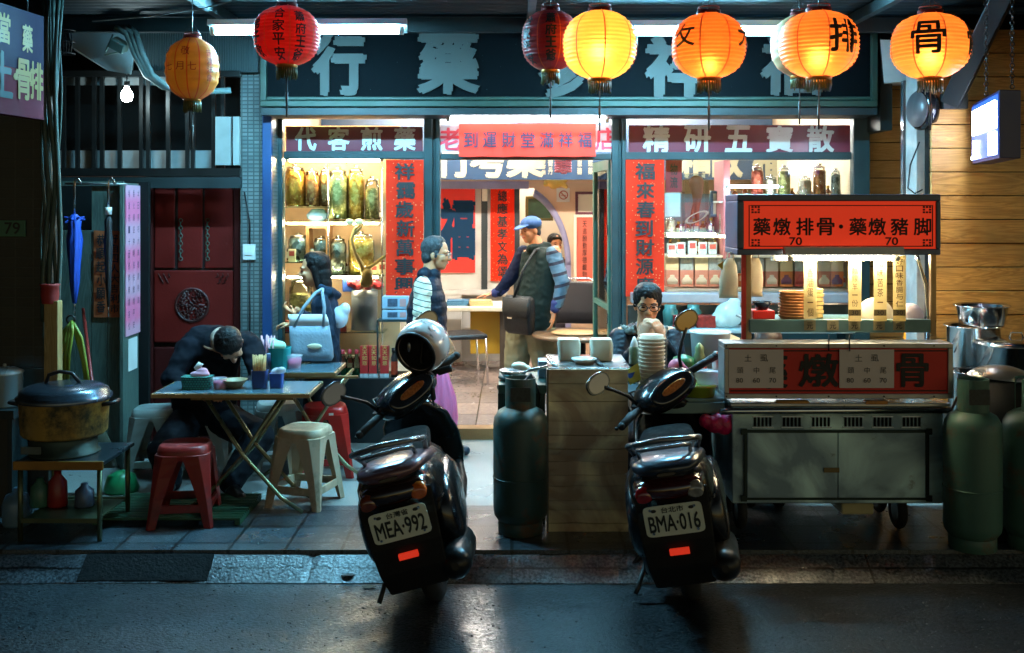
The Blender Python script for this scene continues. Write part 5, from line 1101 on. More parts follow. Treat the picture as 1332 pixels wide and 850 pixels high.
# table things
t = thing('tissue_basket', 'teal woven plastic basket with pink tissues on the near folding table', 'basket', on(256,6.32,TZ))
b = MB(); b.loft([ring(on(257,6.34,TZ+.002+z), V(1,0,0), V(0,1,0), a, a*.62, 20, 5) for z,a in ((0,.082),(.03,.086),(.072,.092))], smooth=False)
b.build('basket', brick_mat('basket_teal', hexl('3aa090'), hexl('2a8a80'), hexl('0c3a38'), .016, .014, .002, .5, .5), t)
b = MB(); b.ell(on(260,6.34,TZ+.085), (.06,.04,.022)); b.ell(on(263,6.34,TZ+.105), (.035,.025,.02)); b.build('tissues', M('tissue_pink', hexl('d898ac'), .8, 0, .2), t, remesh=.007)
b = MB(); b.loft([ring(on(258,6.34,TZ+.115), V(1,0,.3).normalized(), V(0,1,0), .02,.012,10), ring(on(258,6.34,TZ+.135), V(1,0,.4).normalized(), V(0,1,0), .03,.008,10), ring(on(262,6.34,TZ+.150), V(1,0,-.5).normalized(), V(0,1,0), .02,.003,10)]); b.build('top_sheet', white, t)
def tub(lab, px, D, z, r=.035, h=.06, fill='tub_pink', fc='d86a90', name='sauce_tub'):
    t = thing(name, lab, 'tub', on(px,D,z)); c = on(px,D,z+.001)
    b = MB(); b.lathe([(r*.82,0),(r,h),(r*1.06,h),(r*1.06,h+.004),(r,h+.004)], c, 20); b.build('cup', plastic_film('film_clear', (.85,.8,.85), .35), t)
    b = MB(); b.lathe([(0,.003),(r*.8,.003),(r*.92,h*.72),(0,h*.74)], c, 16); b.build('filling', M(fill, hexl(fc), .5, 0, .4, 30), t)
    return t
tub('clear tub of pink pickles right of the teal tissue basket', 286,6.33,TZ,.042,.062)
tub('clear tub of pink pickles on the second folding table', 382,7.12,TZ,.058,.085)
t = thing('chopstick_holder', 'blue plastic holder full of wooden chopsticks on the near folding table', 'holder', on(339,6.34,TZ))
b = MB(); b.loft([ring(on(338,6.36,TZ+.001+z), V(1,0,0), V(0,1,0), a, a*.8, 20, 6) for z,a in ((0,.042),(.105,.047),(.105,.043),(.01,.04))], smooth=False); b.build('holder', M('holder_blue', hexl('2c4a84'), .4, 0, .2), t)
for i in range(34):
    if i%17 == 0: b = MB()
    p = on(338,6.36,TZ)+V(rnd.uniform(-.034,.034), rnd.uniform(-.025,.025), .03); b.tube([p, p+V(rnd.uniform(-.014,.014), rnd.uniform(-.01,.01), .16+rnd.uniform(-.01,.012))], .0036, 5)
    if i%17 == 16: b.build('chopsticks', M('chopstick', hexl('d8b078'), .5, 0, .25, 30), t)
t = thing('napkin_box', 'bright blue napkin box with crumpled white wrap right of the chopsticks', 'box', on(361,6.36,TZ))
b = MB(); b.loft([ring(on(360,6.38,TZ+.001+z), V(1,0,0), V(0,1,0), a, a*.9, 20, 6) for z,a in ((0,.036),(.085,.04),(.085,.037),(.01,.034))], smooth=False); b.build('box', M('box_blue', hexl('2f5cb0'), .4), t)
b = MB(); b.ell(on(361,6.38,TZ+.09), (.04,.03,.03)); b.ell(on(366,6.36,TZ+.105), (.03,.02,.022)); b.build('wrap', plastic_film('film_pale', (.8,.86,.9), .6), t, remesh=.008)
t = thing('straw_cup', 'cup of pink wrapped straws behind the chopsticks', 'cup', on(346,7.1,TZ))
b = MB(); b.lathe([(0,0),(.045,0),(.052,.11),(.048,.11),(.04,.01),(0,.01)], on(349,7.1,TZ+.001), 18); b.build('cup', M('cup_dark', hexl('2a3a5a'), .4), t)
b = MB()
for i in range(22): p = on(349,7.1,TZ+.02)+V(rnd.uniform(-.03,.03),rnd.uniform(-.03,.03),0); b.tube([p, p+V(rnd.uniform(-.03,.03),rnd.uniform(-.02,.02),.19+rnd.uniform(-.02,.02))], .005, 5)
b.build('straws', M('straw_pink', hexl('d8a0a8'), .5, 0, .3, 20), t)
t = thing('tissue_bin', 'turquoise bin with crumpled green tissue on the second folding table', 'bin', on(364,7.12,TZ))
b = MB(); b.loft([ring(on(364,7.12,TZ+.001+z), V(1,0,0), V(0,1,0), a, a, 20, 4) for z,a in ((0,.06),(.14,.072),(.14,.067),(.01,.056))], smooth=False); b.build('bin', M('bin_turq', hexl('1f9a9a'), .4), t)
b = MB(); b.ell(on(361,7.12,TZ+.15), (.06,.05,.035)); b.ell(on(354,7.12,TZ+.175), (.035,.035,.03)); b.build('tissue', M('tissue_green', hexl('a8d8b8'), .7, 0, .2), t, remesh=.009)
b = MB(); b.lathe([(0,0),(.04,0),(.075,.045),(.078,.05),(.072,.048),(.036,.008),(0,.008)], on(305,6.36,TZ+.001), 24); tag(b.build('rice_bowl', M('bowl_tan', hexl('8a7a58'), .4)), 'tan soup bowl under the face of the bent man', 'bowl')
# ================================================================ the pot table on the left
t = thing('side_table', 'low steel table with a worn yellow front edge carrying the big cooking pot', 'table', (X(85,5.9),5.9,PV)); zt = .555
x0, x1, y0, y1 = X(16,5.72), X(134,5.72), 5.72, 6.2
b = MB(); b.box((x0+.005,y0+.012,zt-.02),(x1,y1,zt)); b.build('tabletop', M('steel_dark', hexl('36474e'), .3, .7, .3, 5), t, bevel=.004)
b = MB(); b.box((x0,y0,zt-.045),(x1,y0+.011,zt+.004)); b.build('front_edge', M('edge_yellow', hexl('9a6c28'), .45, .2, .4, 9), t, bevel=.008)
for (xx,yy) in ((x0+.03,y0+.03),(x1-.03,y0+.03),(x0+.03,y1-.03),(x1-.03,y1-.03)):
    b = MB(); b.cyl((xx,yy,PV+.001),(xx,yy,zt-.021),.014,n=10); b.build('leg', M('leg_olive', hexl('5a6044'), .35, .7, .3), t)
b = MB(); b.box((x0+.03,y0+.02,PV+.10),(x1-.03,y0+.04,PV+.125)); b.box((x0+.03,y1-.04,PV+.10),(x1-.03,y1-.02,PV+.125)); b.box((x0+.04,y0+.05,PV+.112),(x1-.04,y1-.05,PV+.118)); b.build('lower_shelf', M('leg_olive'), t)
c = V(X(84,5.95),5.95,zt+.001)
t = thing('cooking_pot', 'large stained yellow cooking pot with a domed dark lid on the low steel table', 'pot', c+V(0,0,.105))
b = MB(); zb = .105; b.lathe([(0,zb),(.215,zb),(.228,zb+.015),(.238,zb+.19),(.245,zb+.195),(.24,zb+.20),(0,zb+.2)], c, 40); b.build('body', chipped('pot_yellow', hexl('b08a3c'), .4, .46, .62, (.05,.045,.02)), t)
b = MB(); b.lathe([(.252,zb+.195),(.255,zb+.215),(.24,zb+.225),(.235,zb+.245),(.20,zb+.268),(.10,zb+.285),(0,zb+.288)], c, 40); b.build('lid', M('lid_dark', hexl('5a6470'), .25, .8, .35, 4), t)
b = MB(); b.tube([c+V(-.095,-.02,zb+.285), c+V(-.08,-.02,zb+.33), c+V(-.02,-.02,zb+.35), c+V(.05,-.02,zb+.34), c+V(.095,-.02,zb+.285)], .011, 8); b.build('lid_handle', black, t)
for s in (-1,1):
    b = MB(); b.tube([c+V(s*.23,-.05,zb+.17), c+V(s*.29,-.04,zb+.18), c+V(s*.29,.04,zb+.18), c+V(s*.23,.05,zb+.17)], .012, 8); b.build('side_handle', black, t)
t = thing('gas_burner', 'round gas burner ring under the large yellow pot', 'burner', c)
b = MB(); b.lathe([(0,0),(.19,0),(.19,.01),(.175,.015),(.175,.085),(.165,.104),(0,.104)], c, 30); b.build('ring', M('burner_green', hexl('3a4a44'), .45, .5, .4, 8), t); b = MB(); b.box(c+V(-.16,-.185,.03), c+V(-.05,-.17,.07)); b.build('valve_box', M('burner_box', hexl('5a6460'), .4, .5), t)
t = thing('rice_cooker', 'pale enamel pot with lid at the far left edge behind the cooking pot', 'pot', on(8,6.3,.75)); c = on(6,6.3,.75)
b = MB(); b.lathe([(0,0),(.095,0),(.1,.01),(.1,.19),(.104,.195),(0,.195)], c, 28); b.build('body', M('enamel_pale', hexl('8fa4a8'), .35, 0, .2), t); b = MB(); b.lathe([(.106,.195),(.106,.205),(.06,.225),(0,.23)], c, 28); b.ell(c+V(.0,0,.24), .012, 8,6); b.build('lid', M('enamel_lid', hexl('aeb8b8'), .3, .4), t)
b = MB(); b.box((X(-60,6.3),6.15,.70),(X(33,6.3),6.44,.749)); b.box((X(-60,6.3),6.2,PV),(X(-52,6.3),6.4,.699)); b.box((X(20,6.3),6.2,PV),(X(26,6.3),6.4,.699)); tag(b.build('wall_bench', steeld), 'dark bench against the tiled pillar carrying the pale enamel pot', 'bench')
b = MB(); c = on(22,6.05,PV); b.lathe([(0,0),(.075,0),(.08,.015),(.08,.12),(.06,.17),(.022,.185),(.022,.21),(0,.21)], c, 20); tag(b.build('small_gas_bottle', M('bottle_blue', hexl('5a7890'), .4, .1, .2)), 'small blue grey gas bottle under the left end of the pot table', 'gas bottle')
b = MB(); b.lathe([(0,0),(.10,0),(.11,.02),(.085,.10),(.03,.13),(0,.132)], on(158,6.75,PV), 20); tag(b.build('green_basin', M('basin_green', hexl('1f8a52'), .4)), 'upturned bright green basin on the floor by the grey planks', 'basin')
for i,(px_,h_,c_) in enumerate(((52,.16,'3c6a5a'),(75,.2,'8a1f1c'),(110,.13,'4a5a70'))):
    b = MB(); b.lathe([(0,0),(.05,0),(.055,.01),(.05,h_*.7),(.02,h_*.9),(.02,h_),(0,h_)], V(X(px_,6.0),6.0,PV+.119), 14); tag(b.build('detergent_bottle', M('det_%d' % i, hexl(c_), .4)), ('green','dark red','slate blue')[i]+' bottle on the lower shelf of the pot table', 'bottle')
# umbrellas hung from the rail
def hung_umbrella(lab, px, y0, y1, D, mat_, hook, rmax, frill=False, band=None):
    t = thing('umbrella', lab, 'umbrella', P(px,y1,D)); k = (y1-y0)/100
    b = MB(); hk = [P(px+8,y0+6,D), P(px+7,y0+1,D), P(px+4,y0-2,D), P(px+1,y0,D), P(px,y0+6,D), P(px,y0+30*k,D)]; b.tube(hk, .0075, 8); b.build('handle', hook, t)
    b = MB(); rs = []
    for f,r_ in ((.26,.35),(.30,.9),(.36,.75),(.45,1),(.6,.85),(.78,.6),(.93,.25)):
        c = P(px,y0+(y1-y0)*f,D); n_ = 24; rs.append([c+V(1,0,0)*(rmax*r_*(1+.18*math.cos(8*2*PI*i/n_+f*5))*math.cos(2*PI*i/n_))+V(0,1,0)*(rmax*r_*(1+.18*math.cos(8*2*PI*i/n_+f*5))*math.sin(2*PI*i/n_)) for i in range(n_)])
    b.loft(rs)
    if frill:
        for i in range(8):
            a = 2*PI*i/8; c = P(px,y0+(y1-y0)*.3,D); b.chain([c+V(.02*math.cos(a),.02*math.sin(a),0), c+V(.065*math.cos(a),.05*math.sin(a),.02*math.sin(a*2.7))], [.014,.006], 7)
    b.build('canopy', mat_, t)
    b = MB(); b.cyl(P(px,y0+(y1-y0)*.9,D), P(px,y1,D), .004); b.build('tip', chrome, t)
    if band: b = MB(); b.cyl(P(px,y0+(y1-y0)*.2,D), P(px,y0+(y1-y0)*.255,D), .022, n=12); b.build('band', band, t)
hung_umbrella('folded blue umbrella hooked on the rail beside the cables', 97,234,407,7.05,M('umbrella_blue', hexl('2450b8'), .5, 0, .25, 8),chrome,.045,True)
hung_umbrella('folded black umbrella with a white band hooked over the spring papers', 141,234,412,7.12,M('umbrella_black', (.012,.014,.016), .5),chrome,.026,False,white)
# ================================================================ gas cylinders
def cylinder(lab, px, D, r, h, mat_, grp, rz=0, z0=PV):
    t = thing('gas_cylinder', lab, 'gas cylinder', (0,0,0), grp)
    b = MB(); b.lathe([(0,.05),(r*.75,.055),(r*.97,.10),(r,.13),(r,h*.70),(r*.96,h*.745),(r*.82,h*.785),(r*.55,h*.81),(.05,h*.82),(.05,h*.84),(0,h*.84)], n=36); b.torus((0,0,h*.36), r*1.0, .004, n=40); b.build('body', mat_, t)
    b = MB(); b.lathe([(r*.8,0),(r*.82,.002),(r*.82,.075),(r*.8,.077)], n=32); b.build('foot_ring', mat_, t)
    b = MB(); n = 28; rc = r*.56
    o_, i_ = [], []
    for k in range(n+1):
        a = math.radians(-62+304*k/n)+PI*.5*0-PI/2+math.radians(-28)+math.radians(0); o_.append((rc*math.cos(a), rc*math.sin(a)))
    b.loft([[V(x,y,h*.79),V(x*.95,y*.95,h*.79),V(x*.95,y*.95,h),V(x,y,h)] for x,y in o_], smooth=False); b.build('collar', mat_, t)
    b = MB(); b.cyl((0,0,h*.82),(0,0,h*.92),.018,n=10); b.cyl((-.045,0,h*.9),(.03,0,h*.9),.012,n=8); b.torus((0,0,h*.945),.028,.006,n=16,k=6); b.build('valve', M('brass', hexl('8a6a30'), .4, .8), t)
    b = MB(); b.box((-.055,-rc-.006,h*.86),(.055,-rc-.001,h*.95)); b.build('label_plate', M('cyl_label', (.03,.04,.04), .5, 0, .6, 60), t)
    return put(t, V(X(px,D),D,z0), rz)
gc = chipped('cyl_teal', hexl('3c5652'), .42, .52, .62, (.15,.085,.05)); gg = chipped('cyl_green', hexl('4a7064'), .45, .54, .68, (.15,.095,.055))
cylinder('dark teal gas cylinder standing left of the bent metal panel', 677,5.92,.152,.86,gc,'gas cylinders at the cart')
cylinder('green gas cylinder right of the food cart', 1265,5.64,.147,.90,gg,'gas cylinders at the cart')
cylinder('green gas cylinder cut by the right edge of the picture', 1342,5.66,.147,.90,gg,'gas cylinders at the cart', .5)

# loose grit and scraps on the road and gutter
b = MB(); g2 = random.Random(11)
for i in range(900):
    y = g2.uniform(4.4,5.43); x = g2.uniform(-2.9,3.1); r_ = g2.uniform(.0015,.005); b.ell((x,y,r_*.4), (r_*g2.uniform(.8,1.6),r_,r_*.6), 6, 4)
o = b.build('road_grit', M('grit', (.10,.10,.095), .8, 0, .6, 40)); struct(o, 'stuff')
for i,(px_,py_,lab) in enumerate(((480,765,'dead leaf lying in the gutter left of the near scooter'),(452,751,'small scrap of dark litter on the kerb left of the near scooter'))):
    D_ = FP*EYE/(max(py_,760)-HY); z_ = .004 if i != 1 else .029
    if i == 1: D_ = 5.48
    b = MB(); n_ = 9; b.loft([[V(X(px_,D_)+.03*math.cos(2*PI*k/n_)*(1+.3*g2.random()), D_+.018*math.sin(2*PI*k/n_)*(1+.4*g2.random()), z_+h_+.004*g2.random()) for k in range(n_)] for h_ in (0,.003)], smooth=False)
    tag(b.build(('fallen_leaf','torn_scrap','paper_scrap','cigarette_pack')[i], M('scrap_%d' % i, ((.05,.04,.02),(.02,.02,.02),(.4,.4,.38),(.3,.3,.3))[i], .7)), lab, ('leaf','scrap','paper scrap','packet')[i])
# ================================================================ the food cart
def dull_steel(name, base, sc_=2.2, mt_=.45):
    m, n, l, b = nodes(name); tc = n.new('ShaderNodeTexCoord'); nz = n.new('ShaderNodeTexNoise'); nz.inputs['Scale'].default_value = sc_; nz.inputs['Detail'].default_value = 7; nz.inputs['Distortion'].default_value = 1.2
    l.new(tc.outputs['Object'], nz.inputs['Vector'])
    cr = n.new('ShaderNodeValToRGB'); cr.color_ramp.elements[0].position = .4; cr.color_ramp.elements[1].position = .62; cr.color_ramp.elements[0].color = (*[c*.5 for c in base],1); cr.color_ramp.elements[1].color = (*[min(1,c*1.35) for c in base],1)  # pale and dark blotches painted in place of mottled reflections on steel
    l.new(nz.outputs[0], cr.inputs[0]); nr_ = n.new('ShaderNodeTexNoise'); nr_.inputs['Scale'].default_value = 9; nr_.inputs['Detail'].default_value = 9; nr_.inputs['Roughness'].default_value = .75; l.new(tc.outputs['Object'], nr_.inputs['Vector']); rr_ = n.new('ShaderNodeMapRange'); rr_.inputs[1].default_value = .62; rr_.inputs[2].default_value = .74; rr_.inputs[4].default_value = .7; l.new(nr_.outputs[0], rr_.inputs[0]); rm_ = n.new('ShaderNodeMix'); rm_.data_type = 'RGBA'; rm_.inputs[7].default_value = (.10,.07,.045,1); l.new(rr_.outputs[0], rm_.inputs[0]); l.new(cr.outputs[0], rm_.inputs[6]); l.new(rm_.outputs[2], b.inputs['Base Color']); b.inputs['Metallic'].default_value = mt_
    mr = n.new('ShaderNodeMapRange'); mr.inputs[1].default_value = .35; mr.inputs[2].default_value = .7; mr.inputs[3].default_value = .55; mr.inputs[4].default_value = .3; l.new(nz.outputs[0], mr.inputs[0]); l.new(mr.outputs[0], b.inputs['Roughness'])
    bp = n.new('ShaderNodeBump'); bp.inputs['Strength'].default_value = .35; bp.inputs['Distance'].default_value = .02; l.new(nz.outputs[0], bp.inputs['Height']); l.new(bp.outputs[0], b.inputs['Normal']); return m
cartst = dull_steel('cart_steel', (.50,.72,.86), 2.2, .35); cartdk = M('cart_dark_trim', hexl('2c3a38'), .4, .7, .4, 10)
DA = 5.8
x0, x1 = X(953,DA), X(1228,DA); zb, zt = Z(656,DA), .845; yb = 6.45
cart = thing('food_cart', 'stainless steel street food cart with red sign boxes, roof and posts', 'food cart', ((x0+x1)/2,6.1,PV))
b = MB(); b.box((x0,DA+.012,zb), (x1,yb,zt)); b.build('cabinet', cartst, cart, bevel=.006)
b = MB(); xm = X(1090,DA); zl, zu = Z(648,DA), Z(563,DA)
for a,c in ((X(972,DA),xm-.002),(xm+.002,X(1204,DA))):
    d = MB(); d.box((a,DA,zl),(c,DA+.011,zu)); d.build('door', cartst, cart, bevel=.003)
b = MB()
for a,c,e,f in ((968,1209,560,563.5),(968,1209,648,651),(968,971.5,563.5,648),(1204.5,1209,563.5,648)): b.pbox(a,e,c,f,DA-.008,.02)
for px_,py_ in ((968,562),(1209,562),(968,649),(1209,649)): b.pbox(px_-4,py_-4,px_+4,py_+4,DA-.012,.01)
b.each('door_trim', cartdk, cart, bevel=.002)
b = MB(); b.pbox(1072,609,1092,615,DA-.010,.009); b.build('latch', M('latch_brown', hexl('7a6a48'), .4, .6), cart)
vx = [981,1019,1057,1099,1137,1175]
b = MB()
for v_ in vx:
    for i in range(5): b.pbox(v_+i*5,543.5,v_+2.6+i*5,555,DA+.004,.012)
b.build('vent_slots', dark, cart)
b = MB()
for v_ in vx:
    b.pbox(v_-2.5,541.5,v_+25,543,DA+.003,.012); b.pbox(v_-2.5,555.5,v_+25,557,DA+.003,.012)
b.build('vent_frames', chrome, cart)
b = MB(); b.tube([P(936,536,DA-.06),P(950,535,DA-.06),P(1236,534,DA-.06)], .017, 10); b.build('push_rail', M('rail_steel', (.5,.54,.56), .2, 1), cart)
b = MB(); b.box((x0-.02,DA-.04,zt+.001),(x1+.02,yb,zt+.022)); b.build('worktop', stainless, cart, bevel=.004)
b = MB(); b.box((X(822,5.9),5.92,zt-.06),(x0-.022,yb,zt+.02)); b.box((X(822,5.9),5.90,zt-.065),(x0-.022,5.915,zt-.0)); b.build('side_worktop', M('side_steel', hexl('6f8a90'), .3, .7, .25), cart, bevel=.004)
b = MB(); b.box((X(828,6.2),6.36,.3),(x0-.01,6.38,zt-.07)); b.build('side_panel', M('cart_dark_grey', (.03,.035,.035), .5), cart)  # plain near-black board below the side worktop
for px_ in (962,1168):
    for yy in (5.98,6.3):
        w_ = MB(); c = V(X(px_,5.98),yy,PV+.105); w_.torus(c,.078,.027,(1,0,0),28,10); wl_ = w_.build('wheel', rubber, cart)
        w_ = MB(); w_.cyl(c+V(-.02,0,0),c+V(.02,0,0),.058,n=20); w_.build('rim', M('rim_grey', (.10,.11,.11), .4, .7), wl_)
b = MB(); b.pbox(1095,655,1137,670,5.95,.25); b.build('drip_tray', M('tray_cream', hexl('cdbf8c'), .4), cart, bevel=.01)
# lower sign box
DSg = 5.7; a,c,e,f = 942,1240,447,519
m, n, l, pb = nodes('cart_red'); tc = n.new('ShaderNodeTexCoord'); nz = n.new('ShaderNodeTexNoise'); nz.inputs['Scale'].default_value = 4; l.new(tc.outputs['Object'], nz.inputs['Vector'])
mx = n.new('ShaderNodeMix'); mx.data_type = 'RGBA'; mx.inputs[6].default_value = (.60,.012,.012,1); mx.inputs[7].default_value = (.82,.025,.02,1); l.new(nz.outputs[0], mx.inputs[0]); l.new(mx.outputs[2], pb.inputs['Base Color']); pb.inputs['Roughness'].default_value = .35
b = MB(); b.pbox(a+5,e+6,c-5,f-6,DSg+.01,.15); fs = b.build('front_sign', m, cart)
b = MB(); fg = M('alu_frame', (.45,.45,.46), .35, .7, .3, 12)
b.pbox(a,e,c,e+6.5,DSg,.17); b.pbox(a,f-6.5,c,f,DSg,.17); b.pbox(a,e+6.5,a+6.5,f-6.5,DSg,.17); b.pbox(c-6.5,e+6.5,c,f-6.5,DSg,.17); b.build('frame', fg, fs, bevel=.004)
b = MB(); dd = DSg+.004
b.text('藥', P(1000,483,dd), w=48*dd/FP, h=44*dd/FP, bold=.02); b.text('燉', P(1065,482,dd), w=50*dd/FP, h=42*dd/FP, bold=.022); b.text('排', P(1128,482,dd), w=48*dd/FP, h=42*dd/FP, bold=.02); b.text('骨', P(1187,482,dd), w=40*dd/FP, h=42*dd/FP, bold=.022)
b.pbox(950,456,1232,457.5,dd,.003); b.pbox(950,508,1232,509.5,dd,.003); b.build('lettering', ink, fs)
b = MB()
for px_ in (945,1010,1078,1150,1215): 
    for py_ in (450,516): b.ell(P(px_,py_,DSg-.002), .005, 8, 5)
b.each('rivets', black, fs)
for x_ in (948,1092):
    b = MB(); b.pbox(x_,455,x_+71,505,DSg-.004,.004); pp = b.build('price_notice', M('notice_paper', hexl('ecdcd6'), .6, 0, .08), fs)
    b = MB(); d_ = DSg-.008
    for ch,px_,py_,w_,h_ in (('土',25,11,9,9),('虱',46,11,10,9),('頭',15,27,8,8),('中',36,27,7,8),('尾',57,27,8,8),('80',14,40,9,6),('60',36,40,9,6),('70',57,40,9,6)): b.text(ch, P(x_+px_,455+py_,d_), w=w_*d_/FP, h=h_*d_/FP, bold=-.003)
    b.build('lettering', M('grey_ink', (.05,.045,.05), .6), pp)
# posts, shelf, roof sign
DPo = 5.9
for px_,nm in ((973,'post'),(1213,'post')):
    b = MB(); b.box((X(px_,DPo)-.016,DPo-.016,Z(452,DPo)),(X(px_,DPo)+.016,DPo+.016,Z(322,DPo))); b.build('post', M('post_steel', hexl('a08a6a'), .3, .8, .3), cart, bevel=.004)
b = MB(); b.box((X(966,DPo)-.012,DPo-.03,Z(450,DPo)),(X(966,DPo)+.012,DPo-.018,Z(322,DPo))); b.build('red_strip', M('strip_red', hexl('b0261c'), .5), cart)
b = MB(); b.tube([P(1190,322,5.95),P(1196,345,5.95),P(1204,370,5.97),P(1206,400,5.98),P(1207,446,5.98)], .011, 8); b.build('curved_tube', chrome, cart)
DSh = 5.86
b = MB(); b.pbox(975,416,1211,433,DSh,.03); b.box((X(975,DSh),DSh+.031,Z(418,DSh)-.012),(X(1211,DSh),DSh+.36,Z(418,DSh))); b.build('shelf', M('shelf_blue', hexl('5a7a80'), .35, .5, .3), cart, bevel=.004)
for i,x_ in enumerate((1046,1076,1104,1136,1162)):
    b = MB(); b.pbox(x_,417,x_+15,430,DSh-.004,.003); tp = b.build('price_tab', M('tab_paper', hexl('7d7458'), .6, 0, .25), cart)
    b = MB(); b.text('元', P(x_+7.5,424,DSh-.007), w=8*DSh/FP, h=8*DSh/FP); b.build('lettering', ink, tp)
DRf = 5.84
b = MB(); b.pbox(964,257,1219,329,DRf+.012,.31); rs = b.build('roof_sign', M('roof_red_glow', (.72,.05,.018), .4, 0, .12, 4, emit=.22, ecol=(.75,.035,.01)), cart)  # red emission added to brighten a sign that is not lit inside
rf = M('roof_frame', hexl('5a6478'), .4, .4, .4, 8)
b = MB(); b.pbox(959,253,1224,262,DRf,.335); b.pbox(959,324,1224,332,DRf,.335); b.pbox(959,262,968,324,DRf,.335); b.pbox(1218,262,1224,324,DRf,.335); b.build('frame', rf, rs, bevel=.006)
b = MB(); dd = DRf+.008
for ch,px_ in zip('藥燉排骨',(991,1017,1047,1074)): b.text(ch, P(px_,295,dd), w=22*dd/FP, h=22*dd/FP, bold=.02)
for ch,px_ in zip('藥燉豬脚',(1116,1141,1170,1200)): b.text(ch, P(px_,295,dd), w=22*dd/FP, h=22*dd/FP, bold=.02)
b.ell(P(1094,295,dd), (.012,.002,.012), 12, 6)
b.text('70', P(1035,314,dd), w=16*dd/FP, h=10*dd/FP, bold=.02); b.text('70', P(1160,314,dd), w=16*dd/FP, h=10*dd/FP, bold=.02)
b.pbox(976,267,1212,268.2,dd,.003); b.pbox(974,267,975.2,321,dd,.003); b.pbox(1212.5,267,1213.7,321,dd,.003); b.pbox(976,320,1212,321.2,dd,.003)
for (px_,py_) in ((983,273),(1206,273),(983,316),(1206,316)):
    for i,j in ((-1,-1),(0,-1),(1,-1),(-1,1),(0,1),(1,1),(-1,0),(1,0)): b.pbox(px_+i*4-1.4,py_+j*3.4-1.2,px_+i*4+1.4,py_+j*3.4+1.2,dd,.003)
b.build('lettering', ink, rs)
t = tube_light('warm tube lamp under the roof sign of the food cart', P(1032,336,5.79), P(1162,336,5.79), 50, (1,.86,.55), .013, True, 'cart lamps')
tube_light('second warm tube lamp at the back of the food cart roof', P(1010,336,6.2), P(1170,336,6.2), 70, (1,.84,.52), .013, True, 'cart lamps')
# strips of menu paper hung under the roof
for i,(xc,y1,st,ft) in enumerate(((1054,415,'五香滷蛋一個',None),(1112,418,'紅麵線羊一份','30'),(1145,418,'當味苦茶一','30'),(1170,418,'好口味香腸与仁','30'))):
    t = thing('menu_strip', ['long cream menu strip hanging beside the stack of paper bowls','cream menu strip second from the left under the cart roof','cream menu strip with a dark price tag hanging before the white dome','rightmost cream menu strip with bigger characters near the cart post'][i], 'menu strip', P(xc,y1,DSh-.02), 'menu strips on the food cart')
    b = MB(); n_ = 8; dd = DSh-.022
    b.loft([[P(xc-8.5,333+(y1-333)*j/n_,dd+.004*math.sin(j*1.1+i)), P(xc+8.5,333+(y1-333)*j/n_,dd+.004*math.sin(j*.9+i*2)), P(xc+8.5,333+(y1-333)*j/n_,dd+.009), P(xc-8.5,333+(y1-333)*j/n_,dd+.009)] for j in range(n_+1)], smooth=False); b.build('paper', M('strip_paper', hexl('e8d8a8'), .6, 0, .06, trl=.35), t)
    b = MB(); b.vtext(st, xc, 336, 400 if ft else y1-2, dd-.008, 8 if i < 3 else 9.5, bold=-.004 if i < 3 else .008); b.build('lettering', M('brown_ink', (.10,.04,.02), .6), t)
    if ft:
        b = MB(); b.pbox(xc-8,403,xc+8,411,dd-.012,.004); q = b.build('price_tag', M('tag_olive', hexl('6a5a38'), .6), t); b = MB(); b.text(ft, P(xc,407,dd-.015), w=9*dd/FP, h=5.5*dd/FP, bold=.01); b.build('lettering', ink, q)
# things on the cart shelf
zs_ = Z(418,DSh)+.002
t = thing('paper_bowl_stack', 'leaning stack of brown rimmed paper bowls on the cart shelf', 'bowls', V(X(1034,5.98),5.98,zs_))
b = MB()
for i in range(9): c = V(X(1032+.2*i,5.98),5.98,zs_+i*.0165); b.lathe([(.070,0),(.082,.012),(.088,.018),(.086,.021),(.078,.018)], c, 22)
b.lathe([(.06,.15),(.06,.001)], V(X(1033,5.98),5.98,zs_), 16); b.build('bowls', M('bowl_paper', hexl('b07a48'), .6, 0, .25, 20), t)
t = thing('egg_packs', 'stack of cream wrapped packs beside the paper bowls on the cart shelf', 'packs', V(X(1060,6.05),6.05,zs_))
b = MB()
for i in range(7): b.box((X(1056,6.05),5.99,zs_+i*.024),(X(1067,6.05)+.004*(i%2),6.1,zs_+i*.024+.021))
b.build('packs', M('pack_cream', hexl('d0b070'), .6, 0, .5, 30), t, bevel=.003)
b = MB(); b.box((X(977,5.97),5.93,zs_),(X(1006,5.97),6.05,zs_+.048)); tag(b.build('red_tray', M('tray_red', hexl('c8221a'), .4), bevel=.005), 'bright red box at the left end of the cart shelf', 'box')
b = MB(); b.lathe([(0,0),(.03,0),(.055,.045),(.052,.045),(.025,.008),(0,.008)], V(X(991,5.98),5.98,zs_+.05), 20); tag(b.build('dark_bowl', M('bowl_navy', hexl('1a2438'), .25)), 'small dark bowl of nuts standing on the red box', 'bowl')
for i,(px_,r_,lab,mt) in enumerate(((1138,.105,'big pale plastic dome cover behind the menu strips',hexl('e6d8c4')),(1184,.075,'smaller lilac dome cover at the right end of the cart shelf',hexl('c8bccc')))):
    b = MB(); b.lathe([(r_*math.cos(a*PI/16), r_*1.05*math.sin(a*PI/16)) for a in range(9)], V(X(px_,6.06),6.06,zs_), 26); tag(b.build('dome_cover', M('dome_%d' % i, mt, .4, trl=.3)), lab, 'dome cover')
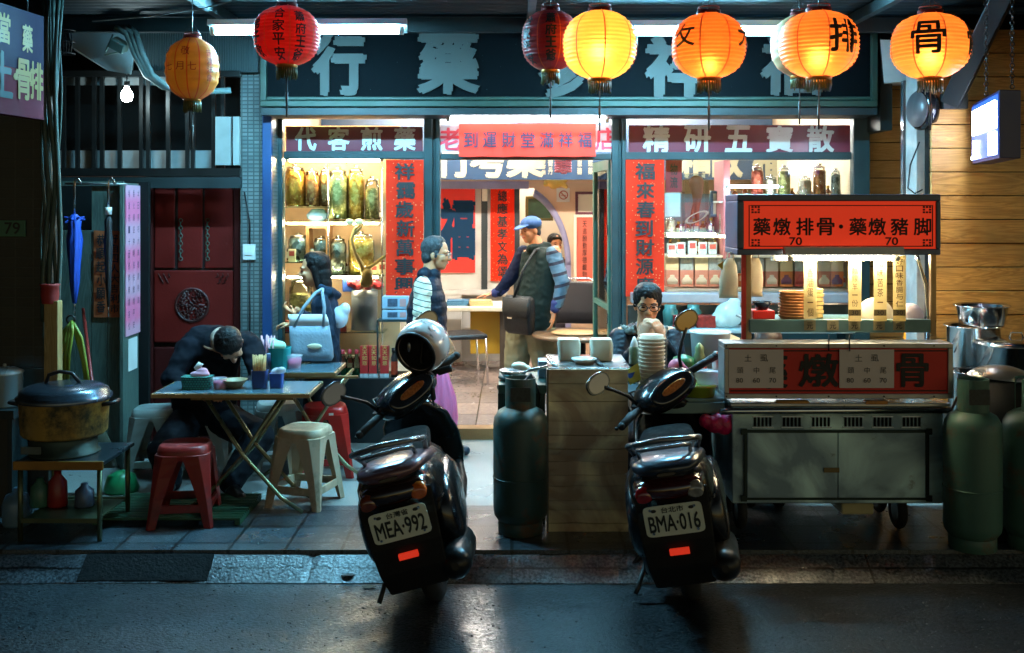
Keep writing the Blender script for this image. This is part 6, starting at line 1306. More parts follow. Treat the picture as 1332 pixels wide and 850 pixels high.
# plastic bags hung from the left post
for i,(px_,y0,y1,wd,lab) in enumerate(((948,332,388,13,'white plastic bag with a yellow corner hanging left of the cart post'),(981,332,386,13,'white plastic bag hanging right of the cart post'))):
    t = thing('plastic_bag', lab, 'bag', P(px_,y1,6.0), 'plastic bags hung on the cart')
    b = MB(); dd = 5.99; b.loft([ring(P(px_+ox,y,dd), V(1,0,0), V(0,1,0), w_*dd/FP, .02*sc_, 18, 2.5) for y,w_,sc_,ox in ((y0+4,wd*.35,.5,2),(y0+14,wd*.75,1,1),(y0+30,wd*.95,1.3,0),(y1-6,wd,1.2,-1),(y1,wd*.95,.6,-1))])
    for j in range(len(b.v)): b.v[j] = b.v[j]+V(noise.noise(b.v[j]*14),noise.noise(b.v[j]*14+V(5,5,5)),0)*.016
    b.build('bag', M('bag_white', hexl('e0d0b8'), .45, 0, .1, trl=.4), t)
    b = MB(); b.tube([P(px_-3,y0+8,dd), P(px_-1,y0-3,dd-.01), P(px_+6,y0-4,dd-.01), P(px_+6,y0+8,dd)], .004, 6); b.build('bag_handle', M('bag_white'), t)
    if i == 0: b = MB(); b.poly([P(px_-15,345,dd-.03),P(px_-7,340,dd-.03),P(px_-8,352,dd-.03)]); b.build('yellow_corner', M('yellow', hexl('d8b020'), .5), t)
# ================================================================ bent metal wind panel and the stove behind the cylinder
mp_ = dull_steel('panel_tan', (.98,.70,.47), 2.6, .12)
t = thing('metal_panel', 'dented sheet metal panel of horizontal folds standing left of the near motor scooter', 'panel', P(765,697,5.92)); DM = 5.92
b = MB(); rows = []; ys_ = []
for a_,c_ in ((481,499),(500.5,522),(523.5,548),(549,566),(567.5,584),(585.5,601),(602,618),(619,632),(633,651),(652,663),(664,680),(682,697)): ys_ += [(a_,0),((a_+c_)/2,.0),(c_-.7,0),(c_-.2,.020),(c_+.5,.020)]
for i,(y,gv) in enumerate(ys_):
    r = []
    for j in range(31):
        px_ = 713+104*j/30; off = gv+.018*max(0,1-abs((y-592)-(px_-713)*.28)/16)*(1-(px_-713)/120)+.005*noise.noise(V(px_*.05,y*.03,1))+.008*noise.noise(V(px_*.02,y*.012,3))+.02*max(0,math.sin((y-565)/45))*noise.noise(V(px_*.035,y*.03,8))
        r.append(P(px_,y,DM)+V(0,off,0))
    rows.append(r)
vs = [p for r in rows for p in r]; b.add(vs, [(i*31+j,i*31+j+1,(i+1)*31+j+1,(i+1)*31+j) for i in range(len(rows)-1) for j in range(30)], False)
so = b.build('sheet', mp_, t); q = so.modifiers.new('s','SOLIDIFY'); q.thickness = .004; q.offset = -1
b = MB(); b.box((X(711,DM),DM-.012,Z(700,DM)),(X(713.5,DM),DM+.03,Z(480,DM))); b.build('edge', M('panel_edge', (.12,.12,.11), .4, .7), t)
b = MB(); b.box((X(714,DM),DM+.04,Z(480,DM)-.03),(X(822,DM),6.5,Z(480,DM)-.002)); b.build('counter', stainless, t, bevel=.004)
b = MB(); b.pbox(713,681,817,697.5,DM+.04,.02); b.box((X(800,DM),6.3,PV),(X(808,DM),6.34,Z(482,DM)-.03)); b.box((X(716,DM),6.3,PV),(X(722,DM),6.34,Z(482,DM)-.03)); b.each('support', dark, t)
zc = Z(480,DM)+.0
t = thing('stove_stand', 'dark green metal stove stand behind the teal gas cylinder', 'stove', V(X(677,6.2),6.2,PV)); zst = Z(502,6.0)
b = MB(); b.box((X(648,6.0),6.03,zst-.05),(X(712,6.0),6.5,zst)); b.build('top', M('stove_teal', hexl('3a5e5a'), .35, .4, .3), t, bevel=.005)
b = MB()
for px_ in (651,706):
    for yy in (6.06,6.46): b.box((X(px_,6.0)-.015,yy-.015,PV+.001),(X(px_,6.0)+.015,yy+.015,zst-.051))
b.each('leg', M('stove_dark', hexl('1c302e'), .4, .4), t)
b = MB(); b.box((X(653,6.0),6.1,PV+.2),(X(705,6.0),6.45,zst-.06)); b.build('body', M('stove_body', hexl('22403c'), .4, .3, .3), t)
b = MB(); b.lathe([(0,0),(.09,0),(.11,.015),(.10,.03),(.05,.02),(0,.02)], V(X(672,6.2),6.2,zst+.001), 24); b.build('burner', M('burner_iron', (.05,.06,.06), .4, .7), t)
b = MB(); c = V(X(668,6.12),6.12,zst+.03); b.lathe([(0,0),(.06,.005),(.085,.04),(.08,.042),(.055,.012),(0,.01)], c, 24); b.tube([c+V(.07,0,.035), c+V(.2,.03,.055), c+V(.27,.05,.06)], .010, 7); tag(b.build('wok', M('ladle_steel', (.5,.52,.53), .25, .9)), 'small steel pan with long handle on the stove stand', 'pan')
b = MB(); b.ell(V(X(675,6.15),6.15,zst+.09), (.045,.04,.022)); b.ell(V(X(683,6.15),6.15,zst+.075), (.035,.03,.02)); tag(b.build('dish_cloth', cream, remesh=.008), 'crumpled cream cloth on the small pan', 'cloth')
b = MB(); b.box((X(700,6.3),6.25,zst+.002),(X(716,6.3),6.4,zst+.10)); tag(b.build('blue_carton', M('carton_lightblue', hexl('7a9ab8'), .5, 0, .3, 20), bevel=.004), 'pale blue carton at the back of the stove stand', 'carton')
# pots by the plank wall
def pot(lab, px, D, r, h, z, lid=False, hand=True, flare=1.03, name='stock_pot'):
    c = V(X(px,D),D,z); t = thing(name, lab, 'pot', c, 'stainless pots by the plank wall')
    b = MB(); b.lathe([(0,.0),(r*.94,0),(r*.96,.012),(r*flare,h-.006),(r*flare+.016,h),(r*flare+.014,h+.005),(r*flare-.004,h-.002),(r*.95,.015),(0,.014)], c, 40); b.build('body', chrome, t)
    if lid: b = MB(); b.lathe([(r*flare+.012,h+.006),(r*flare+.01,h+.014),(r*.8,h+.028),(0,h+.036)], c, 40); b.tube([c+V(-.04,0,h+.034),c+V(-.03,0,h+.065),c+V(.03,0,h+.065),c+V(.04,0,h+.034)],.006,7); b.build('lid', chrome, t)
    if hand:
        for s in (-1,1):
            b = MB(); b.tube([c+V(s*r*1.0,-.05,h*.72), c+V(s*(r+.05),-.045,h*.70), c+V(s*(r+.05),.045,h*.70), c+V(s*r*1.0,.05,h*.72)], .007, 7); b.build('handle', chrome, t)
    return t
t = thing('pot_stand', 'dark steel stand behind the right gas cylinders carrying the pots', 'stand', V(X(1290,6.4),6.4,PV)); zp = .62
b = MB(); b.box((X(1232,6.1),6.02,zp-.03),(X(1420,6.1),6.8,zp)); b.build('top', steeld, t)
b = MB()
for px_ in (1237,1400): b.box((X(px_,6.1)-.02,6.05,PV+.001),(X(px_,6.1)+.02,6.09,zp-.031)); b.box((X(px_,6.1)-.02,6.7,PV+.001),(X(px_,6.1)+.02,6.74,zp-.031))
b.each('leg', steeld, t)
pot('tall stock pot at the back left under the wide steel basin',1266,6.5,.15,.58,zp+.001)
pot('large stock pot with a lid and loop handle at the right edge',1322,6.28,.215,.50,zp+.001,lid=True)
pot('small steel pot without lid in front of the tall stock pot',1270,6.05,.125,.37,zp+.001,hand=False)
pot('wide shallow steel basin stacked on the tall stock pot',1277,6.45,.135,.12,zp+.59,hand=False,flare=1.1,name='steel_basin')
b = MB(); b.box((X(1246,6.3),6.32,1.204),(X(1330,6.3),6.8,1.212)); b.box((X(1246,6.3),6.32,1.204),(X(1330,6.3),6.325,1.225)); 
c = V(X(1303,5.85),5.85,.99)
b = MB(); b.lathe([(.17,0),(.165,.012),(.12,.045),(.05,.065),(0,.068)], c, 34, 1.1, .8); b.xf(Matrix.Translation(c) @ Matrix.Rotation(.08,4,'Y') @ Matrix.Translation(-c)); tag(b.build('wok_cover', M('lid_steel', (.55,.53,.5), .3, .9)), 'loose steel lid lying on the dark drum behind the green gas cylinder', 'lid')
b = MB(); b.lathe([(0,0),(.15,0),(.155,.86),(0,.87)], V(X(1303,5.86),5.86,PV), 28); tag(b.build('drum', M('drum_black', (.02,.022,.022), .5)), 'dark drum between the two green gas cylinders', 'drum')
# ================================================================ things on the counters
for i,(px_,lab) in enumerate(((740,'left'),(782,'right'))):
    t = thing('tissue_pack', lab+' of two white napkin packs on the steel counter', 'napkins', V(X(px_,6.25),6.25,zc), 'napkin packs')
    b = MB(); b.loft([ring(V(X(px_,6.25)+ox,6.25,zc+z), V(1,0,0), V(0,1,0), a, .05, 20, 5) for z,a,ox in ((0,.062,0),(.05,.066,.002),(.10,.068,0),(.128,.062,-.002))], smooth=False); b.build('pack', M('napkin_white', hexl('e0dcc8'), .6, 0, .08), t, bevel=.006)
for i,(a_,c_,lab) in enumerate((((712,466),(724,479),'pair of steel tongs left of the napkin packs'),((772,467),(784,479),'black ladle handle leaning before the right napkin pack'))):
    b = MB(); b.tube([P(*a_,6.12), P(*c_,6.0)], .009, 7); b.tube([P(a_[0]+4,a_[1]-1,6.13), P(c_[0]+2,c_[1],6.0)], .006, 7); tag(b.build('tongs', black if i else stainless), lab, 'utensil')
b = MB(); b.lathe([(0,0),(.05,0),(.075,.03),(.07,.03),(.04,.006),(0,.006)], V(X(760,6.12),6.12,zc), 22); tag(b.build('sauce_dish', white), 'white sauce dish between the two napkin packs', 'dish')
t = thing('cup_bag', 'clear plastic bag with a tall stack of paper cups by the seated man', 'bag of cups', V(X(848,6.02),6.02,zt+.02)); c = V(X(848,6.02),6.02,zt+.021)
b = MB()
for i in range(15): b.lathe([(.064,0),(.074,.016),(.076,.02),(.07,.021)], c+V(0,0,i*.0215), 22)
b.lathe([(0,.002),(.062,.002),(.066,.34),(0,.34)], c, 18); b.build('cups', M('cup_paper', hexl('e6ccb0'), .6, 0, .1), t)
b = MB(); b.loft([ring(c+V(ox,0,z), V(1,0,0), V(0,1,0), a, a*.95, 22, 2.6) for z,a,ox in ((0.001,.078,0),(.15,.084,0),(.34,.084,.002),(.385,.080,.003),(.40,.07,-.004))], cap=False); b.build('bag', plastic_film('film_bag', (.9,.88,.86), .12, .12), t)
t = thing('squeeze_bottle', 'small clear sauce bottle with white nozzle beside the bag of cups', 'bottle', V(X(825,6.1),6.1,zc)); c = V(X(825,6.1),6.1,zc+.001)
b = MB(); b.lathe([(0,0),(.03,0),(.03,.09),(.02,.10),(0,.1)], c, 16); b.build('body', M('bottle_olive', hexl('6a7a60'), .3), t); b = MB(); b.lathe([(.024,.1),(.02,.12),(.006,.155),(0,.157)], c, 14); b.build('nozzle', white, t)
b = MB(); b.loft([[P(812,484,5.95),P(830,472,5.95),P(834,494,5.97),P(820,501,5.97)],[P(812,484,5.99),P(830,472,6.01),P(834,494,6.0),P(820,501,6.0)]], smooth=False); t = tag(b.build('snack_packet', M('packet_yellow', hexl('d8c860'), .4)), 'yellow packet with a blue mark at the edge of the metal panel', 'packet')
bb = MB(); bb.loft([[P(815,487,5.945),P(826,484,5.945),P(823,491,5.946),P(819,493,5.946)],[P(815,487,5.949),P(826,484,5.949),P(823,491,5.949),P(819,493,5.949)]], smooth=False); bb.build('printed_mark', M('mark_blue', hexl('1f4aa0'), .5), t)
def soft(lab, name, parts, mt, D, rm=.009, cat='bag', jit=0):
    b = MB()
    for px_,py_,r in parts: b.ell(P(px_,py_,D), r)
    return tag(b.build(name, mt, remesh=rm), lab, cat)
soft('pink plastic bag standing on the side worktop behind the dark mirror', 'pink_bag', ((880,478,(.05,.04,.05)),(874,486,(.035,.03,.04)),(890,484,(.035,.03,.035))), M('bag_pink', hexl('d8809c'), .4, trl=.3), 6.1)
soft('bundle of magenta plastic bags hanging below the side worktop', 'bag_bundle', ((930,552,(.06,.05,.05)),(942,553,(.055,.05,.055)),(918,548,(.04,.04,.04)),(950,548,(.03,.03,.04)),(935,545,(.04,.04,.03))), M('bag_magenta', hexl('c81a5c'), .4, 0, .5, 25, bump=.8, bscale=40), 5.86)
zw = zt+.021
for nm,lab,px_,D_,prof,mt,cat in (('lime_tub','lime green lidded tub at the front of the side worktop',908,6.0,[(0,0),(.09,0),(.10,.05),(.105,.055),(.1,.062),(0,.064)],M('tub_lime', hexl('a0b830'), .4),'tub'),
    ('clear_tub','clear tub standing on the lime green tub',920,6.0,[(0,.066),(.06,.066),(.075,.13),(.078,.135),(.07,.14),(0,.142)],plastic_film('film_tub', (.8,.7,.72), .6),'tub'),
    ('green_bowl','dark green lidded bowl behind the pink bag on the side worktop',889,6.3,[(0,0),(.05,0),(.07,.14),(.06,.17),(.02,.185),(0,.19)],M('bowl_green', hexl('2a6a40'), .35),'bowl'),
    ('pickle_jar','tall olive glass jar with a red band on the side worktop',910,6.3,[(0,0),(.035,0),(.037,.17),(.025,.2),(.027,.23),(.012,.25),(0,.26)],M('jar_olive', hexl('7a8a60'), .3, 0, .3, 20),'jar'),
    ('white_bottle','small white bottle at the right end of the side worktop',931,6.05,[(0,.14),(.02,.14),(.02,.2),(.01,.215),(.012,.24),(0,.242)],white,'bottle'),
    ('white_bin','white plastic bin at the back of the side worktop',924,6.42,[(0,0),(.10,0),(.12,.30),(.125,.31),(.11,.30),(0,.1)],M('bin_white', hexl('a8b8c0'), .4),'bin')):
    b = MB(); b.lathe(prof, V(X(px_,D_),D_,zw), 24); tag(b.build(name := nm, mt), lab, cat)
b = MB(); b.torus(V(X(910,6.3),6.3,zw+.11), .038, .006); tag(b.build('rubber_band', M('band_red', hexl('a03020'), .5)), 'red rubber band round the olive jar', 'band')

# gas hoses, ladles and a cloth on the cart
b = MB(); b.tube([V(X(1265,5.64),5.64,.93), V(X(1250,5.7),5.62,.98), V(X(1240,5.8),5.75,.90), V(X(1238,5.85),5.95,.70), V(X(1232,5.9),6.1,.62)], .007, 7); tag(b.build('gas_hose', M('hose_orange', hexl('8a4a1c'), .5)), 'orange gas hose from the right green cylinder into the food cart', 'hose')
b = MB(); b.tube([V(X(677,5.92),5.92,.93), V(X(690,5.95),5.93,1.0), V(X(700,6.0),6.0,.90), V(X(704,6.1),6.12,.78)], .007, 7); tag(b.build('gas_hose', M('hose_black', (.02,.02,.02), .5)), 'black gas hose from the teal cylinder to the stove stand', 'hose')
b = MB(); b.loft([ring(P(1030,524,5.78)+V(0,0,.0), V(1,0,0), V(0,1,0), .10, .03, 16, 3), ring(P(1030,521,5.78), V(1,0,0), V(0,1,0), .085, .024, 16, 3)]); tag(b.build('folded_cloth', M('cloth_orange', hexl('c8904a'), .8, 0, .3, 20)), 'folded tan cloth under the red sign box on the cart edge', 'cloth')
b = MB(); b.box((X(1124,5.78),5.745,Z(525,5.78)),(X(1152,5.78),5.80,Z(520.5,5.78))); tag(b.build('orange_packet', M('packet_orange', hexl('d0883a'), .5, 0, .4, 40), bevel=.003), 'orange packet lying under the red sign box beside the price notice', 'packet')
for i,px_ in enumerate((1078,1105)):
    b = MB(); b.tube([P(px_,436,5.685), P(px_,447,5.685), P(px_+.3,457,5.688)], .0035, 6); tag(b.build('wire_hook', black), ('left','right')[i]+' of two black wire hooks over the top edge of the red sign box', 'hook')
# ================================================================ motor scooters
scb = M('scooter_black', (.006,.007,.009), .26, 0, .2, 5, coat=.4, spec=.4); scm = M('scooter_matt', (.008,.008,.008), .55, 0, .25, 14, bump=.15, bscale=80, spec=.25); vinyl = M('seat_vinyl', (.006,.006,.006), .85, 0, .2, 20, bump=.2, bscale=120, spec=.04)
lens_or = M('lens_orange', hexl('c8621a'), .12, 0, .3, 30, coat=1); lens_rd = M('lens_red', hexl('8a0c0a'), .10, 0, .4, 30, coat=1); lens_cl = M('lens_clear', (.35,.33,.28), .08, .3, .5, 40, coat=1)
platem = M('plate_white', hexl('e0e6d4'), .4, 0, .12, 10); mirg = M('mirror_glass', (.22,.19,.18), .05, 1, 0); refl = M('reflector_red_glow', (.75,.04,.015), .2, 0, .1, 60, emit=.18, ecol=(1,.05,.02))  # the reflector's shine is put in as a weak red emission
def scooter(lab, loc, yaw, lean, pitch, steer, plate, city, accent, tailc, glow):
    t = thing('motor_scooter', lab, 'motor scooter', (0,0,0), 'motor scooters parked at the kerb')
    U, S = V(0,0,1), V(1,0,0); F = V(0,1,0)
    def rings(lst, p=2.6, n=20): return [ring(V(0,y,z), S, U, a, h, n, p) for y,z,a,h in lst]
    # wheels
    for y,nm in ((0,'rear_wheel'),(1.2,'front_wheel')):
        b = MB(); c = V(0,y,.205); b.torus(c,.155,.05,(1,0,0),36,12); w_ = b.build(nm, rubber, t)
        b = MB(); b.cyl(c+V(-.035,0,0),c+V(.035,0,0),.115,n=24); b.cyl(c+V(-.05,0,0),c+V(.05,0,0),.03,n=12); b.build('rim', M('wheel_rim', (.06,.06,.065), .35, .8), w_)
    # main body, tail and under-seat bucket
    b = MB(); b.loft(rings(((-.43,.69,.02,.03),(-.42,.685,.11,.09),(-.37,.67,.165,.14),(-.27,.645,.195,.175),(-.12,.605,.21,.20),(.05,.55,.21,.20),(.22,.52,.20,.20),(.36,.50,.18,.19),(.42,.49,.12,.15))), True); b.build('body', scb, t)
    # coloured upper tail cowl
    b = MB(); b.loft([ring(V(0,y,z), S, U, a, h, 20, 2.4) for y,z,a,h in ((-.445,.80,.02,.012),(-.43,.80,.11,.028),(-.36,.80,.155,.042),(-.22,.775,.175,.05),(-.05,.735,.185,.05),(.10,.69,.17,.03))]); b.build('tail_cowl', accent, t)
    # side covers swelling over the engine
    for s in (-1,1):
        b = MB(); b.loft([ring(V(s*x_,y,z), F, U, a, h, 18, 2.6) for x_,y,z,a,h in ((.12,.0,.47,.30,.17),(.20,.0,.47,.30,.19),(.228,.0,.47,.25,.16),(.24,.0,.47,.14,.09))]); b.build('side_cover', scb, t)
    b = MB(); b.loft(rings(((-.27,.755,.10,.02),(-.24,.765,.135,.035),(-.05,.765,.155,.04),(.15,.745,.15,.04),(.34,.735,.13,.04),(.41,.715,.09,.025)),3)); b.build('seat', vinyl, t)
    b = MB(); b.tube([V(-.14,-.05,.745),V(-.17,-.20,.86),V(-.155,-.32,.90),V(-.105,-.395,.925),V(0,-.42,.94),V(.105,-.395,.925),V(.155,-.32,.90),V(.17,-.20,.86),V(.14,-.05,.745)], .014, 10); b.tube([V(-.12,-.2,.76),V(-.12,-.31,.87),V(-.06,-.36,.885),V(.06,-.36,.885),V(.12,-.31,.87),V(.12,-.2,.76)], .010, 8); b.build('grab_rail', M('grab_metal', (.20,.21,.23), .25, .7), t)
    # rear lamps
    b = MB(); b.loft([ring(V(0,y,z), S, U, a, h, 24, 2.3) for y,z,a,h in ((-.36,.72,.165,.058),(-.42,.715,.15,.052),(-.452,.71,.105,.038),(-.465,.708,.03,.012))]); b.build('tail_light', tailc, t)
    for s in (-1,1):
        b = MB(); b.loft([ring(V(s*(.10+.01*k),y-.012,.716-.012*k), S, U, a, h, 14, 2.2) for k,(y,a,h) in enumerate(((-.375,.05,.04),(-.432,.046,.034),(-.447,.03,.02)))]); b.build('turn_signal', glow[0 if s < 0 else 1], t)
    # rear mudguard carrying the plate
    b = MB(); b.loft([[V(-w_,y,z),V(w_,y,z),V(w_*.8,y+.05,z),V(-w_*.8,y+.05,z)] for z,y,w_ in ((.70,-.39,.175),(.62,-.43,.175),(.48,-.455,.168),(.36,-.45,.16),(.25,-.42,.14))], smooth=False); b.build('mudguard', scm, t, bevel=.012)
    k = V(0,-.02,1).normalized(); pr = V(0,-.462,.585)
    b = MB(); pts = [p for p in ring(pr, S, k, .133, .072, 28, 9)]; b.loft([pts,[p+V(0,-.004,0) for p in pts]], smooth=False); pl_ = b.build('number_plate', platem, t)
    b = MB(); b.text(plate, pr+V(0,-.0055,0)-k*.012, w=.228, h=.075, right=S, up=k, bold=.018); b.text(city, pr+V(0,-.0055,0)+k*.050, w=.10, h=.026, right=S, up=k, bold=.015); b.ell(pr+V(-.085,-.006,0)+k*.05,(.013,.001,.008),10,5); b.ell(pr+V(.085,-.006,0)+k*.05,(.013,.001,.008),10,5); b.build('lettering', M('plate_ink', (.02,.025,.022), .5), pl_)
    b = MB(); b.box((-.045,-.482,.425),(.045,-.460,.452)); b.build('reflector', refl, t, bevel=.003)
    for s in (-1,1):
        b = MB(); b.cyl(pr+S*s*.10-k*.055+V(0,-.004,0), pr+S*s*.10-k*.055+V(0,-.008,0), .006, n=8); b.cyl(pr+S*s*.10+k*.055+V(0,-.004,0), pr+S*s*.10+k*.055+V(0,-.008,0), .006, n=8); b.each('plate_bolt', chrome, pl_)
    b = MB()
    for i in range(5): b.ell(V(-.08+.04*i,-.440,.716), (.013,.016,.016), 10, 6)
    b.build('lamp_reflector', M('lamp_chrome', (.25,.12,.08), .15, .8), t)
    b = MB(); b.tube([V(-.19,-.30,.60),V(-.205,-.12,.585),V(-.21,.05,.57),V(-.2,.2,.54)], .003, 5); b.tube([V(.19,-.30,.60),V(.205,-.12,.585),V(.21,.05,.57),V(.2,.2,.54)], .003, 5); b.each('trim_line', M('trim_silver', (.35,.35,.36), .3, .8), t)
    b = MB(); b.loft([ring(V(0,-.447,.79), S, V(0,.25,1).normalized(), .045,.008,12,3), ring(V(0,-.452,.79), S, V(0,.25,1).normalized(), .043,.007,12,3)]); b.build('badge', M('badge_dark', (.03,.03,.032), .3, .5), t)
    # engine, muffler, shock, stand
    b = MB(); b.loft([ring(V(x_,.08,.25), F, U, a, h, 18, 3) for x_,a,h in ((-.20,.20,.08),(-.17,.27,.11),(-.08,.27,.11))]); b.cyl((-.21,0,.21),(-.16,0,.21),.07,n=18); b.cyl((-.21,.30,.27),(-.16,.30,.27),.06,n=18); b.build('engine_case', M('engine_grey', (.035,.036,.038), .45, .6, .4, 20), t, bevel=.004)
    b = MB(); b.chain([V(.15,.3,.22),V(.165,.1,.24)],[.02,.025]); b.chain([V(.165,.12,.25),V(.175,-.06,.27),V(.185,-.40,.32)],[.05,.085,.075]); b.cyl((.185,-.40,.32),(.188,-.475,.332),.018,n=10); b.build('muffler', M('muffler', (.02,.02,.02), .35, .6, .3), t)
    b = MB(); b.lathe([(.0,-.0),(.055,0),(.057,.10),(.05,.12),(0,.12)], (0,0,0), 20); b.xf(Matrix.Translation(V(-.13,-.20,.25)) @ Matrix.Rotation(PI/2,4,'X') @ Matrix.Rotation(PI/2,4,'Y')); b.build('fan_cover', M('fan_metal', (.20,.19,.16), .35, .8, .3), t)
    b = MB()
    for i in range(12): b.torus(V(-.13,-.12+.012*i*.3,.34+.017*i), .026, .006, (0,.2,1), 14, 5)
    b.build('shock_spring', M('spring_dark', (.05,.05,.05), .4, .7), t)
    b = MB(); b.tube([V(-.12,.35,.24),V(-.24,.28,.13),V(-.31,.24,.075)], .012, 8); b.box((-.335,.215,.066),(-.285,.265,.074)); b.build('side_stand', M('stand_dark', (.03,.03,.03), .4, .6), t)
    b = MB(); b.tube([V(-.2,-.02,.21),V(-.25,-.1,.13),V(-.27,-.12,.10)],.012,7); b.build('kick_lever', M('stand_dark'), t)
    # floor, leg shield, front
    b = MB(); b.loft(rings(((.38,.30,.19,.05),(.55,.285,.2,.04),(.75,.29,.2,.04),(.86,.34,.19,.06)),4)); b.build('footboard', scm, t)
    b = MB(); b.loft([ring(V(0,y,z), S, F, a, h, 20, 2.6) for z,y,a,h in ((.27,.88,.17,.05),(.40,.90,.21,.06),(.55,.86,.215,.06),(.68,.80,.19,.065),(.77,.745,.13,.06),(.82,.72,.08,.05))]); b.build('leg_shield', scb, t)
    b = MB(); b.loft([ring(V(0,1.2-.27*math.cos(a_),.205+.27*math.sin(a_)), S, V(0,-math.cos(a_),math.sin(a_)), .075, .03, 12, 3) for a_ in (.3,.8,1.3,1.8,2.3)]); b.build('front_fender', scb, t)
    b = MB()
    for s in (-1,1): b.tube([V(s*.07,1.2,.205),V(s*.075,1.0,.50),V(s*.04,.9,.62)], .018, 8)
    b.build('fork', M('fork_grey', (.05,.05,.055), .35, .7), t)
    # everything that turns with the bars
    piv = V(0,.70,.80); ax = V(0,-math.sin(.44),math.cos(.44)); St = Matrix.Translation(piv) @ Matrix.Rotation(steer,4,ax) @ Matrix.Translation(-piv)
    bars = bpy.data.objects.new('handlebar', None); 
    b = MB(); b.loft([ring(V(0,y,z), S, V(0,.35,1).normalized(), a, h, 24, 2.4) for y,z,a,h in ((.53,.865,.10,.02),(.55,.865,.155,.055),(.60,.87,.185,.085),(.68,.865,.185,.10),(.76,.85,.14,.09),(.82,.83,.06,.05))]); b.xf(St); b.build('headset', scb, t)
    b = MB(); k2 = V(0,.42,.91).normalized(); c = V(0,.548,.892); n2 = V(0,-.91,.42)
    b.loft([ring(c+n2*d, S, k2, a, h, 26, 2.3) for d,a,h in ((-.03,.155,.068),(.006,.15,.064),(.010,.13,.05))]); b.xf(St); d_ = b.build('dashboard', M('dash_black', (.01,.01,.012), .15, 0, .3, 60, coat=1), t)
    b = MB(); b.loft([ring(c+n2*(.0115), S, k2, .085, .022, 20, 2.2), ring(c+n2*.0125, S, k2, .08, .02, 20, 2.2)]); b.xf(St); b.build('gauge', M('gauge_amber', hexl('b86a30'), .15, .3, .8, 90, coat=1), d_)
    b = MB(); b.tube([V(-.20,.655,.865),V(.20,.655,.865)], .016, 8); b.xf(St); b.build('handlebar', M('fork_grey'), t)
    for s in (-1,1):
        b = MB(); b.tube([V(s*.20,.655,.865),V(s*.27,.635,.868),V(s*.355,.60,.872)], [.019,.021,.021], 10); b.ell(V(s*.358,.598,.872), .022, 10,6); b.xf(St); b.build('grip', rubber, t)
        b = MB(); b.tube([V(s*.17,.70,.862),V(s*.24,.705,.86),V(s*.36,.665,.852)], [.008,.008,.007], 7); b.ell(V(s*.36,.665,.852), .011, 8,5); b.box((s*.17-.025,.66,.84),(s*.17+.025,.72,.885)); b.xf(St); b.build('brake_lever', black, t)
        b = MB(); m0, m1 = V(s*.17,.68,.88), V(s*.315,.66,1.085); b.tube([m0, V(s*.20,.685,.96), V(s*.26,.68,1.03), m1], [.011,.010,.009,.012], 8); b.xf(St)
        mr_ = b.build('mirror_stem', black, t)
        b = MB(); mf = V(-s*.10,-.97,.02).normalized(); ms_ = mf.cross(U).normalized(); mu_ = ms_.cross(mf); mc = V(s*.335,.655,1.12); b.loft([ring(mc-mf*d, ms_, mu_, a, h, 26, 2.3) for d,a,h in ((0,.078,.052),(.012,.08,.054),(.03,.06,.04),(.04,.025,.018))]); b.xf(St); b.build('mirror_shell', blackg, t)
        b = MB(); b.loft([ring(mc+mf*d, ms_, mu_, a, h, 26, 2.3) for d,a,h in ((.0008,.070,.046),(.002,.069,.045))]); b.xf(St); b.build('mirror_glass', mirg, t)
    for s in (-1,1):
        b = MB(); b.tube([St @ V(s*.16,.70,.87), St @ V(s*.12,.80,.92), V(s*.06,.86,.86), V(s*.05,.86,.74)], .005, 6); b.build('cable', black, t)
    R = Matrix.Rotation(yaw,4,'Z') @ Matrix.Rotation(pitch,4,'X') @ Matrix.Rotation(-lean,4,'Y')
    t.location = loc; t.rotation_euler = R.to_euler()
    t['_'] = 0; del t['_']
    return t, Matrix.Translation(Vector(loc)) @ R, St
pinkm = M('cowl_rose', hexl('6a4c54'), .3, .3, .15, 5, coat=.4); blu = M('cowl_slate', hexl('2c3440'), .3, .3, .2, 5, coat=.4)
dk_or = M('lens_dark_orange', hexl('6a2c0c'), .12, 0, .5, 20, coat=1)
s1, M1, St1 = scooter('dark motor scooter with plate MEA 992 and a silver helmet hung on its mirror', (X(572,5.26),5.26,.0), math.radians(1), math.radians(15), math.radians(5.5), math.radians(38), 'MEA·992', '台灣省', pinkm, M('tail_dark', (.02,.008,.006), .1, 0, .5, 30, coat=1), (dk_or, lens_or))
s2, M2, St2 = scooter('dark motor scooter with plate BMA 016 parked in front of the food cart', (X(902,5.27),5.27,.0), math.radians(-8), math.radians(10), math.radians(5.5), math.radians(40), 'BMA·016', '台北市', blu, M('tail_red_dark', (.05,.006,.005), .1, 0, .6, 40, coat=1), (lens_rd, lens_cl))
# the helmet on the right mirror of the left scooter
hc = P(550,450,5.88)
t = thing('helmet', 'silver open face helmet hanging upside on the mirror of the left scooter', 'helmet', hc)
ax = V(-.40,-.84,-.34).normalized(); Rm = V(0,0,1).rotation_difference(ax).to_matrix().to_4x4()
m, n, l, pb = nodes('helmet_silver'); tc = n.new('ShaderNodeTexCoord'); nz = n.new('ShaderNodeTexNoise'); nz.inputs['Scale'].default_value = 18; nz.inputs['Detail'].default_value = 5; l.new(tc.outputs['Object'], nz.inputs['Vector'])
cr = n.new('ShaderNodeValToRGB'); cr.color_ramp.elements[0].position = .34; cr.color_ramp.elements[1].position = .44; cr.color_ramp.elements[0].color = (.06,.06,.065,1); cr.color_ramp.elements[1].color = (.66,.54,.50,1); l.new(nz.outputs[0], cr.inputs[0]); l.new(cr.outputs[0], pb.inputs['Base Color']); pb.inputs['Roughness'].default_value = .22; pb.inputs['Metallic'].default_value = .1; pb.inputs['Coat Weight'].default_value = .8
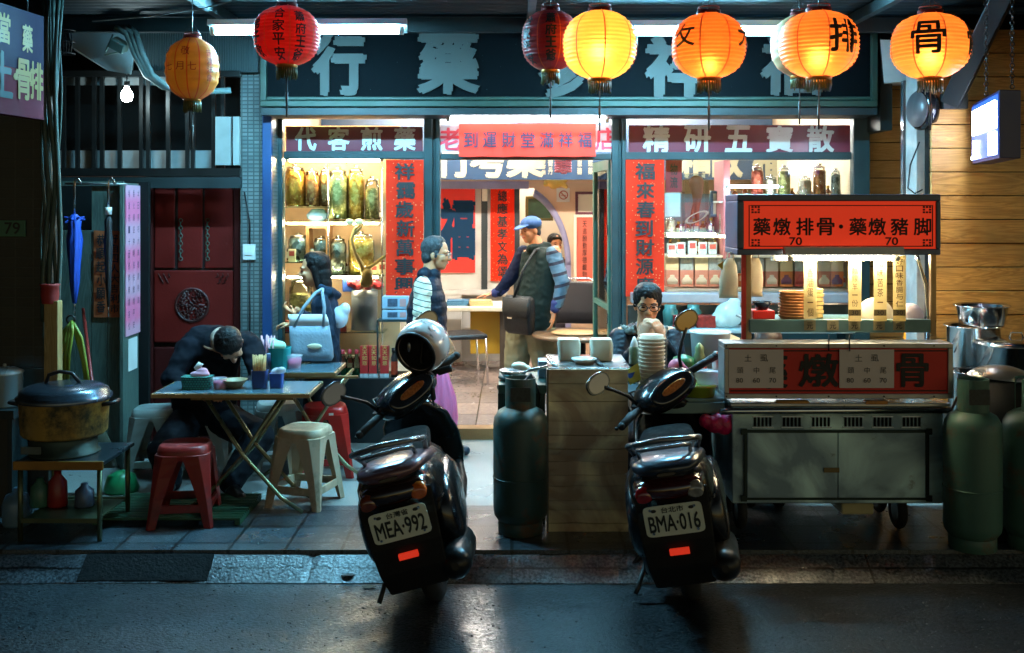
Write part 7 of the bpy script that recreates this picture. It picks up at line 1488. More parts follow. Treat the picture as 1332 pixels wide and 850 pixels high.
out = [(0,-.155),(.06,-.148),(.105,-.115),(.138,-.06),(.148,0),(.140,.055),(.122,.085)]
b = MB(); b.lathe(out+[(.112,.088),(.108,.08)], n=36); b.xf(Matrix.Translation(hc) @ Rm); b.build('shell', m, t)
b = MB(); b.lathe([(.110,.082),(.122,.03),(.118,-.02),(.09,-.08),(0,-.11)], n=30); b.xf(Matrix.Translation(hc) @ Rm); b.build('lining', M('lining_black', (.008,.008,.009), .8), t)
b = MB(); b.torus((0,0,.088), .117, .009, n=36, k=8); b.xf(Matrix.Translation(hc) @ Rm); b.build('rim', black, t)
b = MB(); b.loft([ring(P(575,478,5.80), V(1,0,.3).normalized(), V(0,1,0), .05,.008,12,3), ring(P(580,486,5.78), V(1,0,.3).normalized(), V(0,1,0), .04,.006,12,3)]); b.build('peak', black, t)
b = MB(); b.tube([P(560,488,5.8), P(563,502,5.79), P(562,515,5.79), P(565,528,5.8)], .006, 6); b.chain([P(563,506,5.79),P(564,518,5.79)],[.012,.014]); b.tube([P(535,482,5.82), P(550,512,5.82), P(562,524,5.8)], .005, 6); b.build('strap', black, t)
b = MB(); b.ell(P(532,452,5.81), (.012,.006,.03), 10, 6); b.build('buckle', M('grab_metal'), t)
# ================================================================ people
def skin_mat(name, c):
    m = M(name, c, .5, 0, .12, 20); b = m.node_tree.nodes['Principled BSDF']; b.inputs['Subsurface Weight'].default_value = .15; b.inputs['Subsurface Radius'].default_value = (.02,.008,.004); return m
skA = skin_mat('skin_light', hexl('cc8f66')); skB = skin_mat('skin_tan', hexl('c08e72'))
eyem = M('eye_dark', (.012,.010,.010), .2); lipm = M('lip', hexl('a8645a'), .5); hairm = M('hair_black', (.007,.006,.006), .5, 0, .3, 60, bump=.5, bscale=140, spec=.2); hairg = M('hair_grey', (.05,.056,.06), .55, 0, .6, 70, bump=.5, bscale=140, spec=.25)
def hand(b, w_, d, nrm, s=1.0, curl=.5, thumb=1, spread=.12):
    w_, d, nrm = Vector(w_), Vector(d).normalized(), Vector(nrm).normalized(); sd = d.cross(nrm).normalized(); nrm = sd.cross(d).normalized()
    b.loft([ring(w_+d*t*s, sd, nrm, a*s, h*s, 14, 2.6) for t,a,h in ((-.01,.024,.018),(.01,.028,.017),(.05,.038,.015),(.085,.040,.013),(.095,.036,.010))])
    for i,(o,ln) in enumerate(((-.030,.062),(-.010,.076),(.011,.082),(.031,.072))):
        p = w_+d*.088*s+sd*o*s; dd = (d+sd*o*spread*10*.3).normalized(); pts = [p-d*.015*s]; rs = [.0095*s]; q = p
        for j,f in enumerate((.45,.32,.23)):
            ang = curl*(j+.6)*.75; v_ = dd*math.cos(ang)+nrm*math.sin(ang); q = q+v_*ln*f*s; pts.append(q); rs.append((.009-.001*j)*s)
        b.chain(pts, rs, 9)
    p = w_+d*.02*s+sd*(thumb*.026*s); t1 = p+(d*.6+sd*thumb*.75+nrm*.3).normalized()*.035*s; t2 = t1+(d*.85+sd*thumb*.25+nrm*.4).normalized()*.03*s; t3 = t2+(d*.95+nrm*.35-sd*thumb*.1).normalized()*.024*s
    b.chain([p,t1,t2,t3],[.013*s,.011*s,.010*s,.008*s], 9)
def headgeo(b, c, f, u, s=1.0):
    r = f.cross(u).normalized(); Rm = Matrix((r,f,u)).transposed(); g = lambda x,y,z: c+(r*x+f*y+u*z)*s
    E = lambda x,y,z,rx,ry,rz: b.ell(g(x,y,z),(rx*s,ry*s,rz*s),20,14,Rm)
    E(0,-.012,.03,.074,.094,.092); E(0,.018,-.03,.063,.070,.085); E(0,.048,-.088,.030,.028,.026); E(0,.03,-.07,.050,.05,.045)
    b.cap(g(0,.083,.005),g(0,.103,-.027),.010*s,.0145*s); E(-.012,.092,-.032,.010,.012,.009); E(.012,.092,-.032,.010,.012,.009)
    b.cap(g(-.042,.070,.022),g(.042,.070,.022),.014*s); E(-.040,.060,-.025,.024,.022,.024); E(.040,.060,-.025,.024,.022,.024)
    b.cap(g(-.019,.079,-.060),g(.019,.079,-.060),.0085*s)
    for k in (-1,1): E(k*.0735,-.012,-.012,.010,.018,.029)
    return g, Rm
def face_bits(b, g, Rm, s=1.0, smile=0, glasses=False, brow=1):
    b.cur = 1
    for k in (-1,1):
        b.ell(g(k*.032,.079,.000),(.0125*s,.006*s,.0055*s),12,8,Rm)
        b.tube([g(k*.014,.090,.020),g(k*.034,.088,.026),g(k*.052,.076,.019)],[.003*s,.004*s,.0025*s],6)
    b.cur = 2; b.tube([g(-.022,.083,-.0585+smile*.006),g(-.01,.0885,-.0605),g(.01,.0885,-.0605),g(.022,.083,-.0585+smile*.006)],.0042*s,6); b.cur = 0
def tufts(b, g, n, front, side, back, r0=.0125, seed=1, sx=.084, part=0):
    rg = random.Random(seed)
    for i in range(n):
        a = 2*PI*(i+rg.uniform(-.3,.3))/n; fr = (1+math.cos(a))/2; lim = (front if fr > .75 else side if fr > .2 else back)*rg.uniform(.88,1.08)
        pts, rs = [], []
        for j in range(6):
            t = j/5; ph = math.radians(12+(lim-12)*t); aa = a+part*(.5-t)*.8+rg.uniform(-.05,.05); k = 1.03+.05*math.sin(t*PI)+rg.uniform(-.015,.02)
            pts.append(g(sx*k*math.sin(ph)*math.sin(aa), -.018+.094*k*math.sin(ph)*math.cos(aa), .040+.086*k*math.cos(ph))); rs.append(r0*(1-.62*t**2)*rg.uniform(.85,1.1))
        b.chain(pts, rs, 8)
def join_bits(o, bits, mats):
    me = bits.mesh('t', mats); me.transform(Matrix.Translation(-root_loc(o)))
    import bmesh
    for m in mats[1:]: o.data.materials.append(m)
    bm = bmesh.new(); bm.from_mesh(o.data); bm.from_mesh(me); bm.to_mesh(o.data); bm.free(); bpy.data.meshes.remove(me)
    for p in o.data.polygons: p.use_smooth = True
def root_loc(o):
    while o.parent: o = o.parent
    return o.location.copy()
class Person:
    def __init__(s, label, loc, skin): s.t = thing('person', label, 'person', loc); s.b = MB(); s.skin = skin; s.o = Vector(loc)
    def body(s, vox=.006):
        s.ob = s.b.build('body', s.skin, s.t, remesh=vox, smooth=3)
        for (g,Rm,sm) in s.heads:
            q = MB(); face_bits(q, g, Rm, 1, sm); join_bits(s.ob, q, [s.skin, eyem, lipm])
    heads = []
    def head(s, c, f, u=(0,0,1), smile=0, nk=None, nr=.052):
        c, f, u = Vector(c), Vector(f).normalized(), Vector(u).normalized(); u = (u-f*u.dot(f)).normalized(); g, Rm = headgeo(s.b, c, f, u); s.heads = [(g,Rm,smile)]; s.c, s.f, s.u = c, f, u
        if nk is not None: s.b.cap(g(0,-.03,-.06), nk, nr, nr*1.1)
        return g, Rm
    def piece(s, name, fn, mt, vox=.008, smooth=4, label=None, crease=.006, cs=16):
        b = MB(); fn(b); o = b.build(name, mt, s.t, remesh=vox, smooth=smooth)
        if crease:
            import numpy as np
            me = o.data; nv = len(me.vertices); co = np.empty(nv*3,'f'); no = np.empty(nv*3,'f'); me.vertices.foreach_get('co',co); me.vertex_normals.foreach_get('vector',no)
            co = co.reshape(-1,3); no = no.reshape(-1,3); dd = np.array([noise.noise(V(x,y,z*1.7))*.65+noise.noise(V(x*2.3,y*2.3,z*2.3))*.35 for x,y,z in co*cs])
            me.vertices.foreach_set('co', (co+no*(dd*crease)[:,None]).astype('f').ravel()); me.update()
        return o
def torso(b, pts, n=20, p=2.4):                # pts: (center, half width, half depth, side vector)
    rs = []
    for i,(c,a,h,sd) in enumerate(pts):
        d = (Vector(pts[min(i+1,len(pts)-1)][0])-Vector(pts[max(i-1,0)][0])).normalized(); sd = Vector(sd); sd = (sd-d*sd.dot(d)).normalized(); rs.append(ring(Vector(c), sd, d.cross(sd), a, h, n, p))
    b.loft(rs)
def glasses(p, g, Rm, mt=None):
    b = MB(); f = p.f; u = p.u; r = f.cross(u)
    for k in (-1,1):
        c = g(k*.034,.098,-.002); b.tube([c+r*(.027*math.cos(a*PI/9)*1)+u*(.019*math.sin(a*PI/9)) for a in range(18)], .0028, 6, True)
        b.tube([g(k*.062,.096,.004),g(k*.078,.04,.006),g(k*.080,-.015,.004)], .0025, 6)
    b.tube([g(-.008,.103,.002),g(.008,.103,.002)], .0028, 6); b.build('glasses', mt or black, p.t)
# ---- 1 woman walking to the left with a tote bag (seen from her left side)
D1 = 7.62
def q1(px, py, dy=0): p = P(px,py,D1); p.y += dy; return p
p = Person('woman in a blue hooded jacket walking left past the left shop window', V(X(412,D1),D1,PV), skA)
g, Rm = p.head(q1(408,352), (-1,-.06,-.05), (-.05,0,1), nk=q1(419,388), nr=.045)
p.b.chain([q1(425,395,-.12),q1(432,428,-.16),q1(405,433,-.14),q1(385,428,-.12)],[.04,.035,.03,.024]); p.b.chain([q1(425,395,.14),q1(418,430,.16),q1(395,412,.05),q1(386,403,.0)],[.04,.035,.03,.022])
hand(p.b, q1(384,408,-.02), (-.8,.1,.5), (.3,0,.8), .78, 1.0); hand(p.b, q1(384,413,-.14)+V(0,0,-.03), (-1,0,-.05), (0,0,-1), .78, .9)
torso(p.b, [(q1(420,392),.10,.07,(0,1,0)),(q1(424,440),.11,.08,(0,1,0)),(q1(420,470),.14,.10,(0,1,0))])
p.b.chain([q1(420,470,-.07),q1(414,530,-.07),V(X(420,D1),D1-.07,.2)],[.08,.055,.04]); p.b.chain([q1(420,470,.07),q1(425,530,.07),V(X(440,D1),D1+.07,.2)],[.08,.055,.04]); p.body()
def hairw(b):
    E = lambda x,y,z,a,h,k: b.ell(g(x,y,z),(a,h,k),20,14,Rm)
    E(0,-.03,.045,.088,.098,.088); E(0,-.058,-.03,.080,.072,.10); E(0,-.07,-.10,.078,.058,.09); b.cap(g(-.070,-.012,.02),g(-.066,-.035,-.13),.026,.018); b.cap(g(.070,-.012,.02),g(.066,-.035,-.13),.026,.018); tufts(b, g, 30, 55, 92, 130, .0125, 2)
    for i in range(16):
        a_ = PI*(.15+.7*i/15); b.chain([g(.078*math.cos(a_),-.03-.07*math.sin(a_),-.02),g(.080*math.cos(a_),-.035-.07*math.sin(a_),-.09),g(.070*math.cos(a_),-.035-.055*math.sin(a_),-.165-.01*(i%3))],[.013,.012,.005],8)
p.piece('hair', hairw, hairm, .007, 3, crease=.004, cs=40)
def jw(b):
    torso(b, [(q1(421,382),.06,.055,(0,1,0)),(q1(422,392),.145,.085,(0,1,0)),(q1(424,410),.165,.10,(0,1,0)),(q1(423,440),.15,.10,(0,1,0)),(q1(421,472),.155,.115,(0,1,0))])
    b.chain([q1(424,392,-.14),q1(432,428,-.185),q1(408,434,-.17),q1(390,430,-.15)],[.056,.052,.047,.038]); b.chain([q1(422,395,.14),q1(416,430,.16),q1(398,416,.06),q1(391,410,.02)],[.06,.055,.05,.04])
    b.cap(q1(431,378,-.10),q1(435,385,.09),.036); b.cap(q1(428,377,-.11),q1(420,373,-.07),.028)
p.piece('jacket', jw, M('jacket_blue', hexl('1f2f40'), .85, 0, .35, 12, spec=.15), .009, 4, crease=.012, cs=14)
def tw(b):
    b.chain([q1(420,465,-.07),q1(412,530,-.08),V(X(418,D1),D1-.08,.17)],[.115,.085,.065]); b.chain([q1(422,465,.07),q1(425,530,.07),V(X(440,D1),D1+.07,.18)],[.115,.085,.065])
p.piece('trousers', tw, M('trousers_black', (.008,.009,.012), .8, spec=.15), .010, 3)
def sh(b):
    for x_,y_ in ((412,-.08),(436,.07)): b.chain([V(X(x_+6,D1),D1+y_,PV+.045),V(X(x_-14,D1),D1+y_,PV+.03)],[.042,.032])
p.piece('shoes', sh, black, .008, 2, crease=0)
b = MB(); tb = [(412,398,.002),(424,390,.002)]
b.loft([ring(q1(px_,py_,-.275), V(1,0,0), V(0,1,0), a*D1/FP, h, 24, 5) for px_,py_,a,h in ((412,418,25,.022),(413,430,26,.03),(415,448,26.5,.045),(417,458,25,.05),(418,462,22,.03))]); t = tag(b.build('tote_bag', M('tote_blue', hexl('8494a0'), .8, 0, .2, 10, bump=.3, spec=.2)), 'pale blue canvas tote bag with a cream patch hanging from the walking woman', 'bag')
b = MB(); b.ell(q1(420,443,-.325), (.052,.006,.02), 16, 8); b.build('patch', M('patch_cream', hexl('d8cfae'), .7), t)
b = MB(); b.loft([ring(q1(px_,py_,-.275), V(1,0,0), V(0,1,0), a*D1/FP, h, 24, 5) for px_,py_,a,h in ((409,404,24,.018),(411,410,24.5,.021),(412,418.3,25,.0225))]); b.build('white_top', M('tote_white', hexl('c8ccd0'), .7), t)
b = MB(); b.tube([q1(394,419,-.29),q1(405,395,-.28),q1(418,378,-.24),q1(424,374,-.16)], .012, 8); b.tube([q1(430,419,-.29),q1(431,395,-.28),q1(427,378,-.24),q1(425,374,-.16)], .012, 8); b.build('handle', M('tote_blue'), t)
b = MB(); b.ell(q1(443,412,-.05),(.065,.05,.08)); b.ell(q1(450,402,-.05),(.04,.04,.05)); tag(b.build('shopping_bag', plastic_film('film_blue', (.7,.78,.86), .7), remesh=.010), 'crumpled pale blue shopping bag held behind the woman', 'bag')
# ---- 2 man in padded vest walking right, carrying a pink umbrella
D2 = 7.8
def q2(px, py, dy=0): p_ = P(px,py,D2); p_.y += dy; return p_
p = Person('grey haired man in quilted navy vest and striped sleeves walking past the doorway', V(X(562,D2),D2,PV), skA)
g, Rm = p.head(q2(568,331), (1,-.12,-.08), (.06,0,1), smile=1, nk=q2(558,362), nr=.056)
p.b.chain([q2(553,365,-.16),q2(553,412,-.21),q2(566,450,-.2),q2(574,465,-.2)],[.045,.042,.034,.027]); p.b.chain([q2(556,366,.16),q2(556,412,.2),q2(575,440,.2)],[.045,.042,.034])
hand(p.b, q2(575,468,-.2), (.35,0,-1), (0,1,0), .95, 1.1); hand(p.b, q2(576,443,.2), (.5,0,-1), (0,-1,0), .95, .8)
torso(p.b, [(q2(556,362),.12,.07,(0,1,0)),(q2(556,400),.14,.10,(0,1,0)),(q2(555,455),.14,.11,(0,1,0))])
p.b.chain([q2(555,455,-.09),q2(567,515,-.09),V(X(590,D2),D2-.09,.24)],[.09,.06,.042]); p.b.chain([q2(555,455,.09),q2(553,515,.09),V(X(530,D2),D2+.09,.26)],[.09,.06,.042]); p.body()
def hairv(b):
    E = lambda x,y,z,a,h,k: b.ell(g(x,y,z),(a,h,k),20,14,Rm)
    E(0,-.024,.045,.083,.092,.086); E(0,-.055,-.015,.072,.058,.075); tufts(b, g, 30, 50, 88, 118, .010, 3); b.cap(g(.074,.01,.02),g(.074,.008,-.015),.010); b.cap(g(-.074,.01,.02),g(-.074,.008,-.015),.010)
p.piece('hair', hairv, hairg, .006, 2, crease=.004, cs=45); glasses(p, g, Rm, M('glasses_steel', (.3,.28,.26), .3, .8))
def vest(b):
    pts = []
    for i in range(37):
        f = i/36; y = 361+110*f; w_ = .15+.075*min(1,f*5)*(1-.1*f); d_ = .085+.055*min(1,f*3); k_ = 1+.05*abs(math.sin(f*PI*7))
        pts.append((q2(556-1*f,y),w_*k_,d_*k_,(0,1,0)))
    torso(b, pts, 28, 2.6); b.cap(q2(553,357,-.08),q2(555,357,.08),.055); b.cap(q2(565,357,-.05),q2(565,357,.05),.045)
p.piece('vest', vest, M('vest_navy', hexl('0f1c2a'), .55, 0, .3, 10, spec=.2), .008, 2, crease=.004, cs=30)
def stripe_mat(name, c1, c2, freq, duty, axis=2, off=0, tilt=0):
    m, n, l, b = nodes(name); tc = n.new('ShaderNodeTexCoord'); sp = n.new('ShaderNodeSeparateXYZ'); l.new(tc.outputs['Object'], sp.inputs[0])
    ad = n.new('ShaderNodeMath'); ad.operation = 'MULTIPLY_ADD'; ad.inputs[1].default_value = tilt; l.new(sp.outputs[0], ad.inputs[0]); l.new(sp.outputs[axis], ad.inputs[2])
    mu = n.new('ShaderNodeMath'); mu.operation = 'MULTIPLY_ADD'; mu.inputs[1].default_value = freq; mu.inputs[2].default_value = off; l.new(ad.outputs[0], mu.inputs[0])
    fr = n.new('ShaderNodeMath'); fr.operation = 'FRACT'; l.new(mu.outputs[0], fr.inputs[0]); lt = n.new('ShaderNodeMath'); lt.operation = 'LESS_THAN'; lt.inputs[1].default_value = duty; l.new(fr.outputs[0], lt.inputs[0])
    mx = n.new('ShaderNodeMix'); mx.data_type = 'RGBA'; mx.inputs[6].default_value = (*c1,1); mx.inputs[7].default_value = (*c2,1); l.new(lt.outputs[0], mx.inputs[0]); l.new(mx.outputs[2], b.inputs['Base Color']); b.inputs['Roughness'].default_value = .75; return m
def slv(b):
    b.chain([q2(553,369,-.19),q2(552,412,-.235),q2(564,448,-.215),q2(571,460,-.21)],[.066,.062,.05,.042]); b.chain([q2(556,369,.17),q2(556,412,.21),q2(573,438,.2)],[.062,.06,.045])
p.piece('sleeves', slv, stripe_mat('stripe_cream', hexl('d8d0b8'), (.03,.03,.04), 24, .17, 2, 0, .25), .008, 3, crease=.014, cs=13)
def tv(b):
    b.chain([q2(555,455,-.085),q2(568,515,-.09),V(X(588,D2),D2-.09,.20)],[.13,.092,.07]); b.chain([q2(555,455,.085),q2(553,515,.09),V(X(532,D2),D2+.09,.22)],[.13,.092,.07])
p.piece('trousers', tv, M('trousers_dark', (.010,.011,.014), .8, spec=.15), .010, 3)
def sv(b): b.chain([V(X(586,D2),D2-.09,PV+.045),V(X(606,D2),D2-.09,PV+.035)],[.048,.036]); b.chain([V(X(526,D2),D2+.09,PV+.075),V(X(541,D2),D2+.09,PV+.035)],[.045,.036])
p.piece('shoes', sv, M('shoe_blue', hexl('1c2f40'), .5), .008, 2, crease=0)
t = thing('umbrella', 'folded pink umbrella held point down by the man in the padded vest', 'umbrella', q2(588,560,-.3))
b = MB(); rs = []
for f,r_ in ((0,.3),(.06,.5),(.14,.62),(.35,1),(.6,1.05),(.85,.75),(1,.15)):
    c = q2(579+7*f,472+100*f,-.3); nn = 32; rs.append([c+V(.072*r_*(1+.16*math.cos(8*2*PI*i/nn))*math.cos(2*PI*i/nn), .075*r_*(1+.16*math.cos(8*2*PI*i/nn))*math.sin(2*PI*i/nn), 0) for i in range(nn)])
b.loft(rs); b.build('canopy', M('umbrella_pink', hexl('ff8fbc'), .55, 0, .12, 8, trl=.45), t)
b = MB(); b.tube([q2(576,455,-.25),q2(577,470,-.29),q2(586,574,-.3)], .008, 8); b.build('shaft', M('umb_violet', hexl('2a2a6a'), .4), t)
# ---- 3 man with blue cap inside the shop
D3 = 9.9
def q3(px, py, dy=0): p_ = P(px,py,D3); p_.y += dy; return p_
p = Person('man in blue cap and dark green vest standing inside the shop', V(X(690,D3),D3,FL+.002), skA)
g, Rm = p.head(q3(690,300), (-.86,-.5,-.10), (0,0,1), smile=1, nk=q3(699,324), nr=.06)
L = V(.70,-.72,0)                                   # towards his left shoulder, nearer to us
p.b.chain([q3(722,326,-.15),q3(728,365,-.22),q3(721,398,-.26),q3(718,402,-.26)],[.05,.045,.035,.028]); p.b.chain([q3(680,328,.15),q3(664,362,.12),q3(646,382,.14),q3(640,384,.15)],[.05,.042,.035,.027])
hand(p.b, q3(719,404,-.26), (-.15,0,-1), (-1,.2,0), 1.05, .5); hand(p.b, q3(640,384,.15), (-1,.15,-.2), (0,0,-1), .95, .25)
torso(p.b, [(q3(700,326),.16,.09,L),(q3(700,370),.15,.11,L),(q3(692,425),.16,.12,L)]); p.b.chain([q3(702,425,-.05),q3(708,480,-.05),V(X(712,D3),D3-.05,.30)],[.10,.065,.045]); p.b.chain([q3(678,425,.05),q3(672,480,.05),V(X(668,D3),D3+.05,.30)],[.10,.065,.045]); p.body()
def hc3(b): b.ell(g(0,-.03,.035),(.080,.086,.07),18,12,Rm); b.ell(g(0,-.055,-.02),(.07,.045,.06),16,10,Rm)
p.piece('hair', hc3, hairg, .007, 2, crease=0)
def cp3(b): b.ell(g(0,-.012,.062),(.092,.106,.072),22,14,Rm); b.loft([ring(g(0,y_,z_), p.f.cross(p.u), p.u, a_, .009, 18, 2.2) for y_,z_,a_ in ((.06,.055,.082),(.10,.045,.080),(.14,.032,.062),(.165,.024,.03))])
p.piece('cap', cp3, M('cap_blue', hexl('1f4f8a'), .7, 0, .15, 12), .006, 2, crease=.002)
def vs3(b):
    torso(b, [(q3(702,322),.09,.075,L),(q3(702,328),.195,.11,L),(q3(703,345),.225,.135,L),(q3(700,380),.215,.145,L),(q3(694,420),.225,.155,L),(q3(691,433),.22,.15,L)], 24)
    b.cap(q3(690,324,-.06),q3(712,321,.0),.045); b.cap(q3(694,322,.05),q3(708,320,.05),.04)
p.piece('vest', vs3, M('vest_green', hexl('142624'), .7, 0, .3, 10, spec=.2), .009, 3, crease=.010, cs=14)
def sl3(b): b.chain([q3(719,330,-.14),q3(730,366,-.24),q3(723,394,-.27)],[.078,.066,.05])
p.piece('sleeves', sl3, stripe_mat('stripe_blue', hexl('40647c'), hexl('0c142c'), 9.5, .28, 2, .3, -.25), .008, 3, crease=.008, cs=18)
p.piece('far_sleeve', lambda b: b.chain([q3(682,331,.16),q3(664,363,.13),q3(649,381,.14)],[.08,.066,.05]), M('sleeve_navy', hexl('131c34'), .8, 0, .3, 10, spec=.15), .008, 3, crease=.008, cs=18)
def cf3(b): b.cap(q3(722,392,-.27),q3(721,398,-.27),.05,.046); b.chain([q3(656,375,.14),q3(649,381,.14),q3(644,383,.145)],[.054,.05,.045])
p.piece('cuffs', cf3, M('cuff_navy', hexl('20306a'), .7), .007, 2, crease=.003)
def tr3(b): b.chain([q3(703,428,-.05),q3(709,480,-.05),V(X(714,D3),D3-.05,.27)],[.145,.112,.10]); b.chain([q3(678,428,.05),q3(671,480,.05),V(X(667,D3),D3+.05,.27)],[.145,.115,.10])
p.piece('trousers', tr3, M('trousers_khaki', hexl('77785f'), .8, 0, .2, 8), .010, 3, crease=.014, cs=10)
def sh3(b): b.chain([V(X(714,D3),D3-.05,FL+.05),V(X(700,D3),D3-.14,FL+.04)],[.05,.042]); b.chain([V(X(667,D3),D3+.05,FL+.05),V(X(652,D3),D3-.03,FL+.04)],[.05,.042])
p.piece('shoes', sh3, black, .009, 2, crease=0)
t = thing('shoulder_bag', 'black leather shoulder bag hanging in front of the man with the cap', 'bag', q3(682,430,-.33)); bd = V(.80,-.6,0)
b = MB(); b.loft([ring(q3(682,y_,-.20)+V(-.05,-.07,0), L, V(.72,.70,0), a_, h_, 24, 6) for y_,a_,h_ in ((430,.13,.02),(426,.165,.045),(405,.17,.055),(386,.165,.05),(382,.15,.03))]); b.build('bag_body', M('leather_black', hexl('0e1417'), .42, 0, .3, 14, bump=.3, spec=.3), t, bevel=.0)
b = MB(); b.loft([ring(q3(682,y_,-.20)+V(-.05,-.07,0)+V(-.72,-.70,0)*.045, L, V(.72,.70,0), a_, .018, 24, 6) for y_,a_ in ((408,.15),(400,.168),(384,.166))]); b.build('flap', M('leather_flap', hexl('11181b'), .42, 0, .3, 14, bump=.3, spec=.3), t); b = MB(); b.box((-.03,-.004,-.007),(.03,.004,.007)); b.xf(Matrix.Translation(q3(677,409,-.20)+V(-.1,-.115,0)) @ Matrix.Rotation(-.8,4,'Z')); b.build('badge', chrome, t)
b = MB(); b.tube([q3(668,386,-.28), q3(680,350,-.22), q3(696,325,-.12), q3(712,320,.02)], .014, 8); b.build('strap', M('leather_black'), t)
# ---- 4 seated man with glasses, hands folded before his mouth
D4 = 6.62
def q4(px, py, dy=0): p_ = P(px,py,D4); p_.y += dy; return p_
p = Person('seated man in glasses and dark puffer jacket, hands clasped at his mouth', V(X(842,D4),D4+.1,PV), skA)
g, Rm = p.head(q4(842,397), (-.05,-1,-.10), (0.02,0,1), nk=q4(842,432,.06), nr=.055)
p.b.chain([q4(812,438,.12),q4(804,482,-.06),q4(832,436,-.16)],[.05,.042,.03]); p.b.chain([q4(874,438,.12),q4(880,482,-.06),q4(855,436,-.16)],[.05,.042,.03])
hand(p.b, q4(832,437,-.16), (.28,.0,1), (.6,.75,0), .95, .9, thumb=1); hand(p.b, q4(856,437,-.17), (-.34,-.05,1), (-.6,.75,0), .95, .8, thumb=-1)
torso(p.b, [(q4(842,430,.13),.13,.08,(1,0,0)),(q4(842,480,.15),.15,.11,(1,0,0)),(q4(842,545,.17),.16,.12,(1,0,0))])
p.b.chain([q4(826,560,.15),q4(822,570,-.22),V(X(822,D4),D4-.22,.2)],[.09,.065,.045]); p.b.chain([q4(860,560,.15),q4(864,570,-.22),V(X(864,D4),D4-.22,.2)],[.09,.065,.045]); p.body(.0055)
def h4(b):
    E = lambda x,y,z,a,h,k: b.ell(g(x,y,z),(a,h,k),20,14,Rm)
    E(0,-.022,.045,.088,.096,.086); E(0,-.055,-.01,.080,.058,.07); tufts(b, g, 34, 76, 98, 125, .0135, 4, .083, .9); b.cap(g(-.078,.01,.04),g(-.079,.008,-.01),.013,.009); b.cap(g(.078,.01,.04),g(.079,.008,-.01),.013,.009)
p.piece('hair', h4, hairm, .006, 2, crease=.005, cs=40); glasses(p, g, Rm)
def j4(b):
    pts = []
    for i in range(33):
        f = i/32; k_ = 1+.045*abs(math.sin(f*PI*6)); pts.append((q4(842,426+140*f,.14+.04*f),(.10+.13*min(1,f*4))*k_,(.08+.075*min(1,f*3))*k_,(1,0,0)))
    torso(b, pts, 28, 2.5)
    for s_,x0_ in ((-1,(810,803,830)),(1,(876,882,858))):
        for j in range(9):
            a = j/8; c = q4(x0_[0],440,.12).lerp(q4(x0_[1],484,-.06),a); b.ell(c,(.076-.010*a,.076-.01*a,.05),14,9)
        for j in range(8):
            a = j/7; c = q4(x0_[1],484,-.06).lerp(q4(x0_[2],444,-.15),a); b.ell(c,(.062-.014*a,.06-.012*a,.048-.006*a),14,9)
p.piece('jacket', j4, M('jacket_puffer', hexl('0b1520'), .5, 0, .3, 10, spec=.2), .008, 2, crease=.006, cs=26)
def fur(b):
    for i in range(70):
        a = rnd.uniform(-2.6,2.6)+PI/2; c = q4(842,420,.10)+V(.125*math.cos(a),.11*math.sin(a)*.9+.02,-.03-.035*abs(math.cos(a))); b.cap(c, c+V(rnd.uniform(-.03,.03),rnd.uniform(-.03,.02),rnd.uniform(-.015,.035)), .024, .007, 8)
p.piece('fur_collar', fur, M('fur_grey', hexl('6a6a60'), .9, 0, .6, 60, sheen=.5), .006, 0, crease=.006, cs=60)
def t4(b): b.chain([q4(826,560,.15),q4(822,572,-.22),V(X(822,D4),D4-.22,.18)],[.12,.09,.07]); b.chain([q4(860,560,.15),q4(864,572,-.22),V(X(864,D4),D4-.22,.18)],[.12,.09,.07])
p.piece('trousers', t4, M('trousers_dark'), .010, 3)
def s4(b):
    for x_ in (822,864): b.chain([V(X(x_,D4),D4-.20,PV+.045),V(X(x_,D4),D4-.34,PV+.035)],[.048,.038])
p.piece('shoes', s4, black, .009, 2, crease=0)
stool_mesh(stwhite, 'grey plastic stool on which the man in the puffer jacket sits', V(X(842,D4),D4+.17,PV), 0, .44)
# ---- 5 man bent over his bowl at the folding table
D5 = 6.98
def q5(px, py, dy=0): p_ = P(px,py,D5); p_.y += dy; return p_
p = Person('man in black bending low over his bowl at the near folding table', V(X(275,D5),D5,PV), skB)
g, Rm = p.head(q5(310,444,-.20), (.24,-.16,-.95), (.10,-.97,.18), nk=q5(286,440,-.02), nr=.058)
p.b.chain([q5(252,452,-.10),q5(238,488,-.20),q5(288,497,-.40)],[.05,.042,.03]); p.b.chain([q5(322,452,.06),q5(345,490,-.16),q5(326,496,-.34)],[.05,.042,.03])
hand(p.b, q5(290,497,-.42)+V(0,0,.01), (.75,-.55,-.08), (0,.1,-1), .95, .5, thumb=-1); hand(p.b, q5(325,496,-.36), (-.8,-.5,.1), (0,.1,-1), .95, .9)
torso(p.b, [(q5(284,442,.0),.13,.10,(1,.2,0)),(q5(262,470,.12),.15,.12,(1,.1,0)),(q5(256,545,.2),.17,.13,(1,0,0))])
p.b.chain([q5(238,550,.18),q5(228,575,-.25),V(X(236,D5),D5-.22,.2)],[.09,.07,.045]); p.b.chain([q5(275,550,.18),q5(342,560,-.15),V(X(318,D5),D5-.36,.22)],[.09,.07,.045]); p.body()
def h5(b):
    E = lambda x,y,z,a,h,k: b.ell(g(x,y,z),(a,h,k),20,14,Rm)
    E(0,-.022,.045,.086,.094,.086); E(0,-.055,-.015,.078,.056,.075); tufts(b, g, 40, 62, 92, 122, .0095, 5)
p.piece('hair', h5, hairm, .006, 2, crease=.003, cs=50)
def co5(b): b.torus(q5(290,441,-.05), .066, .02, (.8,-.5,.1), 24, 8)
p.piece('collar', co5, M('collar_pale', hexl('a08878'), .7), .006, 1, crease=.003)
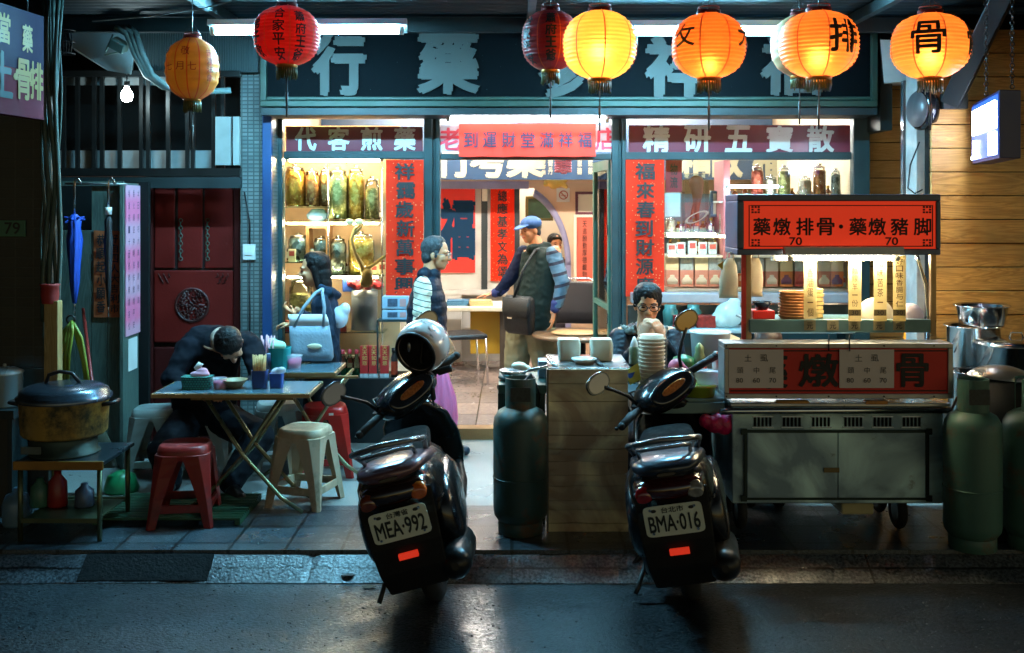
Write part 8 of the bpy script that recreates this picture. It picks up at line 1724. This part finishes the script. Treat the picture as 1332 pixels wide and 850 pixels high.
def ja5(b):
    torso(b, [(q5(286,442,-.03),.09,.09,(.3,1,0)),(q5(278,446,.02),.19,.13,(1,.4,0)),(q5(264,462,.10),.22,.15,(1,.2,0)),(q5(256,505,.17),.215,.16,(1,0,0)),(q5(254,552,.2),.215,.165,(1,0,0))])
    b.chain([q5(250,452,-.08),q5(236,487,-.20),q5(282,496,-.38)],[.078,.07,.048]); b.chain([q5(324,452,.06),q5(347,489,-.15),q5(332,495,-.30)],[.078,.07,.048])
    b.cap(q5(270,448,.0),q5(318,450,.08),.085)
p.piece('jacket', ja5, M('jacket_black', (.006,.007,.011), .8, 0, .3, 10, spec=.1), .009, 3, crease=.014, cs=11)
def tr5(b): b.chain([q5(238,550,.18),q5(228,576,-.25),V(X(236,D5),D5-.22,.19)],[.125,.098,.075]); b.chain([q5(275,550,.18),q5(343,562,-.15),V(X(319,D5),D5-.35,.21)],[.125,.105,.078]); b.cap(q5(238,550,.18),q5(278,550,.18),.13)
p.piece('trousers', tr5, M('trousers_navyblack', (.006,.007,.010), .8, spec=.1), .010, 3, crease=.010, cs=12)
def sh5(b): b.chain([V(X(318,D5),D5-.36,PV+.06),V(X(338,D5),D5-.50,PV+.035)],[.046,.036]); b.chain([V(X(236,D5),D5-.22,PV+.05),V(X(240,D5),D5-.36,PV+.035)],[.046,.036])
p.piece('shoes', sh5, M('shoe_black', (.015,.014,.013), .3), .008, 2, crease=0)
stool_mesh(stwhite, 'grey white plastic stool under the man bending over his bowl', V(X(257,D5),D5+.2,PV), .1, .44)
# ---- 6 woman seen through the arch behind the man with the cap
D6 = 12.3
def q6(px, py, dy=0): p_ = P(px,py,D6); p_.y += dy; return p_
p = Person('dark haired woman looking out of the back room behind the man with the cap', V(X(721,D6),D6,FL+.002), skA)
g, Rm = p.head(q6(722,318), (.35,-.9,-.05), (.1,0,1), nk=q6(722,338), nr=.05)
torso(p.b, [(q6(722,336),.15,.07,(1,0,0)),(q6(722,400),.14,.1,(1,0,0)),(q6(722,430),.16,.11,(1,0,0))]); p.b.chain([q6(722,425),V(X(716,D6),D6,.3)],[.10,.05]); p.b.chain([q6(722,425),V(X(728,D6),D6,.3)],[.10,.05]); p.b.chain([q6(703,342),q6(698,385),q6(702,420)],[.045,.04,.03]); p.b.chain([q6(741,342),q6(746,385),q6(742,420)],[.045,.04,.03])
hand(p.b, q6(702,422), (0,-.1,-1), (1,0,0), .9, .4); hand(p.b, q6(742,422), (0,-.1,-1), (-1,0,0), .9, .4, thumb=-1); p.body(.008)
def h6(b):
    E = lambda x,y,z,a,h,k: b.ell(g(x,y,z),(a,h,k),18,12,Rm)
    E(0,-.028,.045,.088,.096,.086); E(0,-.06,-.03,.082,.062,.09); b.cap(g(-.06,.05,.07),g(.05,.06,.075),.022)
p.piece('hair', h6, hairm, .008, 2)
def j6(b): torso(b, [(q6(722,334),.08,.07,(1,0,0)),(q6(722,340),.19,.1,(1,0,0)),(q6(722,400),.19,.13,(1,0,0)),(q6(722,432),.2,.14,(1,0,0))]); b.chain([q6(704,342),q6(698,385),q6(702,416)],[.065,.058,.045]); b.chain([q6(740,342),q6(746,385),q6(742,416)],[.065,.058,.045])
p.piece('coat', j6, M('coat_dark', hexl('2a2430'), .7), .010, 3)
def tr6(b): b.chain([q6(718,425),V(X(716,D6),D6,.25)],[.11,.07]); b.chain([q6(726,425),V(X(728,D6),D6,.25)],[.11,.07]); b.cap(V(X(716,D6),D6,FL+.05),V(X(716,D6),D6-.12,FL+.04),.045); b.cap(V(X(728,D6),D6,FL+.05),V(X(728,D6),D6-.12,FL+.04),.045)
p.piece('trousers', tr6, black, .010, 2)
# ---- 7 someone in denim crouching behind the cart post
D7 = 6.75
def q7(px, py, dy=0): p_ = P(px,py,D7); p_.y += dy; return p_
p = Person('person in a denim jacket bending down behind the cart post, mostly hidden by the cart', V(X(975,D7),D7,PV), skB)
g, Rm = p.head(q7(993,447,-.12), (.1,-.75,-.65), (0,-.65,.75), nk=q7(978,462,.0), nr=.055)
p.b.chain([q7(958,462),q7(940,450,-.1),q7(918,486,-.22)],[.05,.042,.03]); p.b.chain([q7(1008,470),q7(1018,510,-.1),q7(985,520,-.2)],[.05,.042,.03]); hand(p.b, q7(917,488,-.22), (-.5,-.2,-.8), (.8,0,-.4), .95, .6); hand(p.b, q7(984,521,-.2), (-.9,-.3,-.1), (0,0,-1), .95, .6)
torso(p.b, [(q7(978,462,.02),.14,.09,(1,0,0)),(q7(978,510,.12),.15,.11,(1,0,0)),(q7(978,565,.15),.16,.12,(1,0,0))]); p.b.chain([q7(964,565,.12),q7(960,575,-.2),V(X(960,D7),D7-.2,.2)],[.09,.065,.045]); p.b.chain([q7(992,565,.12),q7(996,575,-.2),V(X(996,D7),D7-.2,.2)],[.09,.065,.045]); p.body(.008)
def h7(b): b.ell(g(0,-.022,.045),(.086,.094,.086),18,12,Rm); b.ell(g(0,-.055,-.015),(.078,.056,.075),18,12,Rm)
p.piece('hair', h7, M('hair_brown', hexl('2a1a12'), .5, 0, .3, 60), .007, 2)
def j7(b): torso(b, [(q7(980,456,.0),.09,.08,(1,0,0)),(q7(978,466,.03),.19,.12,(1,0,0)),(q7(978,510,.12),.2,.14,(1,0,0)),(q7(978,568,.15),.2,.15,(1,0,0))]); b.chain([q7(960,464),q7(942,450,-.1),q7(921,482,-.21)],[.075,.066,.046]); b.chain([q7(1006,470),q7(1018,510,-.1),q7(990,518,-.18)],[.07,.062,.045])
p.piece('denim_jacket', j7, M('denim', hexl('2a4a70'), .8, 0, .35, 18, bump=.3, bscale=80), .009, 3, crease=.012, cs=15)
def t7(b): b.chain([q7(964,565,.12),q7(960,577,-.2),V(X(960,D7),D7-.2,.17)],[.12,.09,.07]); b.chain([q7(992,565,.12),q7(996,577,-.2),V(X(996,D7),D7-.2,.17)],[.12,.09,.07]); b.cap(V(X(960,D7),D7-.2,PV+.045),V(X(960,D7),D7-.33,PV+.035),.042); b.cap(V(X(996,D7),D7-.2,PV+.045),V(X(996,D7),D7-.33,PV+.035),.042)
p.piece('trousers', t7, M('trousers_dark'), .010, 3)
b = MB(); b.loft([[q7(934,426,-.24),q7(952,434,-.24),q7(948,448,-.25),q7(936,444,-.26)],[q7(934,426,-.23),q7(952,434,-.23),q7(948,448,-.235),q7(936,444,-.245)]], smooth=False); tag(b.build('napkin', cream), 'cream paper napkin lying over the denim sleeve by the cart post', 'napkin')
stool_mesh(stdark, 'dark stool hidden behind the food cart under the person in denim', V(X(978,D7),D7+.15,PV), 0, .44)
